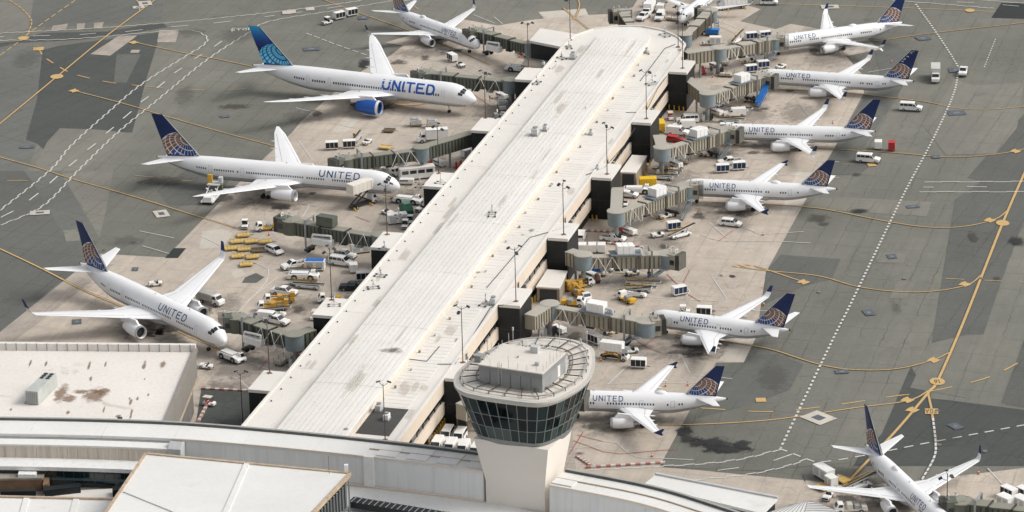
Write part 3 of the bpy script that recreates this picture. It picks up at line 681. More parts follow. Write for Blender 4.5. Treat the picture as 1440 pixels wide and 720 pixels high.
# gate signs on the upper band
for k in range(6):
    u = 31+40.25*k+4; mb = MB(); ubox(mb, u, u+1.6, VR+.08, VR+.16, 7.3, 9.0); sg = mb.build('gate_sign', LGREY, pier)
    mb = MB(); ubox(mb, u+.25, u+.65, VR+.16, VR+.2, 7.5, 8.8); ubox(mb, u+.9, u+1.3, VR+.16, VR+.2, 7.5, 8.8); mb.build('sign_figure', DARK, sg)
    mb = MB(); ubox(mb, u+5.5, u+6.3, VR-.1, VR+.5, 5.1, 6.6); mb.build('vent_louvre', GREYM, pier)

# ------------------------------------------------------------------ roof-top things
def rooftop(px, z): return G(px[0], px[1], z)
def lamp_post(px, z, h, label, heads=3, yaw=0):
    t = empty('lamp_post', rooftop(px, z), yaw, label, 'lamp post', 'floodlight posts of the pier')
    mb = MB(); mb.tube((0,0,0), (0,0,h), .11, 6, .07); mb.build('pole', M('pole_brown', (.085, .065, .055), .6, .2, 1), t)
    mb = MB(); mb.box(-.45,.45,-.45,.45,0,.12); mb.build('base_plate', M('rust', (.25, .12, .07), .8, .2, 2), t)
    for i in range(heads):
        a = (.6, 2.3, 4.2)[i % 3]; zz = h-.1-(.8*(i % 2) if heads > 2 else 0)
        mb = MB(); mb.tube((0,0,zz-.5), (1.1*math.cos(a),1.1*math.sin(a),zz), .05, 5); ar = mb.build('lamp_arm', DARK, t)
        mb = MB(); mb.cbox(0,0,0,.75,.55,.28); hd = mb.build('lamp_head', DARK, ar); hd.location = (1.35*math.cos(a), 1.35*math.sin(a), zz+.1); hd.rotation_euler = (.0, .5, a)
    return t
ORD = ['first', 'second', 'third', 'fourth', 'fifth', 'sixth']
LB = [(379,525),(466.5,422),(544.5,330),(617,244),(682.7,166),(743,94.4)]
RB = [(651,510),(725.6,424),(792.7,330),(853.7,245),(909,167),(960,96)]
for i, q in enumerate(LB): lamp_post(q, 10.05, 11.6, 'brown floodlight post on the %s widebody-side gate block from the curved terminal' % ORD[i], yaw=.4+i)
for i, q in enumerate(RB): lamp_post(q, 10.05, 11.9, 'brown floodlight post on the %s tower-side gate block from the curved terminal' % ORD[i], yaw=2+i*.7)
lamp_post((541.7,619), 10.0, 11.5, 'slim floodlight post standing in the dark tar recess of the pier roof', 2)
lamp_post((953.7,66), 10.0, 11.0, 'brown floodlight post at the rounded far end of the pier roof, beside the rotunda bridge', 3)
lamp_post((802,56), 10.0, 11.0, 'brown floodlight post near the angled black block at the far end of the pier', 3)
lamp_post((342,604), .05, 12.0, 'slim floodlight post standing in the dark service yard between the hall and the pier', 2)

def roof_frame(px, z, label, s=1.0, yaw=0):
    t = empty('antenna_frame', rooftop(px, z), TH+yaw, label, 'roof antenna', 'ballasted antenna frames on the pier roof')
    mb = MB()
    for a, b in (((-1.6,-.9,.1),(1.6,-.9,.1)),((-1.6,.9,.1),(1.6,.9,.1)),((-1.6,-.9,.1),(-1.6,.9,.1)),((1.6,-.9,.1),(1.6,.9,.1)),((0,-.9,.1),(0,.9,.1))): mb.tube(Vector(a)*s, Vector(b)*s, .06, 4)
    mb.build('base_frame', GREYM, t)
    mb = MB(); mb.tube((0,0,.1), (0,0,2.6*s), .06, 5); mb.build('mast', GREYM, t)
    for a, b in (((1.4,.8,.1),(0,0,1.4)), ((-1.4,.8,.1),(0,0,1.4)), ((0,-.9,.1),(0,0,1.4))):
        mb = MB(); mb.tube(Vector(a)*s, Vector(b)*s, .04, 4); mb.build('stay', GREYM, t)
    for x, y in ((-1.5,-.8),(1.5,-.8),(1.5,.8),(-1.5,.8)):
        mb = MB(); mb.cbox(x*s,y*s,.12,.45,.35,.2); mb.build('ballast_block', DARK, t)
    mb = MB(); mb.cbox(.12,0,2.3*s,.18,.3,.7); mb.build('antenna_panel', WHITE, t)
    return t
FR = [(590,262,'fourth widebody-side gate block'),(561,305,'roof edge between the third and fourth widebody-side gate blocks'),(541,351,'edge of the third widebody-side gate block'),(535,388,'roof edge beyond the second widebody-side gate block'),(525,405,'roof edge nearer the second widebody-side gate block'),
      (700,165,'fifth widebody-side gate block'),(755,117,'sixth widebody-side gate block'),(800,67,'angled far block'),(790,82,'roof edge by the sixth widebody-side gate block'),(620,258,'inner corner of the fourth widebody-side gate block'),(470,430,'second widebody-side gate block'),
      (917,118,'first tower-side gate block from the far end'),(683,428,'parapet by the second tower-side gate block'),(692,302,'raised centre roof amid the pier'),(935,50,'rounded far end of the roof'),(824,163,'parapet by the fifth tower-side gate block')]
for i, (x, y, wh) in enumerate(FR): roof_frame((x, y), 10.02 if i != 13 else 11.9, 'small grey antenna frame on ballast, ' + wh, .75 if i < 11 else .9, i*.5)
def roof_unit(px, z, s, label, mat=None, yaw=0):
    t = empty('roof_ventilator', rooftop(px, z), TH+yaw, label, 'roof unit', 'ventilation units on the pier roof')
    mb = MB(); mb.box(-s*.8,s*.8,-s*.5,s*.5,0,.25); mb.build('kerb', GREYM, t)
    mb = MB(); mb.box(-s*.7,s*.7,-s*.42,s*.42,.25,.25+s*.8); mb.build('casing', mat or LGREY, t, bevel=.06)
    mb = MB(); mb.lathe([(s*.3,.25+s*.8),(s*.3,.45+s*.8),(s*.36,.47+s*.8),(s*.36,.55+s*.8)], n=10); mb.build('fan_cowl', GREYM, t)
    mb = MB(); mb.tube((s*.7,0,.5),(s*1.5,0,.5),.16,6); mb.tube((s*1.5,0,.5),(s*1.5,0,0),.16,6); mb.build('duct', LGREY, t)
RU = [((753,189),11.9,1.7,'cluster ventilator with duct on the raised centre roof'),((767,183),11.9,1.2,'low ventilator beside the duct cluster on the raised centre roof'),((831,189),10.0,.9,'small ventilator on the side roof opposite the centre duct cluster'),
      ((806,82),10.0,1.5,'grey ventilator beside the edge of the centre roof near its far end'),((533,577),10.05,1.3,'silver ventilator at the back of the tar recess'),((544,590),10.05,1.2,'white ventilator beside the slim post in the tar recess'),
      ((487,613),10.3,1.2,'dark ventilator box at the near end of the tar recess'),((840,238),10.0,.7,'small pipe vent on the side roof by the third tower-side gate block'),((694,427),10.0,1.4,'grey equipment box on the parapet by the second tower-side gate block'),
      ((764,92),10.0,.8,'small pipe vent on the widebody-side roof by the sixth gate block'),((909,74),10.0,1.0,'small brown vent at the foot of the centre roof fascia near the head'),((840,145),10.0,.8,'dark vent at the foot of the centre roof fascia amid the pier')]
for q, z, s, lb in RU: roof_unit(q, z, s, lb, DARK if 'dark' in lb else WHITE if 'white' in lb else None)
# cables lying on the side roof
for pts in ([(880,158),(908,158),(925,124),(937,108)], [(615,512),(640,512),(690,432),(723,426)], [(684,405),(745,334),(800,318)], [(824,246),(850,236),(878,204),(893,180)], [(560,503),(600,508),(618,487)], [(900,114),(935,68),(950,62)]):
    mb = MB(); P = [rooftop(q, 10.03) for q in pts]; o = P[0].copy()
    for a, b in zip(P, P[1:]): mb.bar(a-o, b-o, .12, .1)
    c = mb.build('roof_cable_tray', DARK); c.location = o
    i = round(pts[0][0]); tag(c, {880:'dark cable tray bent round the roof by the fifth tower-side gate block',615:'dark cable tray leading to the second tower-side gate block',684:'dark cable tray leading to the third tower-side gate block',824:'dark cable tray leading past the fourth tower-side gate block',560:'thin cable tray on the roof above the parked white vans',900:'dark cable tray running to the rounded end of the pier'}[i], 'cable tray', 'cable trays on the pier roof')

# ponding marks, walked-in dirt, patches and drains on the pier roof
POND = stain_mat('ponding_mark', (.50, .45, .38), .30); PONDD = stain_mat('ponding_dark', (.24, .20, .16), .5)
random.seed(11)
for k in range(42):
    c_ = k % 3; u = random.uniform(-8, 240)
    if c_ == 0: v, z, a, b, mt = random.uniform(CRV+.8, VR-1), 9.985, random.uniform(.4,1.3), random.uniform(2,6), POND
    elif c_ == 1: v, z, a, b, mt = random.uniform(VL+.8, CL-.8), 9.98, random.uniform(.3,1.0), random.uniform(3,9), POND
    else: v, z, a, b, mt = random.uniform(CL+.5, CRV-.5), 11.93, random.uniform(.25,.8), random.uniform(5,16), POND
    if k % 9 == 0: mt = PONDD; a *= .5; b *= .4
    z += k*.0003; mb = MB(); mb.add([PU(u-b,v-a,z), PU(u-b,v+a,z), PU(u+b,v+a,z), PU(u+b,v-a,z)], [(0,1,2,3)]); mb.build('roof_stain', mt, pier, fix=False)
for x, y, a, b in ((548,492,1.6,.7),(556,492,1.0,.9),(563,494,.6,.5),(672,383,.5,.4),(668,390,.4,.3),(735,330,.4,.3),(668,375,.8,.4)):
    u, v = UV(x, y, 9.98); mb = MB(); z = 12.0 if x < 600 else 9.99; u, v = UV(x, y, z); mb.add([PU(u-b*1.5,v-a*1.5,z), PU(u-b*1.5,v+a*1.5,z), PU(u+b*1.5,v+a*1.5,z), PU(u+b*1.5,v-a*1.5,z)], [(0,1,2,3)]); mb.build('roof_stain', PONDD, pier, fix=False)
for k in range(26):
    u = 4+k*9.2; mb = MB(); mb.lathe([(.22,0),(.22,.35),(.3,.36),(.3,.45)], o=PU(u, CRV+1.0+(k % 3)*.5, 9.95), n=8); mb.build('roof_drain_vent', M('vent_rust', (.30,.22,.15), .7, .2) if k % 2 else LGREY, pier)
for k in range(40):
    u = 2+k*6; mb = MB(); mb.cbox(*PU(u, VL+1.4, 10.05), .3, .3, .2); mb.build('lightning_block', DARK, pier)
for k in range(9):
    u = 12+k*26; mb = MB(); mb.tube(PU(u, CL-1.2, 10.0), PU(u+14, CL-1.2, 10.0), .07, 5); mb.build('conduit', GREYM, pier)
# ================================================================== CURVED TERMINAL IN FRONT
RE = [(-160,601.5),(-130,602.0),(-97.1,600),(-68.4,596.5),(-48.4,591.9),(-24,584.4),(-4.4,577.1),(8.4,570),(24.2,561.3),(35.4,552.2),(52,537),(72,517)]
RC_ = resample(catmull(RE, 8), 2.0)
term = empty('curved_terminal', (0, 560, 0), 0, 'curved terminal building with white band roof and grey wall in front of the pier', 'terminal building')
TO = Vector((0, 560, 0))
def rnorm(i):
    d = RC_[min(i+1, len(RC_)-1)]-RC_[max(i-1, 0)]; n = Vector((d.y, -d.x, 0)).normalized(); return n
RN = [rnorm(i) for i in range(len(RC_))]
def ring_strip(name, i0, i1, sec, mat, parent, gap=0.0):
    """sec: closed section of (offset, z) swept along the curve; the control tower's shaft interrupts it"""
    if name not in ('lower_roof',) and i0 < iTA and i1 > iTA:
        a = ring_strip(name, i0, iTA, sec, mat, parent, gap)
        if i1 > iTB: ring_strip(name, iTB, i1, sec, mat, parent, gap)
        return a
    if name not in ('lower_roof',) and iTA <= i0 < iTB:
        if i1 <= iTB: return None
        i0 = iTB
    rings = [[tuple(RC_[i]+RN[i]*o+Vector((0,0,z))-TO) for o, z in sec] for i in range(i0, i1+1)]
    if gap:
        t = (RC_[i1]-RC_[i1-1]).normalized()*gap; rings[-1] = [tuple(Vector(p)-t) for p in rings[-1]]
    mb = MB(); mb.loft(rings); return mb.build(name, mat, parent)
NR = len(RC_)-1
iTA = min(range(NR), key=lambda i: abs(px_of(RC_[i]+RN[i]*3+Vector((0,0,14)))[0]-697)); iTB = min(range(NR), key=lambda i: abs(px_of(RC_[i]+RN[i]*3+Vector((0,0,14)))[0]-783))
isplit = min(range(NR), key=lambda i: abs(RC_[i].x+63))
body = ring_strip('rear_wall', 0, NR, [(.2,.05),(6.3,.05),(6.3,13.4),(.2,13.4)], WALLG, term)
i = 0
while i < NR:                                            # white roof band in panels
    j = min(NR, i+7); ring_strip('roof_panel', i, j, [(.55,13.4),(6.55,13.4),(6.55,13.98),(.55,14.05)], ROOFT, term, .04); i = j
ring_strip('roof_rail', 0, NR, [(-.15,13.5),(.55,13.5),(.55,14.35),(.35,14.5),(-.15,14.5)], M('rail_dark', (.10,.105,.10), .6, .15), term)
ring_strip('rail_cap', 0, NR, [(.0,14.5),(.5,14.5),(.5,14.62),(.0,14.62)], M('rail_cap_grey', (.34,.35,.33), .6, .1), term)
# tower side: tall grey wall in panels, lower roof
i = isplit
while i < NR:
    j = min(NR, i+6); ring_strip('wall_panel', i, j, [(6.3,7.9),(6.75,7.9),(6.55,13.38),(6.3,13.38)], WALLG, term, .012); i = j
ring_strip('roof_edge_trim', isplit, NR, [(6.5,13.86),(6.72,13.86),(6.72,14.08),(6.5,14.08)], CREAM, term)
ring_strip('wall_foot_flashing', isplit, NR, [(6.76,7.98),(7.25,7.98),(7.25,8.3),(6.76,8.3)], CREAM, term)
ring_strip('lower_roof', isplit, NR, [(6.3,7.2),(34,7.2),(34,7.97),(6.3,7.97)], ROOFT, term)
ip = min(range(NR), key=lambda i: abs(RC_[i].x+26.5)); ring_strip('pilaster', ip, ip+1, [(6.5,8.0),(7.15,8.0),(6.95,14.1),(6.5,14.1)], WHITE, term)
# seams and skylight kerbs on the roof by the tower
for q in range(7):
    k = ip+q*3+1; ring_strip('skylight_kerb', k, k+2, [(1.2,14.04),(5.9,14.04),(5.9,14.2),(1.2,14.2)], ROOFT, term)
ring_strip('roof_seam', ip, NR, [(3.4,14.02),(3.6,14.02),(3.6,14.23),(3.4,14.23)], M('kerb_tan', (.42,.34,.25), .8, .2), term)
# hall side: stepped roofs, beige corrugated band, window strip
ring_strip('step_roof', 0, isplit, [(6.3,12.4),(9.6,12.4),(9.6,13.2),(6.3,13.2)], ROOFT, term)
ring_strip('roof_seam', 0, isplit, [(6.6,13.2),(6.95,13.2),(6.95,13.34),(6.6,13.34)], GREYM, term)
for i in range(0, isplit): ring_strip('corrugated_panel', i, i+1, [(9.2,10.5),(9.66+.05*(i % 2),10.5),(9.62+.05*(i % 2),12.9),(9.2,12.9)], BEIGE, term, .05)
ring_strip('ledge_roof', 0, isplit, [(9.2,9.8),(13.7,9.8),(13.7,10.55),(9.2,10.55)], WALLG, term)
tealw = ring_strip('window_wall', 0, isplit+3, [(9.2,6.4),(13.2,6.4),(13.2,9.8),(9.2,9.8)], M('teal_frame', (.07,.12,.13), .5, .15), term)
for i in range(0, isplit+3):
    for z0, z1 in ((6.6,7.7),(8.3,9.6)): ring_strip('window_pane', i, i+1, [(13.2,z0),(13.3,z0),(13.3,z1),(13.2,z1)], WINB, tealw, .14)
ring_strip('terrace', 0, isplit+3, [(9.2,5.6),(60,5.6),(60,6.4),(9.2,6.4)], M('terrace_grey', (.24,.225,.205), .85, .2, .3), term)
mb = MB(); i = isplit; c = RC_[i]+RN[i]*7.2-TO                       # gabled end piece where the two wall types meet
d = (RC_[i+1]-RC_[i]).normalized(); n = RN[i]
for s in (0, 1):
    pass
A = [c+n*-.4+Vector((0,0,10.6)), c+n*2.6+Vector((0,0,10.6)), c+n*2.6+Vector((0,0,13.3)), c+n*1.1+Vector((0,0,14.3)), c+n*-.4+Vector((0,0,13.6))]
mb.hull(A, [p+d*2.4 for p in A]); mb.build('end_gable', LGREY, term)

def gpoly(px, z): return [G2(q, z) for q in px]
def slab(name, px, z0, z1, mat, label=None, cat=None, parent=None, group=None):
    P = gpoly(px, z1); mb = MB()
    if parent is None:
        o = Vector((sum(p[0] for p in P)/len(P), sum(p[1] for p in P)/len(P), 0)); mb.prism([(p[0]-o.x, p[1]-o.y) for p in P], z0, z1); ob = mb.build(name, mat); ob.location = o; return tag(ob, label, cat, group)
    o = parent.location; mb.prism([(p[0]-o.x, p[1]-o.y) for p in P], z0, z1); return mb.build(name, mat, parent)

# big white foreground roof with black glazed side
fr = empty('ticketing_hall', (G(330,690,15).x, G(330,690,15).y, 0), 0, 'white sloping hall roof with tan edge and black glazed side wall, nearest building', 'building')
RZ = 15.0
FP = [(205,638.5),(492,666),(441,720),(380,784),(108,784),(150,720)]
slab('hall_body', [(210,642),(486,668),(436,720),(376,784),(114,784),(155,720)], 6.0, 14.2, BLACKW, parent=fr)
slab('roof', FP, 14.2, 15.0, ROOFT, parent=fr)
for a, b in zip(FP, FP[1:]+FP[:1]):
    A, B = G(*a, RZ)-fr.location, G(*b, RZ)-fr.location; mb = MB(); mb.bar(A+Vector((0,0,-.12)), B+Vector((0,0,-.12)), .55, .75); mb.build('roof_edge', M('edge_tan', (.46,.36,.26), .8, .2, .8), fr)
for a, b in (((348,651),(316,724)), ((176,691),(262,726)), ((330,720),(250,690))):
    if a == (330,720): continue
    A, B = G(*a, RZ)-fr.location, G(*b, RZ)-fr.location; mb = MB(); mb.bar(A+Vector((0,0,.08)), B+Vector((0,0,.08)), 1.0, .3); mb.build('roof_ridge', ROOFT, fr)
A, B = G(489,669,15)-fr.location, G(400,760,15)-fr.location
for k in range(22):
    p = A+(B-A)*(k/21); n = Vector(((B-A).y, -(B-A).x, 0)).normalized(); n = n if n.x > 0 else -n
    mb = MB(); mb.bar(p+n*.1+Vector((0,0,-1.1)), p+n*.1+Vector((0,0,-7.5)), .28, .3); mb.build('mullion', GREYM, fr)
mb = MB(); A = G(463,651.5,15); mb = MB(); A = G(463,666,15.3)-fr.location; mb.tube(A, A+Vector((0,0,3.4)), .06, 5); mb.build('flag_mast', M('rust'), fr)
wv = tag(MB().cbox(0,0,.6,.7,.7,1.2).build('white_camera_housing', WHITE), 'small white camera housing at the corner of the black-glazed hall roof', 'camera'); wv.location = G(487,662,15.2)
# low link bridge with black ribbed roof beside the hall
lk = empty('ribbed_skylight', G(560,712,9), 0, 'black ribbed skylight strip on the low roof beside the black-glazed hall', 'skylight')
A, B = G(494,706,9.3)-lk.location, G(640,730,9.3)-lk.location; mb = MB(); mb.bar(A, B, 2.2, 1.2); mb.build('skylight_body', BLACKW, lk)
for k in range(18):
    p = A+(B-A)*((k+.5)/18); n = Vector(((B-A).y, -(B-A).x, 0)).normalized(); mb = MB(); mb.bar(p-n*1.2+Vector((0,0,.66)), p+n*1.2+Vector((0,0,.66)), .14, .12); mb.build('rib', GREYM, lk)
# low buildings left of the hall
bb = empty('brown_plant_building', (G(20,660,9).x, G(20,660,9).y, 0), 0, 'small brown building with dark flat roof and white rooflight beside the window strip', 'building')
slab('wall', [(-60,676),(58,675),(66,656),(-60,655)], 5.7, 8.6, M('brown_brick', (.20,.12,.07), .8, .2, .6), parent=bb)
slab('roof', [(-60,673.5),(60,672.5),(69,653),(-60,652)], 8.6, 9.0, M('plant_roof', (.26,.235,.195), .9, .25, .4), parent=bb)
slab('rooflight', [(25,667),(50,667.5),(54,657),(29,656)], 9.0, 9.6, WHITE, parent=bb)
mb = MB(); A = G(14,684,7.2)-bb.location; mb.bar(A, A+Vector((3.6,0,0)), .2, 1.6); mb.build('window_opening', WINB, bb)
slab('brick_return_wall', [(60,682),(68,681),(70,668),(62,670)], 6.4, 8.4, M('brown_brick'), 'short brown brick wall between the plant building and the terrace', 'wall')
for px, lb in (([(0,688),(50,687),(50,690.5),(0,691.5)], 'black screen with white top rail on the terrace beside the brown building'), ([(62,684),(113,679),(113,684),(62,690)], 'black slanted screen on the terrace under the window strip'), ([(158,684),(176,682),(176,687),(158,690)], 'short black screen on the terrace beside the white hall roof')):
    o = slab('terrace_screen', px, 6.41, 8.2, BLACKW, lb, 'screen', group='black screens on the terrace')
lr = empty('low_white_roof', (G(70,712,8).x, G(70,712,8).y, 0), 0, 'low white roof with tan edge and ribs below the black terrace screens', 'building')
slab('roof', [(-60,698),(165,703),(140,784),(-60,784)], 5.7, 8.0, ROOFT, parent=lr)
A, B = G(-60,697.5,8.1)-lr.location, G(166,702.5,8.1)-lr.location; mb = MB(); mb.bar(A, B, .5, .5); mb.build('roof_edge', M('edge_tan'), lr)
for x in (38, 108): A, B = G(x,699,8)-lr.location, G(x-16,760,8)-lr.location; mb = MB(); mb.bar(A+Vector((0,0,.06)), B+Vector((0,0,.06)), 1.1, .25); mb.build('roof_rib', ROOFT, lr)
o = slab('terrace_deck', [(64,692),(158,687),(160,700),(60,698)], 6.41, 6.9, ROOFC, 'pale deck strip behind the low white roof', 'deck')

# hall with stained white roof beyond the terminal
hl = empty('cargo_hall', U(0, -90), 0, 'large hall with rust-stained white flat roof and grey side wall behind the curved terminal', 'building')
def HU(u, v, z): return tuple(U(u, v, z)-hl.location)
A_, B_ = (16.1,-69.7), (-19.6,-62.8); dv = (-7.0,-38.7)
Q = [A_, B_, (B_[0]+dv[0]*2.4, B_[1]+dv[1]*2.4), (A_[0]+dv[0]*2.4, A_[1]+dv[1]*2.4)]
def hpoly(name, pts, z0, z1, mat, parent=hl):
    mb = MB(); n = len(pts); mb.add([HU(u, v, z0) for u, v in pts]+[HU(u, v, z1) for u, v in pts], [tuple(range(n))[::-1], tuple(range(n, 2*n))]+[(i, (i+1) % n, n+(i+1) % n, n+i) for i in range(n)]); return mb.build(name, mat, parent)
def lerp(a, b, t): return (a[0]+(b[0]-a[0])*t, a[1]+(b[1]-a[1])*t)
def inset(P, k):
    c = (sum(p[0] for p in P)/4, sum(p[1] for p in P)/4); return [lerp(c, p, 1-k) for p in P]
FASC = roof_mat('fascia_grey', (.27,.25,.22), dirt=(.18,.16,.13), amt=.3, streak=.3)
hpoly('wall', inset(Q, .022), .05, 7.6, M('pillar_wall', (.19,.18,.165), .8, .2, .3)); hpoly('roof', Q, 7.6, 13.0, FASC)
hpoly('roof_membrane', inset(Q, .006), 13.0, 13.08, ROOFD)
for a, b, h in ((A_, Q[3], 1.5), (A_, B_, .8)):
    mb = MB(); mb.bar(HU(*a, 13.0+h/2), HU(*b, 13.0+h/2), .7 if h < 1 else 1.0, h); pp = mb.build('parapet', ROOFD if h > 1 else FASC, hl)
    if h > 1:
        for k in range(46):
            p = Vector(HU(*lerp(a, b, (k+.5)/46), 13.75)); n = Vector(HU(*A_, 0))-Vector(HU(*B_, 0)); n.normalize()
            mb = MB(); mb.bar(p-n*.5+Vector((0,0,-.7)), p-n*.5+Vector((0,0,.85)), .18, .25); mb.build('parapet_rib', GREYM, pp)
mb = MB(); mb.bar(HU(*lerp(A_,B_,-.005), 7.45), HU(*B_, 7.45), .4, .35); mb.build('wall_trim', M('edge_tan'), hl)
for k in range(14):
    p = lerp(A_, B_, .03+.06*k); q = lerp(p, Q[3], .015); mb = MB(); mb.bar(HU(*q, .05), HU(*q, 7.3), .7, .8); mb.build('pillar', FASC, hl)
cu = empty('cooling_unit', G(59,556,13.1), 0, 'long pale grey cooling unit with dark fans on the rust-stained hall roof', 'roof unit')
cu.rotation_euler = (0,0,rad(74)); mb = MB(); mb.box(-4.7,4.7,-1.3,1.3,.1,2.8); mb.build('casing', M('unit_grey', (.46,.48,.45), .6, .1), cu, bevel=.05)
for x in (1.9,2.9,3.9):
    for y in (-.6,.6): mb = MB(); mb.lathe([(.40,2.8),(.40,2.92),(.3,2.93)], o=(x,y,0), n=10); mb.build('fan', DARK, cu)
for k in range(6): mb = MB(); mb.cbox(-4.73, -1.0+k*.4, 1.4, .06, .2, 2.2); mb.build('louvre', GREYM, cu)
for q, lb in (((168,589),'small black roof hatch near the near edge of the stained hall roof'),): tag(slab('roof_hatch', [(165,591),(172,591),(172,586),(165,586)], 13.08, 13.7, DARK, lb, 'roof hatch'))
RUSTS = stain_mat('rust_mark', (.24,.15,.09), .6)
random.seed(3)
for (x, y), a, b in (((42,511),.35,2.2),((64,512),.4,2.0),((125,514),.4,2.4),((148,512),.3,1.8),((202,514),.6,2.2),((228,513),1.0,2.0),((84,553),2.0,4.2),((95,560),2.2,2.0),((130,556),3.4,3.2),((142,551),2.6,2.0),((110,551),3.0,1.0),((127,533),.5,1.2),((183,566),.5,1.6),((193,560),.4,1.0),((146,575),.3,1.6),((184,582),.4,2.2),((95,580),.6,1.2),((36,566),.5,1.0),((15,576),.5,.8),((203,533),.3,.5),((165,585),.8,.6),((208,555),.3,.8),((70,545),1.6,.6),((182,560),.3,.6)):
    c = G(x, y, 13.09)-hl.location; mb = MB(); z = 13.085+random.uniform(0,.004); mb.add([(c.x-a*.75,c.y-b*1.5,z),(c.x+a*.75,c.y-b*1.5,z),(c.x+a*1.05,c.y+b*1.5,z),(c.x-a*.45,c.y+b*1.5,z)], [(0,1,2,3)]); mb.build('rust_mark', RUSTS, hl, fix=False)
# canopies at the far right of the terminal
cw = empty('flat_canopy', (G(1000,690,7).x, G(1000,690,7).y, 0), 0, 'long plain white flat-roofed shed along the curved terminal wall', 'shed')
slab('roof', [(922.6,667),(1093.6,700.5),(1072,722),(905,681)], 6.6, 7.1, ROOFT, parent=cw)
slab('wall', [(925,669),(1090,702),(1069,722),(908,682)], .05, 6.6, BLACKW, parent=cw)
A, B = G(922,666.5,7.2)-cw.location, G(1094,700,7.2)-cw.location; mb = MB(); mb.bar(A, B, .5, .5); mb.build('roof_edge', LGREY, cw)
for nm, px in (('lower', [(1074,724),(1112,709.5),(1136,705),(1130,726)]), ('upper', [(1136,705),(1150,707),(1190,724),(1130,727)])):
    cn = empty('ribbed_canopy', (G(1130,715,5).x, G(1130,715,5).y, 0), 0, 'white ribbed canopy roof, half next to the %s' % ('long white shed' if nm == 'lower' else 'service truck with pipework'), 'canopy', 'ribbed canopies')
    slab('roof', px, 4.6, 5.0, ROOFT, parent=cn)
    P = [G(*q, 5.0)-cn.location for q in px]
    for k in range(9): t = k/8; mb = MB(); mb.bar(P[0].lerp(P[3], t)+Vector((0,0,.06)), P[1].lerp(P[2], t)+Vector((0,0,.06)), .1, .12); mb.build('roof_rib', GREYM, cn)
    for k in range(4): p = P[k]*.9; mb = MB(); mb.tube((p.x, p.y, .05), (p.x, p.y, 4.6), .12); mb.build('post', GREYM, cn)

# ================================================================== CONTROL TOWER
TA = rad(-24.5); tC = Vector((8.8, 566.3, 0))
_bx = [G(680,510,34),G(759,522.5,34),G(787.5,499,34),G(710,487.5,34)]; tC = sum(_bx, Vector())/4; tC.z = 0
tw = empty('control_tower', tC, TA, 'concrete control tower with flared shaft and slanted glass cab round its top', 'control tower')
SHAFT = roof_mat('tower_concrete', (.80,.74,.665), dirt=(.66,.60,.54), amt=.3, rough=.85)
RIMM = roof_mat('tower_rim', (.52,.50,.46), dirt=(.3,.28,.25), amt=.4)
TD = roof_mat('tower_deck', (.66,.62,.56), dirt=(.35,.30,.25), amt=.5)
def rrect(a0, a1, b0, b1, r, n=6):
    out = []
    for cx, cy, t0 in ((a1-r, b1-r, 0), (a0+r, b1-r, 90), (a0+r, b0+r, 180), (a1-r, b0+r, 270)):
        for k in range(n+1): t = rad(t0+90*k/n); out.append((cx+r*math.cos(t), cy+r*math.sin(t)))
    return out
mb = MB(); mb.loft([[(x, y, z) for x, y in P] for z, P in ((7.0, [(-4.6,-7.0),(7.0,-7.0),(7.0,1.6),(-4.6,1.6)]), (12.4, [(-4.6,-7.0),(7.0,-7.0),(7.0,1.6),(-4.6,1.6)]), (20.0, [(-7.0,-6.5),(7.6,-6.5),(7.6,4.5),(-7.0,4.5)]))])
sh = mb.build('shaft', SHAFT, tw)
ZB, ZT = 20.4, 30.0
RIM = [(-10.8,-5.3),(-9.1,-7.9),(-6.7,-9.4),(-4.1,-9.8),(-1.7,-9.9),(1.7,-9.8),(5.0,-9.6),(7.3,-9.0),(8.9,-7.4),(9.9,-5.1),(10.7,-1.8),(11.1,1.9),(10.7,5.9),(9.1,11.1),(6.8,16.2),(4.6,18.5),(1.5,19.7),(-2.0,19.7),(-5.2,18.8),(-7.8,16.8),(-9.8,13.8),(-11.3,8.6),(-12.1,3.0),(-11.9,-1.7)]
_q = [Vector((x, y, 0)) for x, y in RIM]; _s = catmull([(p.x, p.y) for p in _q[-2:]+_q+_q[:3]], 4)[8:8+4*len(RIM)]
def cabring(t, z, grow=0):
    k = (.74+.26*t)*(1+grow/12.0); return [(-.5+(p.x+.5)*k, 2+(p.y-2)*k, z) for p in _s]
mb = MB(); mb.loft([cabring(0, ZB-.9, -.5), cabring(0, ZB, .05), cabring(.04, ZB+.45, .12)]); mb.build('cab_sill', M('sill_grey', (.24,.25,.245), .6, .12), tw)
mb = MB(); mb.loft([cabring(.04, ZB+.45, -.5), cabring(.97, ZT-.7, -.5)]); core_ = mb.build('cab_interior', M('cab_inside', (.03,.04,.042), .7, .3, .5), tw)
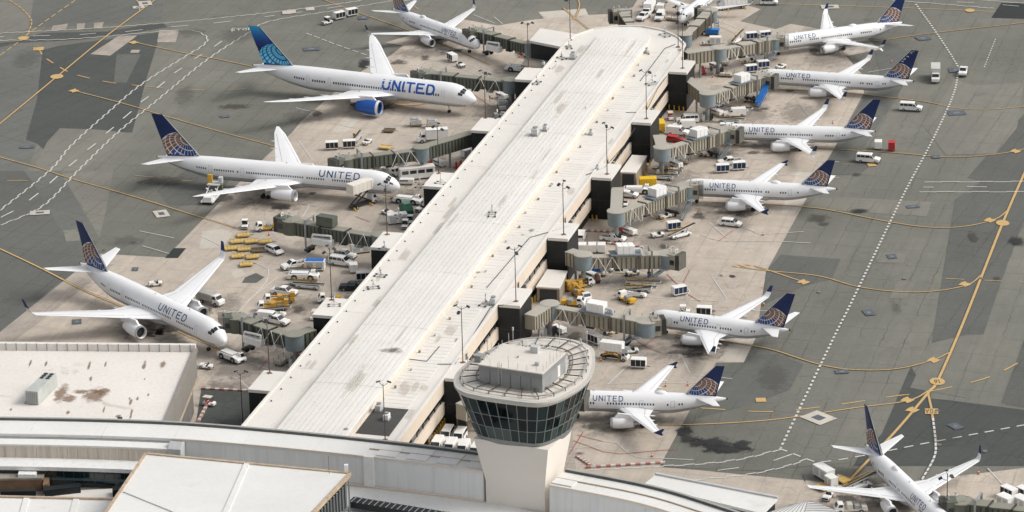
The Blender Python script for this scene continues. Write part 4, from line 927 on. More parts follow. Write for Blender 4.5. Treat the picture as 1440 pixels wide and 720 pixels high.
# panes: each sheet of glass its own part, three rows
def per(ring, n):
    P = [Vector(p) for p in ring]; P.append(P[0]); L = [0]
    for a, b in zip(P, P[1:]): L.append(L[-1]+(b-a).length)
    out = []; k = 0
    for i in range(n):
        s = L[-1]*i/n
        while L[k+1] < s: k += 1
        t = (s-L[k])/max(1e-6, L[k+1]-L[k]); out.append(P[k].lerp(P[k+1], t))
    return out
NPAN = 44
TG = [glass_mat('cab_glass_%s' % n, c, r) for n, c, r in (('deep', (.007,.013,.014), .05), ('teal', (.020,.036,.035), .05), ('pale', (.075,.095,.092), .06), ('black', (.004,.006,.007), .05))]
for g_ in TG: g_.node_tree.nodes['Principled BSDF'].inputs['Specular IOR Level'].default_value = .16
lo, hi = per(cabring(.04, ZB+.45), NPAN), per(cabring(.97, ZT-.7), NPAN)
for i in range(NPAN):
    j = (i+1) % NPAN
    for r0, r1 in ((0,.30),(.30,.62),(.62,1)):
        a, b, c, d = lo[i].lerp(hi[i], r0), lo[j].lerp(hi[j], r0), lo[j].lerp(hi[j], r1), lo[i].lerp(hi[i], r1)
        m_ = (a+b+c+d)/4; q = [p+(m_-p)*.035 for p in (a, b, c, d)]
        n = (q[1]-q[0]).cross(q[3]-q[0]).normalized()
        if n.dot(m_-Vector((0,4,25))) < 0: n = -n
        mb = MB(); tilt = [random.uniform(-.03,.03) for _ in range(4)]
        mb.hull([p-n*.12 for p in q], [p+n*(.02+tl) for p, tl in zip(q, tilt)])
        g = TG[2 if (r0 == 0 and random.random() < .35) else 1 if (r0 == 0 or random.random() < .25) else 3 if random.random() < .4 else 0]
        mb.build('window_pane', g, tw)
    mb = MB(); mb.bar(lo[i], hi[i], .13, .2); mb.build('mullion', M('mullion_grey', (.20,.22,.21), .5, .1), tw)
for t in (.30,.62):
    R = [a.lerp(b, t) for a, b in zip(lo, hi)]; mb = MB()
    for a, b in zip(R, R[1:]+R[:1]): mb.bar(a, b, .12, .12)
    mb.build('transom', M('mullion_grey'), tw)
mb = MB(); mb.loft([cabring(.97, ZT-.75, .1), cabring(1, ZT-.15, .35), cabring(1, ZT+.25, .35), cabring(1, ZT+.3, -.3)]); mb.build('roof_rim', RIMM, tw)
mb = MB(); mb.loft([cabring(1, ZT+.1, -.2), cabring(1, ZT+.36, -.3)]); mb.build('roof_deck', TD, tw)
# walkway rail and track round the roof
for g, z in ((-1.1,1.0),(-3.6,.9)):
    R = per(cabring(1, ZT+.3, g), 40); mb = MB()
    for a, b in zip(R, R[1:]+R[:1]): mb.bar(a+Vector((0,0,z*.6)), b+Vector((0,0,z*.6)), .22, .2)
    mb.build('maintenance_track', M('track_brown', (.20,.17,.14), .6, .2) if g < -2 else M('track_grey', (.36,.34,.31), .6, .2), tw)
Ro, Ri = per(cabring(1, ZT+.9, -.8), 26), per(cabring(1, ZT+.9, -4.2), 26)
for a, b in list(zip(Ro, Ri))[::1]:
    mb = MB(); mb.bar(a, b, .16, .16); mb.build('track_bracket', M('bracket_dark', (.07,.065,.06), .6, .2), tw)
    for e in (a, b): mb = MB(); mb.tube(e, e-Vector((0,0,.6)), .07, 5); mb.build('bracket_foot', M('bracket_dark'), tw)
mb = MB(); mb.box(-6.1,6.2,-5.2,5.2,ZT+.3,ZT+3.9); ph = mb.build('penthouse', M('penthouse_grey', (.30,.305,.30), .8, .1, .4), tw)
mb = MB(); mb.box(-6.25,6.35,-5.35,5.35,ZT+3.9,ZT+4.1); mb.build('penthouse_roof', TD, ph)
mb = MB(); mb.box(-6.16,6.26,-5.26,5.26,ZT+3.0,ZT+3.9); mb.build('penthouse_fascia', M('fascia_band', (.27,.275,.27), .8, .1, .4), ph)
for x in (-4,-2,0,2,4): mb = MB(); mb.box(x-.03,x+.03,-5.24,-5.2,ZT+.5,ZT+3.0); mb.build('panel_joint', DARK, ph)
mb = MB(); mb.box(6.2,6.26,1.6,2.7,ZT+.6,ZT+2.8); mb.build('door', WHITE, ph)
mb = MB()
for x in (-2.3,-1.6): mb.tube((x,-5.4,ZT+.3),(x,-5.4,ZT+5.0),.05,5)
for k in range(12): mb.tube((-2.3,-5.4,ZT+.6+k*.36),(-1.6,-5.4,ZT+.6+k*.36),.035,4)
mb.build('ladder', LGREY, ph)
random.seed(5)
for k in range(26):
    s = k/26*4; x, y = [(-5.8+11.7*(s % 1), -5.0), (6.0, -5+10*(s % 1)), (6-11.7*(s % 1), 5.0), (-5.8, 5-10*(s % 1))][int(s)]
    mb = MB(); mb.tube((x,y,ZT+4.1),(x,y,ZT+random.choice((5.2,5.2,5.4,6.4))),.045,4); mb.build('antenna_rod', LGREY, ph)
for x, y, s in ((1.0,3.6,1.0),(3.9,-2.0,.55),(-.8,.2,.3)): mb = MB(); mb.cbox(x,y,ZT+4.1+s*.6,s*1.5,s*1.2,s*1.2); mb.build('equipment_box', LGREY, ph)
for x, y, h in ((9.0,14,3.4),(5,18,3),(-4,18.5,3.2),(-10.5,8,3),(-10.3,-1,3.2),(9.6,7,2.6),(0,17,4.4),(7.2,10,4.8),(-8.5,15,3.0)):
    mb = MB(); mb.tube((x,y,ZT+.3),(x,y,ZT+h),.06,5); mb.cbox(x,y,ZT+h,.25,.25,.6); mb.build('antenna_mast', LGREY, tw)
mb = MB(); mb.cbox(-10.6,4.5,ZT+.9,1.3,1.6,1.4); mb.build('equipment_cabinet', GREYM, tw)
for k in range(6): mb = MB(); mb.bar((-7.5+k*1.1,8.5,ZT+.8),(-6.8+k*1.3,15.5,ZT+1.0),.12,.12); mb.build('cable_rack', LGREY, tw)
# ================================================================== AIRLINERS
def clip(poly, conv):
    """Sutherland-Hodgman: poly clipped by the convex counter-clockwise polygon conv"""
    out = poly
    for i in range(len(conv)):
        a, b = conv[i], conv[(i+1) % len(conv)]; inp = out; out = []
        if not inp: return []
        side = lambda p: (b[0]-a[0])*(p[1]-a[1])-(b[1]-a[1])*(p[0]-a[0])
        for j in range(len(inp)):
            p, q = inp[j-1], inp[j]; sp, sq = side(p), side(q)
            if (sp >= 0) != (sq >= 0):
                t = sp/(sp-sq); out.append((p[0]+(q[0]-p[0])*t, p[1]+(q[1]-p[1])*t))
            if sq >= 0: out.append(q)
    return out
def ccw(P):
    return P if sum(P[i-1][0]*P[i][1]-P[i][0]*P[i-1][1] for i in range(len(P))) > 0 else P[::-1]
AF = [(0,0),(.03,.42),(.12,.78),(.3,1),(.55,.82),(.8,.40),(1,.04),(1,-.04),(.8,-.25),(.55,-.45),(.3,-.6),(.12,-.5),(.03,-.3)]
def wing_ring(xle, y, z, c, th, vert=0.0):
    """aerofoil section; vert = 1 turns the thickness sideways (fin, winglet)"""
    r = []
    for t, k in AF:
        r.append((xle-t*c, y-(k*th/2)*vert, z+(k*th/2)*(1-vert)))
    return r
TYPES = {
 'n737': dict(ry=1.88, rz=2.0, zc=3.35, Ln=4.6, Lt=11.5, half=17.0, zr=2.25, zt=4.1, dtip=16.3, wing=[(1.5,8.6,7.6),(5.5,6.0,4.4),(17.0,0,1.5)], eng=(4.83,1.42,1.06,4.6,3.6), fin=(8.8,2.3,1.9,-.05,5.0,12.5), stab=(7.2,4.8,1.2,3.9,1.2,4.6,5.6), winglet=(.95,2.35,1.5), ttl=(1.02,8.2,5.9), win=(5.6,.56,.30,.42), cone=1.2, gear=(.55,2.86,1), mg=1.1, glob=3.9),
 'n320': dict(ry=1.975, rz=2.07, zc=3.72, Ln=4.7, Lt=12, half=16.9, zr=2.7, zt=4.6, dtip=15.0, wing=[(1.6,8.2,7.0),(6.2,5.6,3.9),(16.9,0,1.5)], eng=(5.75,1.62,1.1,4.6,3.4), fin=(8.2,2.0,1.8,.35,5.5,11.75), stab=(6.2,4.6,1.4,3.6,1.3,5.0,5.9), winglet='fence', ttl=(1.02,7.8,5.8), win=(5.4,.56,.30,.42), cone=.0, gear=(.58,3.8,1), mg=1.15, glob=3.7),
 'w767': dict(ry=2.52, rz=2.7, zc=4.55, Ln=6.6, Lt=16.5, half=23.8, zr=3.4, zt=6.2, dtip=20.0, wing=[(2.2,14.6,11.6),(8.0,10.6,6.6),(23.8,0,2.3)], eng=(7.9,2.35,1.42,6.0,4.4), fin=(11.6,3.0,2.9,-.2,7.0,15.9), stab=(9.3,6.2,1.8,5.6,1.8,6.2,7.4), winglet=(1.6,3.3,2.1), ttl=(1.45,11.2,9.8), win=(6.8,.58,.30,.44), cone=.6, gear=(.50,4.6,2), mg=1.5, glob=5.3),
 'w764': dict(ry=2.52, rz=2.7, zc=4.6, Ln=6.6, Lt=16.5, half=25.9, zr=3.4, zt=6.9, dtip=20.8, wing=[(2.2,17.0,11.6),(8.0,12.9,6.8),(22.5,3.0,2.9),(25.9,0,.7)], eng=(7.9,2.4,1.42,6.0,4.4), fin=(11.6,3.0,2.9,-.4,7.0,16.8), stab=(9.3,6.2,1.8,5.6,1.8,6.2,7.4), winglet=None, ttl=(1.5,9.3,9.8), win=(6.8,.58,.30,.44), cone=.6, gear=(.50,4.6,2), mg=1.5, glob=5.6),
 'w787': dict(ry=2.88, rz=2.97, zc=4.85, Ln=7.8, Lt=19, half=30.0, zr=3.6, zt=8.0, dtip=19.6, wing=[(2.5,22.4,12.6),(9.3,16.6,7.2),(25.5,4.3,3.2),(28.6,1.6,1.9),(30.0,0,.5)], eng=(9.7,2.55,1.85,6.4,5.0), fin=(12.2,3.4,3.2,-.4,7.4,17.0), stab=(9.9,6.4,1.7,5.9,1.5,6.4,7.6), winglet=None, ttl=(2.35,10.4,14.0), win=(7.6,.66,.38,.56), cone=.5, gear=(.50,4.9,2), mg=1.6, glob=5.4),
 'e175': dict(ry=1.5, rz=1.68, zc=2.95, Ln=4.0, Lt=9.5, half=13.6, zr=1.95, zt=3.6, dtip=13.5, wing=[(1.2,6.6,5.6),(4.6,4.6,3.4),(13.6,0,1.2)], eng=(4.1,1.35,.85,3.8,3.0), fin=(7.0,1.9,1.7,0,4.3,9.7), stab=(5.0,3.6,1.1,3.0,1.1,4.0,4.6), winglet=(.5,1.7,1.1), ttl=(1.0,6.5,4.6), win=(5,.6,.26,.34), cone=.6, gear=(.55,2.6,1), mg=.95, glob=3.1),
}
def airliner(kind, tail, hd, L, label, group, new=False, dome=False, ref=40.0, dtip=None, docked=True):
    """tail: world point (x, y) lying ref metres behind along the heading (fit origin); hd heading in degrees; L length"""
    T = TYPES[kind]; h = rad(hd); ry, rz, zc, Ln, Lt = T['ry'], T['rz'], T['zc'], T['Ln'], T['Lt']
    k = L-ref; nose = Vector((tail[0]+math.cos(h)*k, tail[1]+math.sin(h)*k, .05))
    t = empty('airliner', nose, h, label, 'airplane', group)
    def prof(x):
        """x = metres behind the nose -> (ry, rz, zc)"""
        if x < Ln:
            q = x/Ln; f = max(.0, (1-(1-q)**2.3))**.60; return ry*f, rz*f, zc-rz*.30*(1-q)**1.8
        if x > L-Lt:
            q = min(1, (x-(L-Lt))/(Lt-T['cone'])); f = 1-.93*q**1.65; r = rz*f; return ry*f, r, (zc+rz-.36*rz*q*q)-r
        return ry, rz, zc
    def surf(x, phi, e=0.0):
        a, b, c = prof(x); return (-x, (a+e)*math.cos(phi), c+(b+e)*math.sin(phi))
    xs = [0.0,.06,.2,.45,.8,1.3,1.9,2.6,3.4,4.3]; xs = [x*Ln/4.6 for x in xs]; x = Ln
    while x < L-Lt: xs.append(x); x += 2.5
    xs += [L-Lt+(Lt-T['cone'])*i/14 for i in range(15)]
    NSEG = 28; mb = MB(); rings = []
    for x in xs: rings.append([surf(max(x, .004), 2*math.pi*i/NSEG+.0001) for i in range(NSEG)])
    vs = [p for r in rings for p in r]; fs = []; mi = []
    for a in range(len(rings)-1):
        for i in range(NSEG):
            j = (i+1) % NSEG; fs.append((a*NSEG+i, a*NSEG+j, (a+1)*NSEG+j, (a+1)*NSEG+i)); ph = (i+.5)/NSEG*360
            mi.append(1 if (205 if not new else 222) < ph < (335 if not new else 318) and xs[a] < L-2.2*T['cone']-1 and xs[a] > .25*Ln else 0)
    fs += [tuple(range(NSEG))[::-1], tuple((len(rings)-1)*NSEG+i for i in range(NSEG))]; mi += [0, 0]
    mb.v = vs; mb.f = fs; mb.m = mi; fus = mb.build('fuselage', [AIRWHITE, AIRGREY], t, smooth=True)
    # wing-body fairing
    y0, xr, cr = T['wing'][0]; dt = dtip if dtip is not None else T['dtip']
    xtip = L-dt-.0                                     # distance of the wing tip's leading edge behind the nose
    xw = lambda off: -(xtip-T['wing'][-1][2]*.5-off)    # local x of a leading-edge offset
    mb = MB(); xa, xb = xw(xr)+1.6, xw(xr)-cr-2.2; rr = []
    for q, s in ((0,.15),(.12,.72),(.3,1),(.7,1),(.9,.7),(1,.15)):
        rr.append([(xa+(xb-xa)*q, ry*1.13*s*math.cos(a), zc-rz*.66+rz*.52*s*math.sin(a)) for a in [2*math.pi*i/16 for i in range(16)]])
    mb.loft(rr); mb.build('belly_fairing', AIRGREY, t, smooth=True)
    # windows and doors
    z_w, wlen, ww, wh = T['win'][0], T['win'][1], T['win'][2], T['win'][3]; ph0 = .16 if kind != 'w787' else .14
    mb = MB()
    for sd in (1, -1):
        x = z_w+1.2
        while x < L-Lt+Lt*.30:
            skip = any(abs(x-d) < 1.0 for d in (z_w, L*.27, L*.62, L-Lt+1.5)) or random.random() < .03
            if not skip:
                p0, p1 = ph0-wh/2/rz, ph0+wh/2/rz; f = lambda xx, pp: surf(xx, pp if sd > 0 else math.pi-pp, .018)
                mb.add([f(x, p0), f(x+ww, p0), f(x+ww, p1), f(x, p1)], [(0,1,2,3)])
            x += wlen
    mb.build('cabin_windows', AIRGLASS, t, kind='stuff', fix=False)
    for sd in (1, -1):
        for d, wd in ((z_w-.2,.85),(L*.62 if kind[0] == 'w' else L*.5,.75),(L-Lt+1.2,.8)):
            p0, p1 = -.18, .52; f = lambda xx, pp, e=.012: surf(xx, pp if sd > 0 else math.pi-pp, e); mb = MB(); s = .07
            for a0, a1, b0, b1 in ((d,d+s,p0,p1),(d+wd-s,d+wd,p0,p1),(d+s,d+wd-s,p0,p0+s/rz),(d+s,d+wd-s,p1-s/rz,p1)):
                for k_ in range(3): c0, c1 = b0+(b1-b0)*k_/3, b0+(b1-b0)*(k_+1)/3; mb.add([f(a0,c0), f(a1,c0), f(a1,c1), f(a0,c1)], [(0,1,2,3)])
            mb.build('door_outline', M('door_line', (.45,.46,.48), .5, .05), t, fix=False)
    for sd in (1, -1):                                   # flight-deck panes
        for a0, a1, x0, x1 in ((84,62,.30,.42),(60,41,.31,.45),(39,24,.36,.50)):
            f = lambda xx, deg, e=.02: surf(xx*Ln, rad(deg if sd > 0 else 180-deg), e); mb = MB()
            n = 3
            for i in range(n):
                b0, b1 = a0+(a1-a0)*i/n, a0+(a1-a0)*(i+1)/n
                mb.add([f(x0,b0), f(x0,b1), f((x0+x1)/2,b1,.03), f((x0+x1)/2,b0,.03), f(x1,b1), f(x1,b0)], [(0,1,2,3),(3,2,4,5)])
            mb.build('cockpit_pane', GLASS, t, fix=False)
    # title
    hgt, xs0, tl = T['ttl']; q, wid = strokes('UNITED', .225 if new else .155, .42 if new else .46); kx = tl/wid
    for sd in (1, -1):
        mb = MB(); pc = (.46 if not new else .22)
        for k_, quad in enumerate(q):
            vs = []
            for x, y in quad:
                X = xs0+(x*kx if sd > 0 else (tl-x*kx)); pp = pc+(y-.12)*hgt/rz
                vs.append(surf(X, pp if sd > 0 else math.pi-pp, .022+.0006*(k_ % 9)))
            mb.add(vs, [(0,1,2,3)])
        mb.build('airline_lettering', ROYAL if new else TITLE, t, fix=False, kind='stuff')
        mb = MB()                                       # cheatline between white and grey
        for x in [Ln*.4+(L-Lt*.5-Ln*.4)*i/40 for i in range(40)]:
            dx = (L-Lt*.5-Ln*.4)/40; p = -.46 if not new else -.60
            f = lambda xx, e: surf(xx, p+e if sd > 0 else math.pi-p-e, .014)
            mb.add([f(x,0), f(x+dx,0), f(x+dx,.03), f(x,.03)], [(0,1,2,3)])
        mb.build('cheatline', M('cheatline_grey', (.16,.17,.20), .4, .05) if not new else TITLE, t, fix=False)
    # wings
    for sd in (1, -1):
        rings = []; half = T['half']; W = T['wing']
        pts = [(0.0, W[0][1]+.5, W[0][2]+.4)]+W
        for y, off, c in pts:
            s = y/half; z = T['zr']+(T['zt']-T['zr'])*(s**1.25 if kind in ('w787','w764') else s); th = c*(.13 if y < half*.4 else .105)
            rings.append([(p[0], p[1]*sd, p[2]) for p in wing_ring(xw(off), y, z, c, th)])
        mb = MB(); mb.loft(rings); wg = mb.build('wing', AIRWHITE, t, smooth=True)
        wl = T['winglet']; y, off, c = W[-1]
        if isinstance(wl, tuple):
            dy, dz, dx = wl; ct = c*.42; z0 = T['zt']
            R = [(xw(0), half, z0, c, c*.1, 0), (xw(0)-dx*.25, half+dy*.45, z0+dz*.16, c*.86, c*.08, .5), (xw(0)-dx*.5, half+dy*.72, z0+dz*.42, c*.7, c*.07, .9), (xw(0)-dx, half+dy, z0+dz, ct, ct*.08, 1)]
            mb = MB(); mb.loft([[(p[0], p[1]*sd, p[2]) for p in wing_ring(*r)] for r in R[:3]]); mb.build('winglet_base', AIRWHITE, wg, smooth=True)
            mb = MB(); mb.loft([[(p[0], p[1]*sd, p[2]) for p in wing_ring(*r)] for r in R[2:]]); mb.build('winglet', NAVY, wg, smooth=True)
            if kind == 'n737' and not label.count('blended'):
                R2 = [(xw(0)-.3, half+.25, z0, c*.55, .1, .5), (xw(0)-1.1, half+.75, z0-.75, .35, .04, 1)]
                mb = MB(); mb.loft([[(p[0], p[1]*sd, p[2]) for p in wing_ring(*r)] for r in R2]); mb.build('lower_winglet', AIRWHITE, wg, smooth=True)
        elif wl == 'fence':
            mb = MB(); x = xw(0); z0 = T['zt']; yy = half*sd
            mb.hull([(x,yy-.03,z0), (x-c*1.2,yy-.03,z0+.85), (x-c*1.45,yy-.03,z0+.75), (x-c*1.1,yy-.03,z0), (x-c*1.3,yy-.03,z0-.5), (x-c*1.0,yy-.03,z0-.55)], [(x,yy+.03,z0), (x-c*1.2,yy+.03,z0+.85), (x-c*1.45,yy+.03,z0+.75), (x-c*1.1,yy+.03,z0), (x-c*1.3,yy+.03,z0-.5), (x-c*1.0,yy+.03,z0-.55)])
            mb.build('wingtip_fence', NAVY, wg)
        # flap-track fairings
        for fr_ in ((.30,.48,.66) if kind[0] != 'w' else (.26,.42,.58,.72)):
            y = half*fr_
            for (ya, oa, ca), (yb, ob, cb) in zip(W, W[1:]):
                if ya <= y <= yb: s = (y-ya)/(yb-ya); off, c = oa+(ob-oa)*s, ca+(cb-ca)*s
            z = T['zr']+(T['zt']-T['zr'])*fr_-.18; x0 = xw(off)-c*.62; ln = c*.62
            mb = MB(); mb.lathe([(.02,0),(.17,-ln*.25),(.2,-ln*.5),(.14,-ln*.8),(.02,-ln)], 'x', (x0, y*sd, z-.06), 8); mb.build('flap_fairing', AIRWHITE, wg, smooth=True)
        # gap lines of flaps, spoilers and slats on the upper side
        for (ya, oa, ca), (yb, ob, cb) in list(zip(W, W[1:]))[:2]:
            for fc, kk in ((.76,.47),(.14,.82)):
                pa, pb = [], []
                for y, o_, c_ in ((ya+.3, oa, ca), (yb-.25, ob, cb)):
                    zz = T['zr']+(T['zt']-T['zr'])*((y/half)**1.25 if kind in ('w787','w764') else y/half)+kk*c_*(.13 if y < half*.4 else .105)/2+.03
                    pa.append((xw(o_)-c_*fc, y*sd, zz)); pb.append((xw(o_)-c_*fc-.09, y*sd, zz))
                mb = MB(); mb.add([pa[0], pb[0], pb[1], pa[1]], [(0,1,2,3)]); mb.build('flap_gap', M('gap_grey', (.34,.35,.37), .6, .05), wg, fix=False)
        # engine
        ey, ez, er, el, fwd = T['eng']
        for (ya, oa, ca), (yb, ob, cb) in zip(W, W[1:]):
            if ya <= ey <= yb: s = (ey-ya)/(yb-ya); off = oa+(ob-oa)*s
        ex = xw(off)+fwd; o = (0, 0, 0); en = empty('engine', (0,0,0)); bpy.data.objects.remove(en)
        cm = ROYAL if new else AIRWHITE
        mb = MB(); mb.lathe([(er*.86,-.14*el),(er*.82,-.02*el),(er*.90,0),(er*.98,-.05*el),(er*1.03,-.25*el),(er*1.0,-.55*el),(er*.82,-.80*el),(er*.66,-.98*el),(er*.58,-.98*el),(er*.6,-.6*el)], 'x', (ex, ey*sd, ez), 24, caps=False)
        e_ = mb.build('engine', cm, t, smooth=True)
        mb = MB(); mb.lathe([(er*.80,-.03*el),(er*.905,.003*el),(er*1.0,-.06*el),(er*1.005,-.10*el)], 'x', (ex, ey*sd, ez), 24, caps=False); mb.build('intake_lip', STEEL if not new else M('lip_white', (.7,.7,.7), .3, .05), e_, smooth=True)
        mb = MB(); mb.lathe([(er*.87,-.16*el),(er*.3,-.15*el),(.02,-.06*el)], 'x', (ex, ey*sd, ez), 20, caps=False); mb.build('fan', DARK, e_, smooth=True)
        mb = MB(); mb.lathe([(er*.6,-.62*el),(er*.5,-.98*el),(er*.36,-1.08*el),(er*.30,-1.10*el),(.03,-1.32*el)], 'x', (ex, ey*sd, ez), 16, caps=False); mb.build('exhaust_cone', DARK if new else GREYM, e_, smooth=True)
        zp = T['zr']+(T['zt']-T['zr'])*ey/half
        mb = MB(); mb.hull([(ex-.12*el, ey*sd-.16, ez+er*.9), (ex-.12*el, ey*sd+.16, ez+er*.9), (ex-el*.3, ey*sd+.2, zp+.35), (ex-el*.3, ey*sd-.2, zp+.35)], [(ex-el*1.25, ey*sd-.14, ez+er*.35), (ex-el*1.25, ey*sd+.14, ez+er*.35), (ex-el*1.3, ey*sd+.2, zp-.05), (ex-el*1.3, ey*sd-.2, zp-.05)]); mb.build('pylon', AIRWHITE, e_)
        # main gear
        gx = xw(W[0][1])-W[0][2]*.72; gy = T['gear'][1]*sd; wr = T['gear'][0]
        mb = MB(); mb.tube((gx,gy,zp-.2),(gx,gy,wr),.16 if kind[0] == 'n' else .28,8); mb.tube((gx,gy,wr*1.6),(gx-.1,gy*.3,zp-.4),.09,6); gr = mb.build('main_gear', LGREY, t)
        for dx in ((0,) if T['gear'][2] == 1 else (.7,-.7)):
            for dy in (-.42,.42) if kind[0] == 'n' else (-.62,.62):
                mb = MB(); mb.lathe([(wr*.5,-.2),(wr*.95,-.19),(wr,-.12),(wr,.12),(wr*.95,.19),(wr*.5,.2)], 'y', (gx+dx,gy+dy,wr), 14); mb.build('wheel', RUBBER, gr, smooth=True)
        # tailplane
        hs, fo, dih, rc_, tc_, z0, z1 = T['stab']; xr_ = -(L-fo-T['cone']*.6-1.4)
        R = [(xr_+.9, 0, z0, rc_+1.2, .45, 0), (xr_, hs*.13, z0+.1, rc_, .4, 0), (xr_-hs*.62, hs, z1, tc_, .12, 0)]
        mb = MB(); mb.loft([[(p[0], p[1]*sd, p[2]) for p in wing_ring(*r)] for r in R]); mb.build('tailplane', AIRWHITE, t, smooth=True)
    # nose gear
    gx = -(Ln*.98); wr = T['gear'][0]*.72; mb = MB(); mb.tube((gx,0,zc-rz*.9),(gx+.15,0,wr),.12,8); gr = mb.build('nose_gear', LGREY, t)
    for dy in (-.24,.24): mb = MB(); mb.lathe([(wr*.5,-.12),(wr*.95,-.11),(wr,-.06),(wr,.06),(wr*.95,.11),(wr*.5,.12)], 'y', (gx+.15,dy,wr), 12); mb.build('wheel', RUBBER, gr, smooth=True)
    # fin
    frl, frt, ftc, fte, fz0, fz1 = T['fin']; rootLE, rootTE, tipTE = -(L-frl), -(L-frt), -(L-fte); tipLE = tipTE+ftc
    R = [(rootLE+.3, 0, fz0-.5, rootLE+.3-rootTE-.2, .62, 1), (rootLE-.2, 0, fz0+.1, rootLE-.2-rootTE, .6, 1), (tipLE, 0, fz1, ftc, .22, 1)]
    mb = MB(); mb.loft([wing_ring(*r) for r in R]); fn = mb.build('fin', NAVY, t, smooth=True)
    mb = MB(); mb.hull([(rootLE+4.2, -.05, fz0-.25), (rootLE+4.2, .05, fz0-.25), (rootLE+.2, .0, fz0-.1)], [(rootLE-1.4, -.3, fz0-.6), (rootLE-1.4, .3, fz0-.6), (rootLE-1.2, 0, fz0+1.6)]); mb.build('dorsal_fillet', AIRWHITE, fn)
    mb = MB(); mb.hull([(rootLE+.02,-.10,fz0), (rootLE+.14,0,fz0), (rootLE+.02,.10,fz0)], [(tipLE-.06,-.05,fz1), (tipLE+.10,0,fz1), (tipLE-.06,.05,fz1)]); mb.build('leading_edge', STEEL if new else LGREY, fn)
    F = ccw([(rootLE-.35,fz0+.22), (rootTE+.25,fz0+.22), (tipTE+.15,fz1-.1), (tipLE-.2,fz1-.1)])
    gr_ = T['glob']; gc = (rootTE+(rootLE-rootTE)*.40, fz0+.15)
    def gp(la, lo):
        la, lo = rad(la), rad(lo); x, y, z = math.cos(la)*math.sin(lo), math.sin(la), math.cos(la)*math.cos(lo)
        a = rad(40); y, z = y*math.cos(a)-z*math.sin(a), y*math.sin(a)+z*math.cos(a); b = rad(26); return x*math.cos(b)-y*math.sin(b), x*math.sin(b)+y*math.cos(b), z
    for sd in (1, -1):
        mb = MB(); yo = lambda z: sd*(.315-.19*(z-fz0)/(fz1-fz0)+.03)
        disc_ = [(gc[0]+gr_*math.cos(2*math.pi*i/40), gc[1]+gr_*math.sin(2*math.pi*i/40)) for i in range(40)]
        P = clip(disc_, F); mb.mi = 0
        mb.add([(x, yo(z), z) for x, z in P], [tuple(range(len(P)))])
        st = 15 if not new else 15; inn = .075 if not new else .13
        for la in range(-90, 90, st):
            for lo in range(-180, 180, st):
                g = [gp(la+st*a, lo+st*b) for a, b in ((inn,inn),(inn,1-inn),(1-inn,1-inn),(1-inn,inn))]
                if min(p[2] for p in g) < .02: continue
                g = [(gc[0]+(-p[0])*gr_*.985, gc[1]+p[1]*gr_*1.0) for p in g]
                # spherical cap: foreshorten towards the limb
                P = clip(clip(ccw(g), F), ccw(disc_)); 
                if len(P) < 3: continue
                cx = sum(p[0] for p in P)/len(P); cz = sum(p[1] for p in P)/len(P)
                if new: mb.mi = 1
                else: mb.mi = 1 if (cz-fz0) > gr_*.34-(rootTE-cx)*.10 or cx < rootTE+1.6 else 2
                mb.add([(x, yo(z)+sd*.02, z) for x, z in P], [tuple(range(len(P)))])
        mb.build('tail_globe', [M('globe_line', (.74,.72,.70), .5, .05), BRONZE, GLOBEBLUE] if not new else [M('globe_gap', (.012,.06,.26), .4, .05), CYAN, CYAN], fn, fix=False)
        if new:
            for i_ in range(9):
                ta, tb = .46+.06*i_, .46+.06*(i_+1); e_f = (i_+1)/9; mt = M('fin_blue_%d' % i_, (.012+.025*e_f**2, .03+.33*e_f**2.2, .12+.52*e_f**1.3), .35, .05)
                q = lambda s, e: (rootLE+(tipLE-rootLE)*e-.28 if s else rootTE+(tipTE-rootTE)*e+.12)
                P_ = [(q(1,ta), fz0+(fz1-fz0)*ta), (q(0,ta), fz0+(fz1-fz0)*ta), (q(0,tb), fz0+(fz1-fz0)*tb), (q(1,tb), fz0+(fz1-fz0)*tb)]
                mb = MB(); mb.add([(x, yo(z)-sd*.012, z) for x, z in P_], [(0,1,2,3)]); mb.build('fin_colour_band', mt, fn, fix=False)
    mb = MB(); mb.lathe([(.24,0),(.2,-.25),(.12,-.26)], 'x', (-(L-T['cone'])+.02, 0, prof(L)[2]), 10); mb.build('exhaust_pipe', DARK, t)
    if dome:
        xd = L*.62; mb = MB(); mb.lathe([(.02,-1.3),(.42,-.9),(.6,-.3),(.6,.3),(.42,.9),(.02,1.3)], 'x', (-xd, 0, zc+rz-.12), 12); mb.build('antenna_dome', AIRWHITE, t, smooth=True)
    for xd, hh in ((L*.22,.45),(L*.45,.4)):
        mb = MB(); mb.hull([(-xd,-.03,zc+rz-.05), (-xd-.5,-.03,zc+rz-.05), (-xd-.6,-.03,zc+rz+hh), (-xd-.4,-.03,zc+rz+hh)], [(-xd,.03,zc+rz-.05), (-xd-.5,.03,zc+rz-.05), (-xd-.6,.03,zc+rz+hh), (-xd-.4,.03,zc+rz+hh)]); mb.build('blade_antenna', AIRWHITE, t)
    return t
GP = 'airliners parked round the pier'
airliner('w787', (-7.92,817.44), 335.51, 62.8, 'widebody airliner with bright blue engines, blue fin and light blue tail globe', GP, new=True, ref=62.8, dtip=62.8-43.37)
airliner('w764', (-25.4,754.61), 341.39, 61.4, 'white widebody airliner with raked wingtips being catered, navy tail with bronze globe', GP, ref=61.4, dtip=61.4-40.63)
airliner('w767', (-59.45,661.56), 309.03, 54.9, 'white twin-engine widebody with tall winglets, nose towards the tow tractor by the hall', GP, ref=54.9, dtip=54.9-35.37)
airliner('n737', (-8.1,868.19), 307.41, 38.0+1.5, 'white narrowbody airliner at the gate beyond the blue-engined widebody', GP, ref=38.0, dtip=39.5-24.28-.5, dome=True)
airliner('n737', (67.5,860.68), 198.93, 41.0, 'long narrowbody with split winglets at the farthest gate of the tower side', GP, dtip=40-24.31, dome=True)
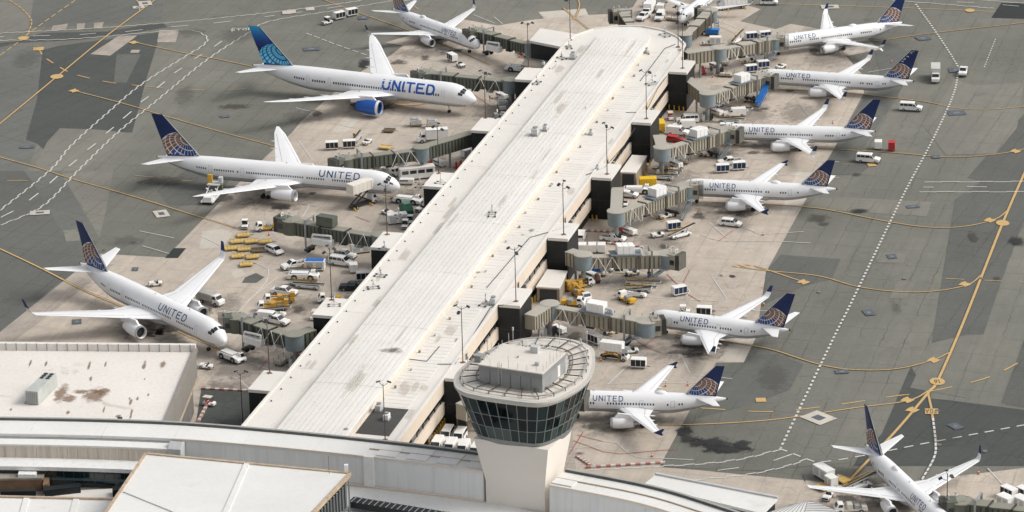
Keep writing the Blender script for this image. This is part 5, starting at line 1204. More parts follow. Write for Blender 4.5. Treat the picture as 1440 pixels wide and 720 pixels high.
airliner('n737', (63.9,833.68), 163.54, 41.2, 'narrowbody with white scratches on its navy fin, blue covered stairs at its nose', GP, dtip=40-24.18)
airliner('n737', (49.22,790.95), 170.14, 39.3, 'narrowbody parked between the white passenger vans and the pier, red cart behind its tail', GP, dtip=40-25.18)
airliner('n320', (35.13,751.31), 167.85, 36.6, 'narrowbody with small wingtip fences and roof dome, white minivan beside its engine', GP, dtip=40-25.21-.3, dome=True)
airliner('n737', (20.76,673.87), 156.87, 32.5, 'short narrowbody with blended winglets at the gate beside the raised scissor truck', GP, dtip=40-27.9)
airliner('n320', (1.52,627.77), 172.51, 33.8, 'short narrowbody with wingtip fences whose nose is hidden by the control tower', GP, dtip=40-27.5-.3, dome=True)
airliner('n737', (77.62,562.47), 287.37, 39.5, 'narrowbody with tall blended winglets and oval roof dome near the ribbed canopies', GP, dtip=40-25.85, dome=True)
airliner('e175', (G(957,30,2.4).x, G(957,30,2.4).y), 246, 31.7, 'small regional jet nosed in at the rounded far end of the pier', GP, ref=0.0+31.7, dtip=31.7-17.5)

# the catered widebody's front service door stands open
_b = [o for o in COL.objects if o.name.startswith('airliner') and o.get('label','').count('being catered')][0]
mb = MB(); T_ = TYPES['w764']
for i in range(4):
    p0, p1 = math.pi+.12-.62*i/4, math.pi+.12-.62*(i+1)/4; f = lambda x, p: (-x, (T_['ry']+.02)*math.cos(p), T_['zc']+(T_['rz']+.02)*math.sin(p)); mb.add([f(7.0,p0), f(8.0,p0), f(8.0,p1), f(7.0,p1)], [(0,1,2,3)])
mb.build('door_opening', BLACK, _b, fix=False)
mb = MB(); mb.cbox(-6.3, -T_['ry']-.35, T_['zc']+.45, 1.0, .12, 1.8); mb.build('open_door', AIRWHITE, _b)

# bare patches on the scratched fin
_f = [o for o in COL.objects if o.name.startswith('airliner') and o.get('label','').count('scratches')][0]
_fn = [o for o in COL.objects if o.parent is _f and o.name.startswith('fin')][0]; T_ = TYPES['n737']; L_f = 41.2
for i, (e, w_, h_) in enumerate(((.93,.5,.35),(.80,.6,.4),(.72,.35,.5),(.62,.55,.35),(.97,.8,.18),(.68,.3,.25))):
    z = T_['fin'][4]+(T_['fin'][5]-T_['fin'][4])*e; xl = -(L_f-T_['fin'][0])+(-(L_f-T_['fin'][3])+T_['fin'][2]+(L_f-T_['fin'][0]))*e-.35; y_ = .33-.19*e
    for sd in (1, -1):
        mb = MB(); mb.add([(xl,sd*y_,z), (xl-w_,sd*y_,z-.06), (xl-w_*.8,sd*y_,z-h_), (xl-w_*.45,sd*y_,z-h_*.6), (xl+.12,sd*y_,z-h_*.8)], [(0,1,2,3,4)]); mb.build('bare_patch', LGREY, _fn, fix=False)
# ================================================================== JET BRIDGES
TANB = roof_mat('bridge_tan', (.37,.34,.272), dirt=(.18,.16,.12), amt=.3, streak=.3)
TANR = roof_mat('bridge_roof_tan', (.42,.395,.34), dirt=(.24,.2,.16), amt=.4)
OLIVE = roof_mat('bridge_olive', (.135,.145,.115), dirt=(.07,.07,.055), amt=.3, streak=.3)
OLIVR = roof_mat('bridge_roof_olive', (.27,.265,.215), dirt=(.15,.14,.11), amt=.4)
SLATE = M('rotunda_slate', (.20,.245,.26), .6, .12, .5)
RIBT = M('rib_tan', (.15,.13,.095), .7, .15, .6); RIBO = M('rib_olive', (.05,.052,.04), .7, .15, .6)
def obox(mb, A, B, w, h0, h1):
    """box along A->B (z of A, B = floor), width w, from z+h0 to z+h1"""
    A = Vector(A); B = Vector(B); d = B-A; n = Vector((-d.y, d.x, 0)).normalized()*w/2; r = []
    for p in (A, B): r.append([p-n+Vector((0,0,h0)), p+n+Vector((0,0,h0)), p+n+Vector((0,0,h1)), p-n+Vector((0,0,h1))])
    return mb.hull(r[0], r[1])
def bridge(label, start, rot, cab, look, olive=False, hvac=None, stairs=True, stair_mat=None, struts=2, zr=4.3, zc_=3.1, hood=True, dark_unit=None, pca=False, straight_start=True, cabtype='round', stair_side=None):
    """start/rot/cab: photo pixels on the roof line (roof ~2.9 m over the floor); look: pixel the cab faces"""
    wall, roof, rib = (OLIVE, OLIVR, RIBO) if olive else (TANB, TANR, RIBT)
    HT = 2.9
    Rw = G(*rot, zr+HT); Rw.z = 0; t = empty('jet_bridge', (Rw.x, Rw.y, .05), 0, label, 'jet bridge', 'jet bridges of the pier')
    o = Vector((Rw.x, Rw.y, 0))
    Cw = G(*cab, zc_+HT)-o; Cw.z = zc_; R0 = Vector((0, 0, zr))
    if start:
        Sw = G(*start, zr+HT)-o; Sw.z = zr
        mb = MB(); obox(mb, Sw, R0, 2.5, -.25, HT-.1); c = mb.build('fixed_corridor', wall, t)
        mb = MB(); obox(mb, Sw, R0, 2.7, HT-.1, HT+.06); mb.build('corridor_roof', roof, c)
        mb = MB(); d = R0-Sw; n = Vector((-d.y, d.x, 0)).normalized(); k = int(d.length/.95)
        for i in range(k):
            p = Sw+d*((i+.5)/k)
            for s in (-1, 1): mb.bar(p+n*s*1.28+Vector((0,0,-.15)), p+n*s*1.28+Vector((0,0,HT-.2)), .3, .1)
        mb.build('wall_ribs', rib, c, kind='stuff')
        mb = MB(); p = Sw*.55; mb.tube((p.x,p.y,0),(p.x,p.y,zr-.2),.28,8); mb.build('corridor_column', GREYM, c)
    mb = MB(); mb.lathe([(1.75,zr-.45),(1.95,zr-.3),(1.95,zr+HT-.05)], n=18); ro = mb.build('rotunda', SLATE, t, smooth=True)
    mb = MB(); mb.lathe([(2.1,zr+HT-.05),(2.1,zr+HT+.12),(1.2,zr+HT+.22)], n=18); mb.build('rotunda_roof', roof, ro)
    mb = MB(); mb.tube((0,0,.3),(0,0,zr-.4),.5,10); mb.build('rotunda_column', GREYM, ro); mb = MB(); mb.cbox(0,0,.15,2.6,2.6,.3); mb.build('column_base', CONC_DIRTY, ro)
    for i in range(4):
        a = i*1.57+.6; mb = MB(); mb.cbox(1.25*math.cos(a),1.25*math.sin(a),1.0+.3*(i % 2),.7,.6,1.6); mb.build('service_cabinet', (DARK, GREYM, LGREY, DARK)[i], ro)
    d = Cw-R0; ln = d.length; u = d.normalized(); n = Vector((-d.y, d.x, 0)).normalized()
    cuts = [(1.7/ln,.42,1.95,2.45),(.36,.70,2.25,2.75),(.64,(ln-1.6)/ln,2.6,3.05)]
    for i, (a, b, w_, hh) in enumerate(cuts):
        A, B = R0+d*a, R0+d*b; mb = MB(); obox(mb, A, B, w_, -.1-.1*i, hh-.1-.1*i); s_ = mb.build('tunnel_section', wall, t)
        mb = MB(); obox(mb, A, B, w_+.16, hh-.1-.1*i, hh+.04-.1*i); mb.build('tunnel_roof', roof, s_)
        mb = MB(); k = max(2, int((B-A).length/.95))
        for j in range(k):
            p = A+(B-A)*((j+.5)/k)
            for s in (-1, 1): mb.bar(p+n*s*(w_/2+.03)+Vector((0,0,0-.1*i)), p+n*s*(w_/2+.03)+Vector((0,0,hh-.3-.1*i)), .3, .1)
        mb.build('wall_ribs', rib, s_, kind='stuff')
        if i: mb = MB(); obox(mb, A, A+u*.3, w_+.3, -.2-.1*i, hh+.12-.1*i); mb.build('section_collar', rib, s_)
    # lift columns and wheels
    p = R0+d*.80; 
    for s in (-1, 1):
        mb = MB(); q = p+n*s*1.75; mb.bar(q-Vector((0,0,p.z-.9)), q+Vector((0,0,HT+1.2)), .42, .42); mb.build('lift_column', GREYM if olive else M('column_tan', (.30,.29,.25), .6, .1), t)
        mb = MB(); mb.lathe([(.25,-.22),(.55,-.2),(.6,-.1),(.6,.1),(.55,.2),(.25,.22)], 'y', (0,0,0), 14); w_ = mb.build('drive_wheel', RUBBER, t, smooth=True); w_.location = (p.x+n.x*s*.8, p.y+n.y*s*.8, .6); w_.rotation_euler = (0,0,math.atan2(d.y,d.x)+.5)
    mb = MB(); obox(mb, p-n*2.0-Vector((0,0,p.z-.75)), p+n*2.0-Vector((0,0,p.z-.75)), .7, 0, .5); mb.build('bogie_beam', DARK, t)
    mb = MB(); mb.bar(p-n*1.9+Vector((0,0,HT+1.0)), p+n*1.9+Vector((0,0,HT+1.0)), .3, .3); mb.build('cross_head', GREYM, t)
    # cab
    mb = MB(); mb.lathe([(1.9,zc_-.35),(2.1,zc_-.25),(2.1,zc_+HT-.1)], o=(Cw.x,Cw.y,0), n=18); cb = mb.build('cab', SLATE if cabtype == 'round' and not olive else wall, t, smooth=True)
    mb = MB(); mb.lathe([(2.25,zc_+HT-.1),(2.25,zc_+HT+.1),(1.0,zc_+HT+.2)], o=(Cw.x,Cw.y,0), n=18); mb.build('cab_roof', roof, cb)
    L_ = G(*look, zc_+HT)-o; L_.z = zc_; f = (L_-Cw); f.z = 0; f.normalize(); fn_ = Vector((-f.y, f.x, 0))
    if hood:
        mb = MB(); obox(mb, Cw+f*.9, Cw+f*2.9, 3.0, -.15, HT+.35); mb.build('hood_frame', wall, cb)
        for i in range(5): mb = MB(); obox(mb, Cw+f*(2.9+.22*i), Cw+f*(3.0+.22*i), 3.15-.02*i, -.1, HT+.5); mb.build('bellows_fold', M('bellows', (.12,.115,.10), .8, .2), cb)
        mb = MB(); mb.bar(Cw+f*1.6+fn_*1.56+Vector((0,0,1.5)), Cw+f*2.6+fn_*1.56+Vector((0,0,1.5)), .08, 1.1); mb.build('cab_window', GLASS, cb)
        mb = MB(); mb.bar(Cw+f*1.6-fn_*1.56+Vector((0,0,1.5)), Cw+f*2.6-fn_*1.56+Vector((0,0,1.5)), .08, 1.1); mb.build('cab_window', GLASS, cb)
    for a in (0.6,-.6,2.2): mb = MB(); q = Cw+f*1.2*math.cos(a)+fn_*1.2*math.sin(a)+Vector((0,0,HT+.1)); mb.tube(q, q+Vector((0,0,1.1)), .07, 5); mb.cbox(q.x,q.y,q.z+1.15,.4,.3,.3); mb.build('cab_fitting', LGREY, cb)
    mb = MB(); q = Cw+f*2.4+Vector((0,0,HT+.9)); mb.bar(q-fn_*.55, q+fn_*.55, .1, .8); sg_ = mb.build('gate_sign', WHITE, cb)
    for e in (-.25,.0,.25): mb = MB(); mb.bar(q+fn_*(e-.07)+Vector((0,0,0)), q+fn_*(e+.07), .14, .45); mb.build('sign_figure', DARK, sg_)
    # service stairs
    if stairs:
        sd = stair_side or (-1 if (n.y > 0) else 1); A = Cw+n*sd*2.2-u*1.2; B = Cw+n*sd*3.4-u*6.6; A.z = zc_; B.z = .15
        mb = MB()
        for s in (-.55,.55): mb.bar(A+n*s, B+n*s, .12, .35)
        for s in (-.55,.55): mb.bar(A+n*s+Vector((0,0,1.0)), B+n*s+Vector((0,0,1.0)), .08, .08)
        st = mb.build('stair_stringers', stair_mat or M('stair_grey', (.17,.20,.22), .5, .15), t, kind='stuff')
        for i in range(11): q = A.lerp(B, (i+.5)/11); mb = MB(); mb.bar(q-n*.52, q+n*.52, .3, .06); mb.build('stair_tread', GREYM, st)
        mb = MB(); obox(mb, A-n*sd*1.0, A+n*sd*.7, 1.6, -.15, .02); mb.build('stair_landing', GREYM, st)
        if stair_mat: mb = MB(); obox(mb, A, B, 1.5, 1.0, 1.12); mb.build('stair_cover', stair_mat, st)
    # cable struts beside the tunnel
    for i in range(struts):
        a = .16+.17*i; p = R0+d*a
        for s in (-1,):
            sg = s if n.y > 0 else -s
            mb = MB(); mb.tube(p+n*sg*1.25+Vector((0,0,2.7)), p+n*sg*2.2-u*2.0+Vector((0,0,-.6)), .06, 6); mb.build('cable_strut', WHITE, t)
            mb = MB(); mb.tube(p+n*sg*1.25+Vector((0,0,2.7)), p+n*sg*2.2+u*1.9+Vector((0,0,-.6)), .06, 6); mb.build('cable_strut', WHITE, t)
    if hvac is not None:
        p = R0+d*hvac; p.z += 2.95
        mb = MB(); obox(mb, p-u*3.4, p+u*3.4, 3.4, -.02, .16); pf = mb.build('unit_platform', M('platform_slate', (.16,.185,.20), .6, .1), t)
        for i in range(3): mb = MB(); obox(mb, p-u*(1.9-1.28*i), p-u*(.66-1.28*i), 2.5, .18, 2.1); mb.build('air_unit', WHITE, pf, bevel=.05)
        mb = MB(); q = p+u*2.0+Vector((0,0,1.0)); mb.tube(q, q+u*1.3, .32, 8); mb.tube(q+u*1.3, q+u*1.5-Vector((0,0,1.0)), .32, 8); mb.build('air_duct', LGREY, pf)
    if dark_unit is not None:
        p = R0+d*dark_unit; p.z += 2.9; mb = MB(); obox(mb, p-u*2.2, p+u*2.2, 2.2, .05, 2.3); mb.build('roof_unit', M('unit_olive', (.11,.115,.095), .6, .2), t, bevel=.05)
    if pca:
        p = R0+d*.60+n*(1 if n.y < 0 else -1)*1.9; mb = MB(); obox(mb, p-u*2.6-Vector((0,0,1.1)), p+u*2.6-Vector((0,0,1.1)), 1.5, 0, 1.5); pc = mb.build('air_conditioner', WHITE, t, bevel=.08)
        mb = MB(); q = [p-u*2.2+Vector((0,0,.4)), p-u*2.2+Vector((0,0,1.3)), p+u*2.6+Vector((0,0,1.0)), p+u*3.0+Vector((0,0,-.4))]
        for a, b in zip(q, q[1:]): mb.tube(a, b, .26, 8)
        mb.build('air_hose', WHITE, pc)
    # underside clutter
    for i in range(3):
        p = R0+d*(.25+.17*i); mb = MB(); obox(mb, p-u*.9, p+u*.9, 1.0, -.95, -.3); mb.build('underfloor_box', DARK if i % 2 else GREYM, t)
    return t
ts = 'tower side of the pier'
bridge('tan jet bridge docked to the long split-winglet narrowbody', (964,74), (1010,67), (1088,53), (1104,53), struts=2, zc_=3.0, stairs=True)
bridge('tan jet bridge with white roof unit and blue covered stairs', (967,110), (995,131), (1072,106), (1088,108), hvac=.62, stair_mat=BLUE)
bridge('tan jet bridge with white roof unit docked beside the red car and parked vans', (926,190), (931,207), (1022,181), (1038,183), hvac=.56)
bridge('tan jet bridge with white roof unit docked to the fence-tipped narrowbody by the yellow box', (868,264), (866.5,297), (965,260), (981,260), hvac=.58)
bridge('tan jet bridge with white roof unit at the empty gate', (800,352), (820,358), (938,356), (958,360), hvac=.50, struts=2)
bridge('jet bridge with white roof unit docked to the blended-winglet narrowbody beside the scissor truck', (745,444), (773,427), (909,451), (932,449), hvac=.49, olive=False)
bridge('jet bridge partly hidden behind the control tower', (648,570), (700,545), (800,552), (826,556), stairs=False)
bridge('short tan jet bridge at the tip of the rounded pier head with its cab empty', None, (890,38), (876,16), (858,17), struts=0, stairs=False)
bridge('tan jet bridge reaching over the regional jet at the pier head', None, (962.5,48), (998,14), (984,12), struts=0, zc_=2.4, stairs=True)
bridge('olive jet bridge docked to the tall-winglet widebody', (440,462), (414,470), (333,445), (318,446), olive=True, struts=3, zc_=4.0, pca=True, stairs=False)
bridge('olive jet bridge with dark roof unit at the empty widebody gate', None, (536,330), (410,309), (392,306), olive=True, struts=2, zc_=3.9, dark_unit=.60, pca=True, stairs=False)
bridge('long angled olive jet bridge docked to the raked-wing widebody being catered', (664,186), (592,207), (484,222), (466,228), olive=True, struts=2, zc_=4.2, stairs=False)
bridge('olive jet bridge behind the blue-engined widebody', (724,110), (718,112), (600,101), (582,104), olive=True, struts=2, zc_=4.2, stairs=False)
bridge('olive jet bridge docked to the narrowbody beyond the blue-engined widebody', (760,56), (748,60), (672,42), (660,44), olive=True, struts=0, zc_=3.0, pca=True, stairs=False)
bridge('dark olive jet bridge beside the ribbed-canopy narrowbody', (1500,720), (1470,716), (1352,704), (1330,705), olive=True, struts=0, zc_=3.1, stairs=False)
# ================================================================== VEHICLES AND RAMP EQUIPMENT
PROTO = {}
class Spec:
    def __init__(s): s.parts = []
    def part(s, name, mb, mat, sub=None, smooth=False, bevel=0):
        me = mb_mesh(mb, name, mat, smooth, bevel); s.parts.append((name, me, sub)); return len(s.parts)-1
def mb_mesh(mb, name, mat, smooth=False, bevel=0):
    o = mb.build(name, mat, None, smooth=smooth, bevel=bevel); me = o.data; bpy.data.objects.remove(o); return me
def place(key, builder, name, label, cat, px, dpx, h=1.0, group=None, z=GZ, at=None):
    """px: pixel of the thing's middle (height h); dpx: pixel direction its front points to"""
    if key not in PROTO: sp = Spec(); builder(sp); PROTO[key] = sp
    c = G(px[0], px[1], h) if at is None else Vector(at); e = G(px[0]+dpx[0], px[1]+dpx[1], h)-G(px[0], px[1], h)
    t = empty(name, (c.x, c.y, z), math.atan2(e.y, e.x), label, cat, group); ob = []
    for nm, me, sub in PROTO[key].parts:
        o = bpy.data.objects.new(nm, me); COL.objects.link(o); o.parent = t if sub is None else ob[sub]; ob.append(o)
    return t
def wheels(s, xs, y, r, w=.22):
    for x in xs:
        for sg in (1, -1):
            mb = MB(); mb.lathe([(r*.55,-w/2),(r*.93,-w/2),(r,-w*.3),(r,w*.3),(r*.93,w/2),(r*.55,w/2)], 'y', (x,sg*y,r), 12); k = s.part('wheel', mb, RUBBER)
            mb = MB(); mb.lathe([(r*.52,-.02),(r*.5,.02)], 'y', (x,sg*(y+w/2+.01),r), 10); s.part('hub', mb, HUB, k)
def side_windows(s, body, L, y, tuck=0):
    for sg in (1, -1):
        for x0, x1, z0, z1, sl0, sl1 in L:
            mb = MB(); yy = sg*(y+.012); yt = sg*(y-tuck+.012)
            mb.add([(x0,yy,z0),(x1,yy,z0),(x1-sl1,yt,z1),(x0+sl0,yt,z1)], [(0,1,2,3)]); s.part('side_window', mb, GLASS, body)
def lights(s, body, xf, xr, y, zf, zr):
    for sg in (1, -1):
        mb = MB(); mb.cbox(xf, sg*y, zf, .06, .3, .18); s.part('headlight', mb, M('lamp_clear', (.75,.75,.72), .2, .05), body)
        mb = MB(); mb.cbox(xr, sg*y, zr, .06, .18, .3); s.part('tail_light', mb, RED, body)
def bumper(s, body, xf, xr, w, z):
    for x in (xf, xr): mb = MB(); mb.cbox(x,0,z,.16,w,.22); s.part('bumper', mb, DARK, body)
def van(paint, passenger=True, L=5.6):
    def f(s):
        a = L/2; b = a-1.15
        P = [(-a,.35),(-a,1.95),(-a+.12,2.12),(b-1.0,2.14),(b-.75,2.06),(b-.1,1.30),(a-.15,1.08),(a,.85),(a,.35)]
        mb = MB(); mb.xprism(P, -1.0, 1.0, .13, 1.5); bd = s.part('body', mb, paint, bevel=.05)
        mb = MB(); mb.add([(b-.10,-.86,1.34),(b-.10,.86,1.34),(b-.70,.80,2.03),(b-.70,-.80,2.03)], [(0,1,2,3)]); 
        mb.v = [(x+.02, y, z+.02) for x, y, z in mb.v]; s.part('windscreen', mb, GLASS, bd)
        W = [(b-1.0,b-.32,1.36,1.92,.0,.35)]
        if passenger: W += [(-a+.25,-a+1.05,1.40,1.92,.04,.0),(-a+1.15,-a+2.15,1.40,1.92,0,0),(-a+2.25,b-1.12,1.40,1.92,0,0)]
        side_windows(s, bd, W, .985, .10)
        mb = MB(); mb.cbox(-a-.01,0,1.65,.03,1.5,.5); s.part('rear_window', mb, GLASS, bd)
        lights(s, bd, a, -a, .78, .78, 1.0); bumper(s, bd, a, -a, 1.9, .42)
        mb = MB(); mb.cbox(a+.01,0,.78,.03,.9,.2); s.part('grille', mb, DARK, bd)
        for sg in (1,-1): mb = MB(); mb.cbox(b-.35,sg*1.14,1.4,.12,.22,.25); s.part('mirror', mb, DARK, bd)
        wheels(s, (-a+1.15,a-.95), .92, .36)
    return f
def minivan(paint, L=4.9, H=1.75, glassy=True):
    def f(s):
        a = L/2
        P = [(-a,.35),(-a-.02,.95),(-a+.25,1.62),(-a+.5,H),(a-2.25,H),(a-1.95,H-.06),(a-1.05,1.12),(a-.1,.92),(a,.7),(a,.35)]
        mb = MB(); mb.xprism(P, -.93, .93, .16, 1.2); bd = s.part('body', mb, paint, bevel=.05)
        mb = MB(); mb.add([(a-1.03,-.80,1.15),(a-1.03,.80,1.15),(a-1.9,.70,H-.08),(a-1.9,-.70,H-.08)], [(0,1,2,3)]); mb.v = [(x+.025,y,z+.02) for x,y,z in mb.v]; s.part('windscreen', mb, GLASS, bd)
        side_windows(s, bd, [(-a+.35,-a+1.35,1.14,H-.16,.12,0),(-a+1.42,a-2.35,1.14,H-.16,0,0),(a-2.28,a-1.3,1.14,H-.16,0,.34)], .925, .13)
        mb = MB(); mb.add([(-a-.0,-.75,1.05),(-a-.0,.75,1.05),(-a+.25,.66,H-.22),(-a+.25,-.66,H-.22)], [(0,1,2,3)]); mb.v = [(x-.03,y,z) for x,y,z in mb.v]; s.part('rear_window', mb, GLASS, bd)
        lights(s, bd, a-.03, -a-.02, .72, .75, .95); bumper(s, bd, a, -a, 1.8, .42); wheels(s, (-a+.95,a-.9), .84, .34)
    return f
def pickup(paint, crew=True, cap=False, L=5.8):
    def f(s):
        a = L/2; c0 = -a+2.0 if crew else -a+2.5
        P = [(c0,.42),(c0,1.15),(c0+.12,1.85),(c0+.3,1.92),(a-2.3,1.92),(a-1.55,1.26),(a-.1,1.14),(a,.95),(a,.42)]
        mb = MB(); mb.xprism(P, -.98, .98, .17, 1.35); bd = s.part('cab_body', mb, paint, bevel=.05)
        mb = MB(); mb.box(-a,c0,-.98,.98,.42,.62)
        mb.box(-a,c0,-.98,-.88,.62,1.22); mb.box(-a,c0,.88,.98,.62,1.22); mb.box(-a,-a+.1,-.88,.88,.62,1.2); bx_ = s.part('cargo_bed', mb, paint)
        mb = MB(); mb.box(-a+.1,c0-.02,-.88,.88,.622,.70); s.part('bed_liner', mb, BLACK, bx_)
        if cap: mb = MB(); mb.box(-a+.02,c0-.03,-.94,.94,1.22,1.75); s.part('bed_cap', mb, paint, bx_, bevel=.08)
        mb = MB(); mb.add([(a-1.53,-.82,1.28),(a-1.53,.82,1.28),(a-2.25,.72,1.86),(a-2.25,-.72,1.86)], [(0,1,2,3)]); mb.v = [(x+.025,y,z+.02) for x,y,z in mb.v]; s.part('windscreen', mb, GLASS, bd)
        side_windows(s, bd, ([(c0+.1,c0+.85,1.32,1.80,.1,0)] if crew else [])+[(c0+.92 if crew else c0+.15,a-1.8,1.32,1.80,0,.45)], .975, .14)
        mb = MB(); mb.cbox(c0+.02,0,1.55,.05,1.3,.4); s.part('rear_window', mb, GLASS, bd)
        lights(s, bd, a, -a, .8, .82, .95); bumper(s, bd, a, -a, 1.9, .45); wheels(s, (-a+1.1,a-1.0), .9, .4, .26)
    return f
def boxtruck(paint, box=None, L=7.6, H=3.4, cabm=None):
    def f(s):
        a = L/2
        mb = MB(); mb.box(-a,a-2.2,-1.15,1.15,.95,H); bd = s.part('cargo_box', mb, box or paint, bevel=.04)
        for sg in (1,-1): mb = MB(); mb.box(-a,a-2.2,sg*1.16-.02,sg*1.16+.02,H-.2,H-.05); s.part('box_rail', mb, LGREY, bd)
        mb = MB(); mb.cbox(-a-.02,0,2.0,.04,2.0,2.0); s.part('rear_door', mb, LGREY, bd)
        P = [(a-2.1,.5),(a-2.1,2.35),(a-1.1,2.4),(a-.75,1.55),(a-.1,1.4),(a,1.2),(a,.5)]
        mb = MB(); mb.xprism(P, -1.0, 1.0, .1, 1.6); cb = s.part('cab', mb, cabm or paint, bevel=.05)
        mb = MB(); mb.add([(a-.72,-.86,1.58),(a-.72,.86,1.58),(a-1.05,.82,2.3),(a-1.05,-.82,2.3)], [(0,1,2,3)]); mb.v = [(x+.03,y,z+.01) for x,y,z in mb.v]; s.part('windscreen', mb, GLASS, cb)
        side_windows(s, cb, [(a-1.95,a-.95,1.6,2.2,0,.25)], .99, .07)
        mb = MB(); mb.box(-a,a-.4,-.5,.5,.5,.9); s.part('chassis', mb, DARK); lights(s, cb, a, -a, .8, .9, .8); wheels(s, (-a+1.6,a-1.2), .95, .48, .3)
    return f
def tug(paint, canopy=False):
    def f(s):
        mb = MB(); mb.xprism([(-1.45,.3),(-1.45,.85),(-.55,.88),(-.5,.62),(.25,.62),(.3,1.02),(1.35,.92),(1.5,.75),(1.5,.3)], -.68, .68); bd = s.part('chassis_body', mb, paint, bevel=.05)
        mb = MB(); mb.box(-.5,-.1,-.5,.5,.62,.78); mb.box(-.55,-.42,-.5,.5,.78,1.2); s.part('seat', mb, BLACK, bd)
        mb = MB(); mb.tube((.28,.25,.9),(.02,.25,1.18),.03,5); mb.lathe([(.17,0),(.2,.03),(.17,.06)], o=(0,.25,1.15), n=10); s.part('steering_wheel', mb, BLACK, bd)
        mb = MB(); mb.cbox(1.52,0,.62,.08,1.2,.3); s.part('bumper', mb, DARK, bd); lights(s, bd, 1.5, -1.46, .5, .72, .6)
        mb = MB(); mb.cbox(-1.6,0,.4,.35,.14,.12); s.part('tow_hitch', mb, DARK, bd)
        if canopy:
            mb = MB(); mb.box(-.75,.55,-.68,.68,1.95,2.03); c = s.part('canopy', mb, paint)
            for x in (-.68,.48):
                for y in (-.6,.6): mb = MB(); mb.tube((x,y,.85),(x,y,1.95),.04,4); s.part('canopy_post', mb, DARK, c)
            mb = MB(); mb.box(.5,.54,-.55,.55,1.05,1.9); s.part('windscreen', mb, GLASS, c)
        wheels(s, (-.95,.95), .6, .33, .24)
    return f
def cart(side=None, frame=None, L=3.1):
    def f(s):
        a = L/2; fm = frame or WHITE
        mb = MB(); mb.box(-a,a,-.82,.82,.42,.58); bd = s.part('deck', mb, fm)
        mb = MB(); mb.box(-a,a,-.86,.86,1.98,2.12); s.part('roof', mb, fm, bevel=.04)
        for x in (-a+.03,a-.03): mb = MB(); mb.box(x-.03,x+.03,-.82,.82,.58,1.98); s.part('end_panel', mb, fm)
        for x in (-a/3,a/3):
            for sg in (1,-1): mb = MB(); mb.box(x-.035,x+.035,sg*.80-.03,sg*.80+.03,.58,1.98); s.part('post', mb, fm)
        for sg in (1,-1):
            for i in range(3):
                x0 = -a+.06+i*(L-.12)/3; x1 = x0+(L-.12)/3-.07
                mb = MB(); mb.box(x0+.03,x1,sg*.74-.02,sg*.74+.02,.62,1.95); s.part('curtain', mb, side or BLACK)
        mb = MB(); mb.bar((a,0,.45),(a+.8,0,.35),.12,.1); s.part('tow_bar', mb, DARK); wheels(s, (-a+.55,a-.55), .62, .24, .18)
    return f
def container(paint, L=3.0, W=1.9, H=2.2, wheels_=True):
    def f(s):
        a = L/2; mb = MB(); mb.box(-a,a,-W/2,W/2,.35,H); bd = s.part('casing', mb, paint, bevel=.05)
        mb = MB(); mb.box(-a-.04,a+.04,-W/2-.04,W/2+.04,H,H+.06); s.part('lid', mb, paint, bd)
        for sg in (1,-1):
            for i in range(2): mb = MB(); x = -a*.5+i*a; mb.box(x-.35*a,x+.35*a,sg*(W/2+.01)-.012,sg*(W/2+.01)+.012,.6,H-.3); s.part('side_panel', mb, LGREY, bd)
        if wheels_: wheels(s, (-a+.5,a-.5), W/2-.18, .24, .18); mb = MB(); mb.bar((a,0,.4),(a+.8,0,.35),.1,.1); s.part('tow_bar', mb, DARK)
    return f
def beltloader(paint, up=1.5, belt=None, L=7.6, yel=True):
    def f(s):
        a = L/2; mb = MB(); mb.xprism([(-a+1.0,.35),(-a+1.0,.85),(a-1.9,.85),(a-1.4,.7),(a-1.3,.35)], -.75, .75); ch = s.part('chassis', mb, paint, bevel=.05)
        A, B = Vector((-a,.0,.75)), Vector((a,0,.75+up)); mb = MB(); mb.bar(A+Vector((0,-.05,.2)), B+Vector((0,-.05,.2)), .8, .22); cv = s.part('conveyor_frame', mb, LGREY)
        mb = MB(); mb.bar(A+Vector((.1,-.05,.34)), B+Vector((-.1,-.05,.34)), .62, .05); s.part('belt', mb, BLACK, cv)
        for sg in (1,-1): mb = MB(); mb.bar(A+Vector((.3,sg*.5-.05,.75)), B+Vector((-1,sg*.5-.05,.75)), .06, .06); s.part('hand_rail', mb, YELLOW if yel else DARK, cv)
        for x in (-a*.5,a*.3): mb = MB(); z = .75+up*(x+a)/(2*a); mb.tube((x,-.3,.8),(x+.3,-.3,z+.1),.07,5); s.part('lift_arm', mb, DARK, cv)
        mb = MB(); mb.box(a*.1,a*.1+.6,.42,.95,.85,1.2); mb.box(a*.1-.1,a*.1,.42,.95,1.2,1.6); s.part('driver_seat', mb, BLACK); wheels(s, (-a+1.8,a-2.2), .68, .36, .24)
    return f
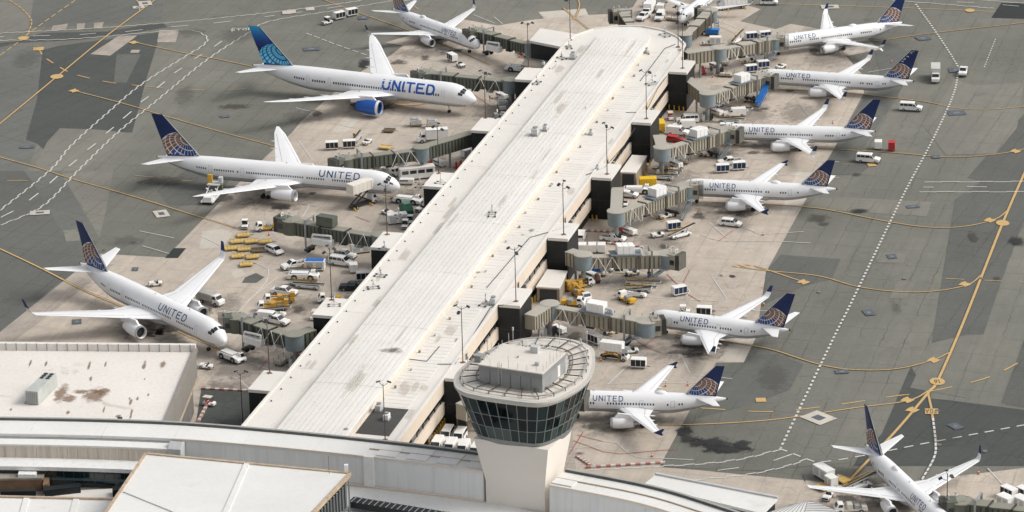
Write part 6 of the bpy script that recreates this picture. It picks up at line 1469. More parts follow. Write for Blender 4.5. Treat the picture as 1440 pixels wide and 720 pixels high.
def pushback(paint, L=6.8):
    def f(s):
        a = L/2; mb = MB(); mb.xprism([(-a,.4),(-a,1.25),(-a+.4,1.45),(a-2.0,1.5),(a-1.6,1.35),(a-.3,1.2),(a,.95),(a,.4)], -1.25, 1.25); bd = s.part('body', mb, paint, bevel=.08)
        mb = MB(); mb.xprism([(a-1.8,1.3),(a-1.8,1.95),(a-.9,1.95),(a-.5,1.25)], .1, 1.15); cb = s.part('cab', mb, paint, bevel=.04)
        mb = MB(); mb.add([(a-.5,.18,1.28),(a-.5,1.08,1.28),(a-.88,1.05,1.9),(a-.88,.2,1.9)], [(0,1,2,3)]); mb.v = [(x+.04,y,z) for x,y,z in mb.v]; s.part('windscreen', mb, GLASS, cb)
        mb = MB(); mb.box(-a+.5,a-2.1,-1.0,1.0,1.5,1.53); s.part('deck_plate', mb, M('deck_dark', (.09,.09,.09), .7, .2), bd)
        mb = MB(); mb.box(-a+.7,a-2.3,-.85,.85,1.53,1.60); s.part('deck_cover', mb, paint, bd)
        for x in (-a+1.5,a-1.7):
            for sg in (1,-1): mb = MB(); mb.lathe([(.75,-.02),(.74,.02)], 'y', (x,sg*1.255,.62), 14); s.part('wheel_arch', mb, BLACK, bd)
        mb = MB(); mb.tube((a-1.3,.6,1.95),(a-1.3,.6,2.2),.1,8); s.part('beacon', mb, ORANGE, cb)
        for x in (-a,a): mb = MB(); mb.cbox(x,0,.6,.2,1.0,.3); s.part('tow_coupling', mb, DARK, bd)
        wheels(s, (-a+1.5,a-1.7), 1.12, .62, .36)
    return f
def dolly(mat, deck=None, rollers=True, L=2.9, W=2.2):
    def f(s):
        mb = MB(); mb.box(-L/2,L/2,-W/2,W/2,.34,.46); bd = s.part('frame', mb, mat)
        for i in range(4): x = -L/2+L*(i+.5)/4; mb = MB(); mb.box(x-L/8+.08,x+L/8-.08,-W/2+.12,W/2-.12,.46,.54); s.part('roller_bed', mb, deck or mat, bd)
        for sg in (1,-1): mb = MB(); mb.box(-L/2,L/2,sg*(W/2-.05)-.05,sg*(W/2-.05)+.05,.46,.62); s.part('side_rail', mb, mat, bd)
        mb = MB(); mb.bar((L/2,0,.38),(L/2+.9,0,.3),.1,.08); s.part('tow_bar', mb, DARK); wheels(s, (-L/2+.6,L/2-.6), W/2-.3, .2, .16)
    return f
def loaded_pallet(s):
    dolly(WOOD, WOOD)(s)
    mb = MB(); mb.box(-1.35,1.35,-1.0,1.0,.56,1.9); k = s.part('wrapped_cargo', mb, M('plastic_wrap', (.52,.50,.47), .3, .15, 1.2), bevel=.1)
    mb = MB(); mb.box(-1.2,.6,-.85,.85,1.9,2.15); s.part('cargo_top', mb, M('cargo_grey', (.36,.37,.38), .6, .2), k, bevel=.05)
def catering(up=2.9, paint=None, boxm=None, arm=None):
    def f(s):
        P = paint or WHITE; mb = MB(); mb.box(-4.0,3.9,-.55,.55,.55,.95); ch = s.part('chassis', mb, BLACK)
        mb = MB(); mb.xprism([(2.3,.5),(2.3,2.3),(3.3,2.35),(3.7,1.5),(4.1,1.35),(4.1,.5)], -1.1, 1.1, .1, 1.6); cb = s.part('cab', mb, P, bevel=.05)
        mb = MB(); mb.add([(3.72,-.9,1.55),(3.72,.9,1.55),(3.38,.85,2.28),(3.38,-.85,2.28)], [(0,1,2,3)]); mb.v = [(x+.03,y,z) for x,y,z in mb.v]; s.part('windscreen', mb, GLASS, cb); side_windows(s, cb, [(2.5,3.45,1.55,2.2,0,.25)], 1.09, .07)
        zb = 1.0+up; mb = MB(); mb.box(-3.9,2.6,-1.2,1.2,zb,zb+2.3); bx_ = s.part('lifting_body', mb, boxm or M('catering_box', (.74,.70,.62), .5, .06), bevel=.05)
        mb = MB(); mb.box(2.6,4.3,-1.1,1.1,zb,zb+.12); s.part('front_platform', mb, LGREY, bx_)
        for sg in (1,-1):
            mb = MB(); mb.bar((2.6,sg*1.08,zb+.6),(4.3,sg*1.08,zb+.6),.05,.9); s.part('platform_rail', mb, LGREY, bx_)
            for i in range(5): mb = MB(); x = -3.4+i*1.3; mb.box(x,x+.06,sg*1.21-.015,sg*1.21+.015,zb+.1,zb+2.2); s.part('body_rib', mb, LGREY, bx_)
        for sg in (1,-1):
            for a, b in (((-3.3,1.0),(1.8,zb)),((1.8,1.0),(-3.3,zb))): mb = MB(); mb.bar((a[0],sg*.6,a[1]),(b[0],sg*.6,b[1]),.14,.3); s.part('scissor_arm', mb, arm or BLACK, ch)
        for x in (-3.4,1.6):
            for sg in (1,-1): mb = MB(); mb.bar((x,sg*.6,.5),(x,sg*1.7,.12),.25,.18); s.part('outrigger', mb, YELLOW, ch)
        wheels(s, (-2.6,3.0), .95, .48, .32)
    return f
def utility(bed=None, cabm=None, stuff=3, L=6.6, boom=True):
    """flat work truck with a white cab and yellow lifting gear on its bed"""
    def f(s):
        a = L/2; B = bed or YELLOW; mb = MB(); mb.box(-a,a-.4,-.9,.9,.5,.85); ch = s.part('chassis', mb, B if stuff else WHITE)
        mb = MB(); mb.xprism([(a-1.7,.5),(a-1.7,2.0),(a-.7,2.05),(a-.3,1.4),(a,1.2),(a,.5)], -.95, .95, .1, 1.4); cb = s.part('cab', mb, cabm or WHITE, bevel=.05)
        mb = MB(); mb.add([(a-.28,-.78,1.42),(a-.28,.78,1.42),(a-.65,.75,1.97),(a-.65,-.75,1.97)], [(0,1,2,3)]); mb.v = [(x+.03,y,z+.01) for x,y,z in mb.v]; s.part('windscreen', mb, GLASS, cb); side_windows(s, cb, [(a-1.6,a-.65,1.4,1.9,0,.25)], .94, .07)
        for i in range(stuff):
            x = -a+.6+i*1.35; mb = MB(); mb.box(x-.5,x+.5,-.8,.8,.85,1.3+.3*((i*7) % 3)); s.part('equipment_box', mb, B if i != 1 else GREYM, ch, bevel=.04)
        if boom:
            mb = MB(); mb.bar((-a+.5,.3,1.9),(a-1.8,.3,1.7),.35,.35); k = s.part('lift_boom', mb, B); mb = MB(); mb.box(-a,-a+1.0,-.5,.6,1.5,2.4); s.part('work_basket', mb, B, k)
            for sg in (1,-1): mb = MB(); mb.bar((-a+.2,sg*.85,1.5),(a-1.9,sg*.85,1.5),.06,.06); s.part('bed_rail', mb, B, ch)
        wheels(s, (-a+1.2,a-1.1), .88, .42, .28)
    return f
def golf(s):
    mb = MB(); mb.xprism([(-1.3,.25),(-1.3,.8),(-.5,.85),(-.4,.5),(.5,.5),(.7,.9),(1.2,.75),(1.25,.25)], -.6, .6); bd = s.part('body', mb, WHITE, bevel=.05)
    mb = MB(); mb.box(-1.25,.55,-.65,.65,1.85,1.93); c = s.part('canopy', mb, M('canopy_cream', (.66,.60,.52), .6, .1), bevel=.03)
    for x in (-1.15,.5):
        for y in (-.55,.34): mb = MB(); mb.tube((x,y,.8),(x,y,1.85),.03,4); s.part('canopy_post', mb, DARK, c)
    mb = MB(); mb.box(-.6,-.1,-.55,.55,.6,.78); mb.box(-.66,-.55,-.55,.55,.78,1.25); s.part('seat', mb, RED, bd); wheels(s, (-.85,.85), .5, .24, .18)
def busv(s):
    mb = MB(); mb.box(-4.2,4.2,-1.2,1.2,.4,2.9); bd = s.part('body', mb, WHITE, bevel=.12)
    mb = MB(); mb.box(-4.3,4.3,-1.25,1.25,2.9,3.05); s.part('roof', mb, ROOFC, bd)
    for sg in (1,-1):
        for i in range(4): mb = MB(); x = -3.8+i*1.95; mb.box(x,x+1.6,sg*1.21-.015,sg*1.21+.015,1.7,2.55); s.part('side_window', mb, GLASS, bd)
    mb = MB(); mb.box(4.2,4.23,-1.0,1.0,1.4,2.6); s.part('windscreen', mb, GLASS, bd); wheels(s, (-2.8,2.8), 1.05, .45, .28)
def gpu(s):
    mb = MB(); mb.box(-1.7,1.7,-.75,.75,.4,1.5); bd = s.part('casing', mb, WHITE, bevel=.08)
    mb = MB(); mb.box(-1.55,.4,-.77,.77,1.0,1.35); s.part('vent_panel', mb, M('vent_slate', (.12,.14,.16), .5, .1), bd)
    mb = MB(); mb.bar((1.7,0,.5),(2.6,0,.4),.1,.1); s.part('tow_bar', mb, DARK); wheels(s, (-1.1,1.1), .6, .26, .18)
def compactor(s):
    mb = MB(); mb.xprism([(-2.6,.5),(-2.6,1.6),(-1.6,2.6),(.6,2.8),(1.4,2.2),(2.4,2.0),(2.4,.5)], -1.1, 1.1); bd = s.part('hopper_body', mb, GREEN, bevel=.06)
    mb = MB(); mb.box(-1.4,.5,-.8,.8,2.62,2.95); s.part('hopper_lid', mb, M('green_pale', (.10,.26,.18), .6, .1), bd)
    for x in (-2,0,2): mb = MB(); mb.box(x-.08,x+.08,-1.14,1.14,.5,1.7); s.part('rib', mb, GREEN, bd)
    wheels(s, (-1.6,1.6), .95, .4, .25)
def cargoloader(s):
    for y in (-1.3,1.3): mb = MB(); mb.box(-4.2,4.2,y-.15,y+.15,.5,.9); s.part('side_beam', mb, WHITE)
    mb = MB(); mb.box(-4.0,1.4,-1.3,1.3,.55,.75); s.part('main_deck', mb, LGREY)
    mb = MB(); mb.box(1.2,4.2,-1.5,1.5,2.9,3.1); br = s.part('raised_platform', mb, LGREY)
    for sg in (1,-1):
        for a, b in (((-2.6,.8),(2.6,2.9)),((2.6,.8),(-.6,2.9))): mb = MB(); mb.bar((a[0],sg*1.1,a[1]),(b[0],sg*1.1,b[1]),.14,.25); s.part('scissor_arm', mb, WHITE)
    mb = MB(); mb.box(-3.6,-2.0,-1.0,1.0,.75,1.7); s.part('engine_casing', mb, WHITE, bevel=.05)
    mb = MB(); mb.box(2.2,3.4,-1.9,-1.0,3.1,4.6); s.part('operator_cab', mb, LGREY, br); mb = MB(); mb.box(2.6,3.2,.6,1.7,3.1,5.0); s.part('guard_cage', mb, YELLOW, br)
    wheels(s, (-3.2,0,3.2), 1.25, .45, .3)
def barrier(n, step=2.0):
    def f(s):
        for i in range(n):
            mb = MB(); mb.xprism([(i*step,0),(i*step,.34),(i*step+step*.5-.03,.34),(i*step+step*.5-.03,0)], -.3, .3); s.part('red_block', mb, M('faded_red', (.38,.17,.14), .8, .25, 1.5))
            mb = MB(); mb.xprism([(i*step+step*.5,0),(i*step+step*.5,.34),(i*step+step-.03,.34),(i*step+step-.03,0)], -.3, .3); s.part('white_block', mb, M('faded_white', (.56,.53,.49), .8, .2, 1.5))
    return f
def cone_(s):
    mb = MB(); mb.box(-.25,.25,-.25,.25,0,.06); s.part('cone_base', mb, ORANGE); mb = MB(); mb.lathe([(.2,.06),(.04,.85)], n=10); s.part('cone_body', mb, M('cone_red', (.50,.07,.03), .6, .1)); mb = MB(); mb.lathe([(.145,.40),(.10,.60)], n=10, caps=False); s.part('cone_band', mb, WHITE)
def bollard(s):
    mb = MB(); mb.tube((0,0,0),(0,0,1.35),.16,8); s.part('post', mb, YELLOW); mb = MB(); mb.lathe([(.16,1.35),(.1,1.45),(.02,1.48)], n=8); s.part('cap', mb, YELLOW)
def yellowbox(s):
    mb = MB(); mb.box(-2.0,2.0,-1.1,1.1,.5,2.4); bd = s.part('casing', mb, M('bright_yellow', (.72,.46,.02), .5, .08), bevel=.06)
    for i in range(4): mb = MB(); mb.box(-1.7+i*.9,-1.1+i*.9,1.1,1.13,.9,2.0); s.part('louvre', mb, M('yellow_shade', (.55,.33,.02), .6, .1), bd)
    mb = MB(); mb.bar((2,0,.5),(3,0,.4),.1,.1); s.part('tow_bar', mb, DARK); wheels(s, (-1.3,1.3), .9, .34, .2)
def bluecart(s):
    mb = MB(); mb.box(-1.9,1.9,-.8,.8,.35,.34); s.part('chassis', mb, YELLOW); mb = MB(); mb.xprism([(-1.6,.6),(-1.9,1.8),(1.9,1.8),(1.6,.6)], -.85, .85); k = s.part('tub', mb, BLUE); mb = MB(); mb.box(-1.8,1.8,-.75,.75,1.8,1.84); s.part('cover', mb, M('blue_cover', (.03,.22,.60), .5, .1), k); wheels(s, (-1.3,1.3), .65, .26, .2)
def towbar(s):
    mb = MB(); mb.bar((-2.2,0,.5),(2.2,0,.6),.14,.14); b = s.part('bar', mb, ORANGE); mb = MB(); mb.cbox(2.2,0,.6,.3,.7,.2); s.part('head', mb, ORANGE, b); wheels(s, (0,), .4, .22, .14)
def redrack(s):
    mb = MB(); mb.box(-1.4,1.4,-.8,.8,.2,.4); b = s.part('base', mb, RED)
    for i, x in enumerate((-1,-.3,.4,1.1)): mb = MB(); mb.lathe([(.26,.4),(.28,.5),(.28,1.5),(.1,1.8)], o=(x,.2*(-1)**i,0), n=10); s.part('cylinder', mb, RED if i % 2 == 0 else M('hydrant_pink', (.55,.16,.12), .5, .1), b)
def oldtank(s):
    mb = MB(); mb.lathe([(.05,-1.2),(.55,-1.0),(.6,0),(.55,1.0),(.05,1.2)], 'x', (0,0,1.2), 12); t_ = s.part('tank', mb, M('tank_rust', (.22,.11,.06), .7, .25, 1), smooth=True)
    for x in (-.8,.8): mb = MB(); mb.box(x-.08,x+.08,-.5,.5,.0,.8); s.part('saddle', mb, DARK, t_)
def flatcart(s):
    mb = MB(); mb.box(-2,2,-.95,.95,.45,.6); b = s.part('deck', mb, M('deck_tan', (.40,.34,.26), .7, .2))
    for x in (-1.9,0,1.9):
        for y in (-.9,.9): mb = MB(); mb.tube((x,y,.6),(x,y,1.7),.05,5); s.part('stake', mb, DARK, b)
    mb = MB(); mb.box(-1.6,1.2,-.7,.7,.6,.95); s.part('load', mb, M('load_cream', (.55,.50,.42), .7, .2), b); wheels(s, (-1.3,1.3), .75, .28, .2)

V = {'van': van(WHITE), 'cargo_van': van(WHITE, False), 'minivan': minivan(WHITE), 'suv': minivan(WHITE, 4.9, 1.85), 'red_car': minivan(RED, 4.6, 1.5), 'car': minivan(WHITE, 4.5, 1.5), 'pickup': pickup(WHITE), 'pickup1': pickup(WHITE, False), 'pickup_cap': pickup(WHITE, True, True),
     'dark_suv': pickup(NAVYCAR, True, True), 'boxtruck': boxtruck(M('truck_grey', (.50,.49,.46), .5, .08), M('truck_box_grey', (.55,.54,.51), .5, .08), cabm=WHITE), 'boxtruck_w': boxtruck(WHITE), 'tug': tug(WHITE), 'tugc': tug(WHITE, True), 'cart_k': cart(BLACK), 'cart_b': cart(BLUEC), 'cart_w': cart(M('curtain_white', (.66,.66,.64), .7, .1)),
     'cart_r': container(RED, 2.2, 1.6, 2.2), 'box': container(WHITE), 'box_l': container(WHITE, 4.4, 2.0, 2.3), 'box_s': container(WHITE, 2.2, 1.7, 2.0), 'belt': beltloader(WHITE), 'belt_flat': beltloader(LGREY, .35), 'push': pushback(WHITE), 'dolly_y': dolly(YELLOW2), 'dolly_b': dolly(WOOD, M('roller_dark', (.10,.085,.065), .6, .2)), 'pallet': loaded_pallet,
     'cater': catering(), 'cater_lo': catering(.4, None, WHITE), 'cater_mid': catering(1.5, None, WHITE, ORANGE), 'util': utility(), 'util_s': utility(YELLOW, WHITE, 2, 5.2, False), 'util_w': utility(M('util_pale', (.58,.56,.50), .5, .1), WHITE, 3, 6.2, False), 'golf': golf, 'bus': busv, 'gpu': gpu, 'compactor': compactor, 'loader': cargoloader, 'cone': cone_, 'bollard': bollard,
     'ybox': yellowbox, 'bluecart': bluecart, 'towbar': towbar, 'redrack': redrack, 'tank': oldtank, 'flat': flatcart, 'util_lift': utility(ORANGE, WHITE, 3, 7.0, True), 'service': boxtruck(WHITE, M('service_grey', (.40,.39,.37), .6, .15), 6.6, 2.6)}
NAMES = {'van': ('passenger_van','van'), 'cargo_van': ('cargo_van','van'), 'minivan': ('minivan','van'), 'suv': ('sport_utility_car','car'), 'red_car': ('parked_car','car'), 'car': ('parked_car','car'), 'pickup': ('pickup_truck','pickup'), 'pickup1': ('pickup_truck','pickup'), 'pickup_cap': ('pickup_truck','pickup'), 'dark_suv': ('pickup_truck','pickup'),
         'boxtruck': ('box_truck','truck'), 'boxtruck_w': ('box_truck','truck'), 'tug': ('baggage_tractor','baggage tractor'), 'tugc': ('baggage_tractor','baggage tractor'), 'cart_k': ('baggage_cart','baggage cart'), 'cart_b': ('baggage_cart','baggage cart'), 'cart_w': ('baggage_cart','baggage cart'), 'cart_r': ('baggage_cart','baggage cart'),
         'box': ('equipment_trailer','trailer'), 'box_l': ('equipment_trailer','trailer'), 'box_s': ('equipment_trailer','trailer'), 'belt': ('belt_loader','belt loader'), 'belt_flat': ('belt_loader','belt loader'), 'push': ('tow_tractor','tow tractor'), 'dolly_y': ('cargo_dolly','dolly'), 'dolly_b': ('cargo_dolly','dolly'), 'pallet': ('loaded_pallet','pallet'),
         'cater': ('catering_truck','truck'), 'cater_lo': ('catering_truck','truck'), 'cater_mid': ('catering_truck','truck'), 'util': ('work_truck','truck'), 'util_s': ('work_truck','truck'), 'util_w': ('work_truck','truck'), 'util_lift': ('work_truck','truck'), 'golf': ('golf_cart','golf cart'), 'bus': ('shuttle_bus','bus'), 'gpu': ('ground_power_cart','power cart'), 'compactor': ('trash_compactor','compactor'),
         'loader': ('cargo_loader','loader'), 'cone': ('traffic_cone','cone'), 'bollard': ('bollard','bollard'), 'ybox': ('generator_cart','generator'), 'bluecart': ('dump_cart','cart'), 'towbar': ('tow_bar','tow bar'), 'redrack': ('gas_cylinder_rack','gas rack'), 'tank': ('storage_tank','tank'), 'flat': ('flatbed_cart','cart'), 'service': ('service_truck','truck')}
GRP = {'cart': 'baggage carts on the apron', 'dolly': 'empty cargo dollies', 'tug': 'baggage tractors on the apron', 'van': 'vans on the apron', 'belt': 'belt loaders on the apron', 'box': 'equipment trailers', 'pick': 'pickup trucks on the apron', 'cone': 'traffic cones', 'boll': 'yellow bollards by the gate blocks', 'push': 'tow tractors', 'util': 'work trucks on the apron', 'cate': 'catering trucks', 'gpu': 'ground power carts', 'tow': 'tow bars', 'red': 'red gas cylinder racks', 'flat': 'flatbed carts', 'golf': 'small runabout carts', 'mini': 'vans on the apron', 'blue': 'dump carts', 'ybox': 'yellow generator units', 'pallet': 'loaded pallets', 'suv': 'parked cars', 'car': 'parked cars', 'serv': 'service trucks', 'boxtruck': 'box trucks'}
def P(kind, px, d, label, h=1.0, group=None, z=GZ):
    nm, cat = NAMES[kind]; g = group or next((GRP[k] for k in sorted(GRP, key=len, reverse=True) if kind.startswith(k)), None)
    if kind == 'red_car': g = GRP['suv']
    if kind == 'cargo_van': g = GRP['van']
    return place(kind, V[kind], nm, label, cat, px, d, h, g, z)
RT, LF, UR, DL, UPR, DR, UL = (1,0), (-1,0), (.8,-.62), (-.8,.62), (.75,-.35), (.9,.35), (-.9,-.3)

# --- widebody side
P('tugc',(460,29),(-1,.25),'white covered tractor pulling two carts along the service road'); P('cart_k',(477,22),(-1,.22),'white-roofed dark cart coupled behind the covered tractor on the service road'); P('cart_k',(494.5,17.5),(-1,.2),'white-roofed dark cart at the end of the service road train')
P('cart_k',(636,81),(.9,.5),'white and dark cart before the narrowbody beyond the blue-engined widebody'); P('tug',(648,89),(.9,.5),'open white tractor coupled to the lone cart beyond the blue-engined widebody')
P('push',(729,95),(-1,-.1),'white tow tractor beside the sixth gate block, widebody side'); P('tug',(703,158),(1,-.1),'white tractor under the olive bridge behind the blue-engined widebody'); P('util_w',(706,147),(-.3,-1),'pale work truck by the rotunda behind the blue-engined widebody')
P('cart_k',(466.7,205),(1,-.05),'dark cart parked beside the belt-tipped tow rods, far from the tractor'); P('cart_k',(491,203),(1,-.05),'dark cart parked next to the white tractor in its painted bay')
P('belt_flat',(501,192),(.8,-.9),'low grey belt loader beside the white tractor in its painted bay'); P('tug',(516,197),(.8,-.5),'white tractor parked in its painted bay by the blue-engined widebody')
P('dolly_b',(547,180),(1,.05),'empty brown slatted dolly on the open apron'); P('pallet',(585,172),(1,-.05),'plastic-wrapped cargo on a wooden dolly, pale top'); P('pallet',(608,174),(1,-.05),'plastic-wrapped cargo on a wooden dolly beside the white cab truck')
P('boxtruck_w',(608,192),(-1,.05),'white box truck parked before the wrapped pallets',1.4); P('dolly_y',(541.5,204),(1,.1),'single yellow dolly near the painted tractor bay')
P('util_w',(547,240),(.9,.2),'pale work truck behind the nose of the catered widebody'); P('bus',(586,243),(.95,-.1),'white shuttle bus with dark windows under the long angled bridge',1.5); P('gpu',(572,254),(1,.0),'white power cart with slate vent beside the shuttle bus')
P('push',(574,281),(.95,.1),'white tow tractor coupled to the nose of the catered widebody',.8); P('towbar',(551,277),(.9,.15),'orange tow bar at the nose gear of the catered widebody',.5); P('tug',(545,296),(.9,.25),'white tractor below the nose of the catered widebody'); P('tug',(592,291),(-.9,.4),'white tractor beside the fourth gate block, widebody side')
P('compactor',(571,294),(-.6,-.7),'green trash compactor below the catered widebody',1.3); P('box_l',(558.5,307),(1,-.1),'long white trailer beside the green compactor',1.2); P('tugc',(570,315),(-.4,.9),'white covered tractor with red seat by the third gate block post'); P('tugc',(577,309),(-.4,.9),'white covered tractor between the compactor and the pier edge')
P('box_s',(655,216),(1,-.3),'white trailer tucked under the fifth gate block bridge'); P('redrack',(647,231),(1,-.3),'red gas cylinder rack under the long angled bridge corridor'); P('redrack',(750,82),(1,.1),'red gas cylinder rack under the canopy of the far block')
P('cater',(510,284),(.85,-.3),'catering truck with its pale box raised to the widebody door',1.0); P('loader',(298,277),(.55,-.62),'white cargo loader with yellow cage at the rear hold of the catered widebody',.6)
for i, (x, y) in enumerate(((342,327),(333,336),(353,336),(373,336.5),(324,345.5),(343,346.5),(334,356.5),(355,357.5),(346,368))):
    P('dolly_y',(x,y),(1,-.08),'empty yellow dolly parked in the block of dollies by the minivan', group='yellow dollies parked in a block')
P('dolly_b',(363,348),(1,-.06),'brown dolly among the yellow dollies next to the minivan'); P('tugc',(344.5,315),(-.3,.9),'white covered tractor behind the block of yellow dollies'); P('util_s',(374,318),(-1,.1),'white and yellow work truck behind the empty widebody bridge')
P('minivan',(386,350),(.9,.4),'white minivan beside the block of yellow dollies')
P('pickup1',(413,371),(-.95,.2),'white pickup towing the blue-topped trailer'); t_ = P('box_l',(443,374),(-1,-.02),'white trailer towed by the pickup, blue top'); 
mb = MB(); mb.box(-2.0,2.0,-.8,.8,2.37,2.5); mb.build('blue_cover', BLUE, t_)
P('push',(427,387),(1,.02),'white tow tractor parked under the belt loaders row',.9); P('belt_flat',(430,379),(1,.06),'belt loader between the blue-topped trailer and the parked tow tractor'); P('belt_flat',(424,396),(1,.1),'belt loader parked just behind the white crew pickup'); P('belt_flat',(434,400),(1,.1),'second belt loader behind the white crew pickup')
P('pickup',(400,408.5),(1,.15),'white crew pickup parked between belt loaders and yellow trucks'); P('util_lift',(392,419),(-.95,.05),'amber lift truck parked next to the white crew pickup',1.2); P('util_lift',(383,429),(-.95,.05),'amber lift truck parked next to the belt loader by the olive bridge',1.2)
P('belt',(386,438),(1,.1),'raised belt loader parked behind the olive bridge of the tall-winglet widebody'); P('cargo_van',(368,444),(-1,-.1),'white van mostly behind the olive bridge roof'); P('pickup',(389,449),(.95,.2),'white pickup parked against the olive bridge')
P('pickup',(483,357),(1,.15),'white pickup parked behind the passenger van at the third gate block'); P('van',(480,367),(1,.15),'white passenger van parked beside the third gate block, widebody side'); P('box_l',(507,348),(1,-.12),'white trailer parked against the olive bridge with dark unit',1.2)
P('box_s',(497,377),(.3,.9),'white box trailer beside the passenger van'); P('cart_k',(511,389),(1,-.05),'dark white-roofed cart beside the dark pickup'); P('dark_suv',(496,402),(-1,-.02),'dark capped pickup parked at the pier edge'); P('util_s',(463,419),(-1,.05),'white work truck with yellow bed at the second gate block, widebody side'); P('golf',(442,443),(-.5,.6),'small cart half hidden by the second gate block, widebody side')
P('service',(296,420),(.95,.25),'white service truck with grey gear beside the tall-winglet widebody engine',1.2); P('tug',(218.5,396),(-1,.1),'lone white tractor beside the tall-winglet widebody fuselage'); P('push',(326,501),(.75,.3),'white tow tractor at the nose of the tall-winglet widebody',.8); P('towbar',(308,494),(-.8,-.45),'orange tow bar at the nose gear of the tall-winglet widebody',.5)
P('tug',(289.5,512),(-1,-.1),'white tractor beside the hall corner'); P('golf',(294.5,564),(1,.15),'golf cart with cream roof in the dark service yard'); P('flat',(397,505),(.6,-.4),'flatbed cart with stakes under the olive bridge of the tall-winglet widebody')
# --- pier head
P('pickup_cap',(905,22),(-.8,.5),'white capped pickup at the pier head'); P('boxtruck_w',(912,13),(-.6,.7),'white box truck behind the capped pickup at the pier head',1.5); P('cargo_van',(928,22),(-.5,.75),'white van at the pier head between the pickup and the carts'); P('box',(929,12),(-.5,.75),'white trailer behind the van at the pier head'); P('flat',(946,24),(1,.1),'flatbed cart beside the regional jet nose')
P('service',(921,3),(-1,.1),'white service truck beyond the pier head'); P('cater_lo',(1030,5),(-1,.1),'white catering truck beside the regional jet tail',1.5); P('suv',(1081.5,1.5),(1,.0),'white car on the far apron beyond the regional jet'); P('bluecart',(1001.5,45),(1,.05),'blue dump cart on a yellow chassis beside the regional jet bridge')
P('tug',(996,58),(-1,.1),'white tractor under the regional jet bridge'); P('box',(1006,58),(1,.0),'white trailer coupled under the regional jet bridge'); P('belt',(1037,54),(.8,-.5),'belt loader before the blue-curtained carts at the farthest tower-side gate'); P('cart_b',(1056,51),(1,-.1),'blue-curtained cart next to the belt loader at the farthest tower-side gate'); P('cart_b',(1076,49.5),(1,-.1),'blue-curtained cart next to the farthest tower-side bridge cab')
P('redrack',(988,98),(.4,.9),'red gas cylinder rack by the farthest tower-side gate block'); P('flat',(1021.5,102.5),(1,.05),'flatbed cart with stakes beyond the blue-stair bridge'); P('box',(1069,82),(.2,-.9),'white trailer beyond the blue-stair bridge cab'); P('cart_b',(1073,91),(1,-.1),'blue-curtained cart beyond the blue-stair bridge cab'); P('cart_b',(1056,97),(1,-.1),'blue-curtained cart beside the roof unit of the blue-stair bridge'); P('tug',(1098,91),(1,-.3),'white tractor at the nose of the scratched-fin narrowbody')
P('van',(966.5,167),(-1,.05),'white passenger van farthest in the row beside the red car'); P('cargo_van',(961.5,175),(-1,.05),'white cargo van in the middle of the row beside the red car'); P('cargo_van',(953.5,184),(1,.1),'white cargo van next to the red car'); P('red_car',(951,194),(1,.12),'red car parked beside the white vans')
P('cargo_van',(1033,158),(-1,.05),'white cargo van parked among belt loaders between two tan bridges'); P('belt_flat',(1027,167.5),(1,.1),'belt loader parked before the cargo van between two tan bridges'); P('belt_flat',(1038,152),(1,.12),'belt loader parked behind the cargo van between two tan bridges'); P('tug',(1010,145),(1,-.3),'tractor in the shade of the blue-stair bridge'); P('gpu',(1022,176),(1,.0),'power cart by the cab of the bridge beside the red car')
P('golf',(943,163),(.3,.8),'small dark-seated cart between the gate block and the row of vans'); P('ybox',(928,178),(.2,.9),'upright yellow wrapped unit at the wall behind the red car')
P('pickup',(1026,226),(-1,.1),'white crew pickup behind the pair of blue-curtained carts'); P('cart_b',(1016,237),(1,-.06),'blue-curtained cart of the pair before the crew pickup, with its hitch to the other'); P('cart_b',(1039,233.5),(1,-.06),'blue-curtained cart of the pair nearer the fence-tipped narrowbody')
P('ybox',(911,256),(1,-.03),'bright yellow generator beside the low annex',1.3); P('push',(897,267),(1,.0),'white tow tractor behind the tan bridge by the yellow generator',.8); P('car',(884,271.5),(1,.1),'white car beside the gate block near the yellow generator'); P('tug',(879,285),(-.2,.9),'tractor between the bridge corridor and tunnel near the yellow generator')
P('belt_flat',(932,247),(1,.08),'belt loader parked nearest the yellow generator'); P('belt_flat',(938,240),(1,.1),'belt loader parked behind the one by the yellow generator'); P('flat',(946,237),(1,.0),'flatbed cart beside the belt loaders near the yellow generator')
P('pickup',(862,333.5),(1,.12),'white crew pickup beside the red and white barrier'); P('tug',(925,327.5),(-1,.15),'white tractor coupled to the blue cart and belt loader at the empty gate'); P('cart_b',(947,318),(1,-.12),'blue-curtained cart standing behind the belt loader at the empty gate'); P('belt',(958,327.5),(1,-.25),'belt loader with raised end before the blue cart at the empty gate'); P('minivan',(1028,312),(.95,.1),'white minivan in the hatched bay by the fence-tipped narrowbody')
P('cargo_van',(817,331),(.3,-.9),'white van beside the gate block above the empty-gate bridge')
for x, l in ((819,'next to the gate block'),(833,'in the middle'),(846,'next to the roof unit')): P('box_s',(x,349),(0.1,-1),'white trailer roof behind the empty-gate bridge, '+l)
P('suv',(847,375),(1,.08),'white car parked under the empty-gate bridge'); P('bluecart',(838,380),(1,.1),'dump cart under the empty-gate bridge beside the red rack'); P('redrack',(832,379),(1,.1),'red rack under the empty-gate bridge rotunda'); P('tank',(840,391),(.3,.8),'rusty brown tank before the empty-gate bridge')
P('util_lift',(815,398),(.9,-.25),'amber lift truck by the annex, farther from the tunnel',1.2); P('util_lift',(817,412),(.7,.5),'amber lift truck with white cab turned to the bridge, by the annex',1.2); P('util_s',(806,424),(1,.05),'low yellow work truck beside the bridge of the blended-winglet narrowbody')
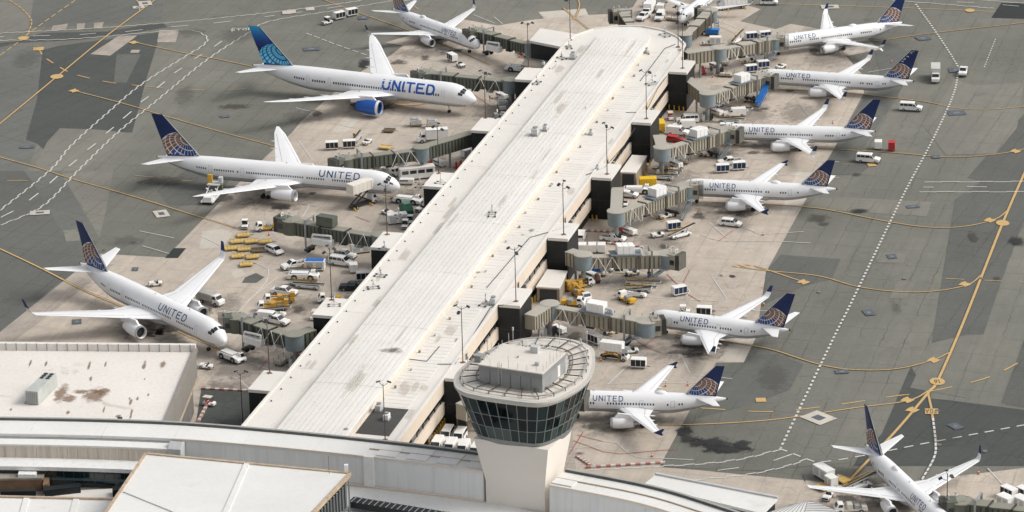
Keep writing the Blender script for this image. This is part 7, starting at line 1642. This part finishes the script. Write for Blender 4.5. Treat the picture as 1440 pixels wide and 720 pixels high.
P('belt_flat',(905,397),(1,.06),'belt loader under the stairs of the empty-gate bridge'); P('belt_flat',(900,404),(1,.1),'middle belt loader before the empty-gate stairs'); P('belt',(893,411),(1,.1),'belt loader with raised end nearest the amber work cart'); P('util_s',(881,418),(-.8,-.4),'amber work truck beside the belt loaders at the empty gate')
P('cart_b',(955,409),(1,-.2),'blue-sided cart standing alone by the painted corner line'); P('cart_k',(837,477),(.9,.35),'dark-sided white cart beside the scissor truck'); P('cater_mid',(864,499),(1,.12),'white scissor truck with raised white box and amber lift',1.0).scale = (.74,.80,.80); P('tug',(888,490),(-.95,.1),'white tractor beside the scissor truck'); P('cart_k',(898,511),(1,.05),'dark-sided white cart near the wing of the tower-hidden narrowbody')
P('tugc',(961,436),(1,.0),'white covered tractor behind the blended-winglet narrowbody nose'); P('cart_k',(990,438),(1,.05),'white-roofed cart behind the blended-winglet narrowbody')
for x, y, k, l in ((628,610,'van','beside the bollards, farther row'),(646,613,'van','beside the tower, farther row'),(614,625,'cargo_van','beside the bollards, nearer row'),(633,628,'cargo_van','in the middle of the nearer row'),(651,630,'cargo_van','nearer row, third from the bollards'),(669,633,'cargo_van','nearer row, beside the tower shaft')):
    P(k,(x,y),(-.45,.75),'white van parked between pier and control tower, '+l,1.2,'white vans parked behind the terminal')
# gear left under the bridges
GATES = [('olive bridge of the tall-winglet widebody',(425,500),(372,478)),('olive bridge with dark roof unit',(505,340),(452,336)),('long angled olive bridge',(612,226),(545,228)),('olive bridge behind the blue-engined widebody',(700,132),(640,118)),('olive bridge of the far narrowbody',(738,74),(700,62)),
         ('farthest tower-side bridge',(1000,90),(1045,84)),('blue-stair bridge',(1003,155),(1048,138)),('bridge beside the red car',(945,228),(985,214)),('bridge by the yellow generator',(880,322),(925,302)),('empty-gate bridge',(828,385),(880,382)),('bridge of the blended-winglet narrowbody',(780,460),(850,464))]
for i, (nm, qa, qb) in enumerate(GATES):
    P('gpu',(qa[0]+6,qa[1]+2),(.8,.3),'white power cart under the '+nm); P('towbar',(qb[0],qb[1]+4),(1,.1+.1*(i % 3)),'orange tow bar lying under the '+nm,.4)
    P('tug',(qb[0]+10,qb[1]-1),(-1,.2),'white tractor parked in the shade of the '+nm)
    P('cone',(qa[0]-8,qa[1]+5),(1,0),'red traffic cone by the rotunda foot of the '+nm,.4)
    if i % 2: P('flat',(qa[0]+14,qa[1]-4),(1,.1),'flatbed cart with stakes under the '+nm)
    else: P('redrack',(qa[0]-4,qa[1]-3),(.3,.9),'red gas cylinder rack under the '+nm)
# --- taxi lane
P('boxtruck',(1315.5,104),(.02,1),'pale grey box truck driving on the taxi lane',1.5); P('pickup',(1354.5,99),(-.25,.95),'white pickup with dark bed driving beside the dotted road line'); P('van',(1281,150),(1,.06),'white passenger van driving behind the scratched-fin narrowbody'); P('van',(1221,222.5),(1,.08),'white passenger van driving behind the red cart'); P('box_s',(1235,204),(.05,-1),'white cart parked beside the red cart'); P('cart_r',(1254,205),(.05,-1),'red cart standing alone on the taxi lane edge',1.2)
# --- nearest narrowbody
P('box_l',(1158.5,666),(.85,.5),'long white trailer beside the amber dolly and belt loader'); P('box_s',(1169,677),(.85,.5),'white trailer overlapping the long white trailer'); P('dolly_y',(1183,670),(.9,.35),'amber dolly between the white trailers and the belt loader'); P('dolly_y',(1156,681),(.9,.35),'amber dolly under the wing tip of the nearest narrowbody'); P('belt',(1209,680),(1,-.25),'white belt loader raised to the hold of the nearest narrowbody'); P('tug',(1164,695),(-.6,.7),'white tractor behind the wing of the nearest narrowbody'); P('util_w',(1196,712),(-1,.05),'white service truck with pipework beside the ribbed canopies',1.2)
P('cart_k',(1419,693),(.9,.4),'dark-fronted white cart at the red boundary line'); P('box',(1414,706),(.9,.4),'white trailer next to the olive bridge roof'); P('cart_k',(1441,694),(.9,.4),'white cart beside the dark-fronted cart'); P('box',(1437,708),(.9,.4),'white trailer beside the olive bridge end')
for q, l in (((1376,664),'under the winglet of the nearest narrowbody'),((1187,138),'under the winglet of the scratched-fin narrowbody'),((1171,172),'beside the navy winglet of the van-side narrowbody'),((936,541),'near the winglet of the tower-hidden narrowbody'),((967,540),'by the tail of the tower-hidden narrowbody'),((1073,329),'beside the fence-tipped narrowbody stand line'),((845,506),'beside the scissor truck'),((1002,107),'by the red gas rack'),((378,329),'behind the yellow dollies'),((1074,427),'by the blended winglet'),((1254,86),'behind the scratched-fin tail'),((917,640),'on the stand line near the wet stain')): P('cone',q,(1,0),'red traffic cone '+l,.4)
# barriers
for key, n_, q, d_, l in (('bar6',6,(811,641),(.6,.4),'short red and white kerb barrier by the tower shaft'),('bar12',8,(824,657),(1,-.06),'long red and white kerb barrier behind the terminal roof'),('bar7',7,(283,546),(1,.05),'red and white kerb barrier across the service yard mouth'),('bar5',5,(278,594),(.5,-.95),'red and white kerb barrier along the hall wall'),('bar4',5,(849,341),(1,.12),'red and white barrier beside the crew pickup')):
    place(key, barrier(n_, 1.9 if n_ != 6 else 1.0), 'kerb_barrier', l, 'barrier', q, d_, .2, 'red and white kerb barriers')
place('rb', barrier(6, 1.4), 'kerb_barrier', 'red barrier under the bridge by the yellow generator', 'barrier', (818,324), (1,.04), .2, 'red and white kerb barriers')
# bollards
BP = [(752,421),(761,420),(769,421),(778,422),(748,424),(790,412),(795,405),(799,398),(941,152),(948,153),(955,154),(961,155),(826,307),(833,307),(839,308),(907,245),(910,237),(914,230),(934,226)]
for i, q in enumerate(BP): P('bollard',q,(1,0),'yellow bollard guarding the foot of a tower-side gate block or annex',.6)
for k in range(9): P('bollard',(603+k*2.75,626-k*4.0),(1,0),'yellow bollard in the row between the parked vans and the pier wall',.6, 'yellow bollards along the pier wall')
# hoses at the parked widebody and narrowbodies
for pts, lb in (([(545,140),(560,150),(590,149),(603,142)], 'yellow service hose looped under the blue-engined widebody'), ([(548,146),(575,145),(588,142)], 'straight yellow service hose under the blue-engined widebody'), ([(995,206),(1020,205),(1045,204)], 'yellow hose beside the nose of the van-side narrowbody'), ([(840,460),(850,470),(862,466),(868,460)], 'dark hose on the apron under the blended-winglet bridge')):
    W_P = catmull([(*G2(q), 0) for q in pts]); mb = MB(); o = W_P[0].copy()
    for a, b in zip(W_P, W_P[1:]): mb.tube(a-o+Vector((0,0,.3)), b-o+Vector((0,0,.3)), .13, 6)
    ob = mb.build('service_hose', DARK if 'dark' in lb else YELLOW); ob.location = (o.x, o.y, GZ); tag(ob, lb, 'hose', 'service hoses')
lamp_post((1331,735), .05, 9.8, 'four-headed floodlight post beside the nearest narrowbody', 3, 1.0)

# ================================================================== RAMP WORKERS
def worker(px, yaw, label, vest, arm=0.0):
    """one skinned body (legs, torso, arms, head), hi-vis vest and helmet as clothing"""
    t = empty('person', (*G2(px, .05), GZ), yaw, label, 'person', 'ramp workers')
    J = [((0,0,.95),.15),((0,0,1.2),.15),((0,0,1.42),.14),((0,0,1.55),.06),((.02,0,1.66),.095),((.02,0,1.76),.06),
         ((0,.10,.90),.10),((.03,.11,.50),.07),((0,.12,.10),.05),((.12,.12,.05),.045),((0,-.10,.90),.10),((-.03,-.11,.50),.07),((-.02,-.12,.10),.05),((.10,-.12,.05),.045),
         ((0,.20,1.42),.065),((.03,.25,1.15),.05),((.14+arm*.1,.24,.95+arm*.3),.035),((.20+arm*.1,.24,.90+arm*.35),.035),((0,-.20,1.42),.065),((.0,-.26,1.14),.05),((.10,-.26,.92),.035),((.15,-.26,.86),.035)]
    E_ = [(0,1),(1,2),(2,3),(3,4),(4,5),(0,6),(6,7),(7,8),(8,9),(0,10),(10,11),(11,12),(12,13),(2,14),(14,15),(15,16),(16,17),(2,18),(18,19),(19,20),(20,21)]
    me = bpy.data.meshes.new('body'); me.from_pydata([j[0] for j in J], E_, []); o = bpy.data.objects.new('body', me); COL.objects.link(o); o.parent = t
    me.materials.append(M('work_trousers', (.03,.035,.05), .8, .15, 4))
    md = o.modifiers.new('skin', 'SKIN'); me.skin_vertices[0].data[0].use_root = True
    for i, j in enumerate(J): me.skin_vertices[0].data[i].radius = (j[1], j[1])
    o.modifiers.new('smooth', 'SUBSURF').levels = 1
    mb = MB(); mb.lathe([(.17,.98),(.185,1.2),(.20,1.4),(.12,1.5)], n=12, caps=False); mb.build('vest', vest, t, smooth=True)
    mb = MB(); mb.lathe([(.115,1.72),(.12,1.76),(.09,1.84),(.02,1.87)], o=(.02,0,0), n=10); mb.build('helmet', WHITE, t, smooth=True)
    mb = MB(); mb.lathe([(.01,1.58),(.085,1.63),(.098,1.69),(.09,1.73)], o=(.03,0,0), n=10); mb.build('face', M('skin_tone', (.34,.21,.15), .6, .05), t, smooth=True)
VESTY, VESTO = M('vest_lime', (.45,.55,.05), .7, .1, 4), M('vest_orange', (.60,.16,.02), .7, .1, 4)
worker((1178,680), .4, 'worker in lime vest standing at the belt loader of the nearest narrowbody', VESTY, .6)
worker((1000,101), 2.0, 'worker in orange vest standing beside the red gas rack at the farthest gate', VESTO)
worker((977,97), 1.0, 'worker in lime vest standing between gate block and red gas rack', VESTY)
worker((313,270), 2.5, 'worker in lime vest standing beside the yellow-caged cargo loader', VESTY, .4)
worker((689,143), 0.2, 'worker in orange vest walking beside the olive bridge rotunda behind the blue-engined widebody', VESTO)
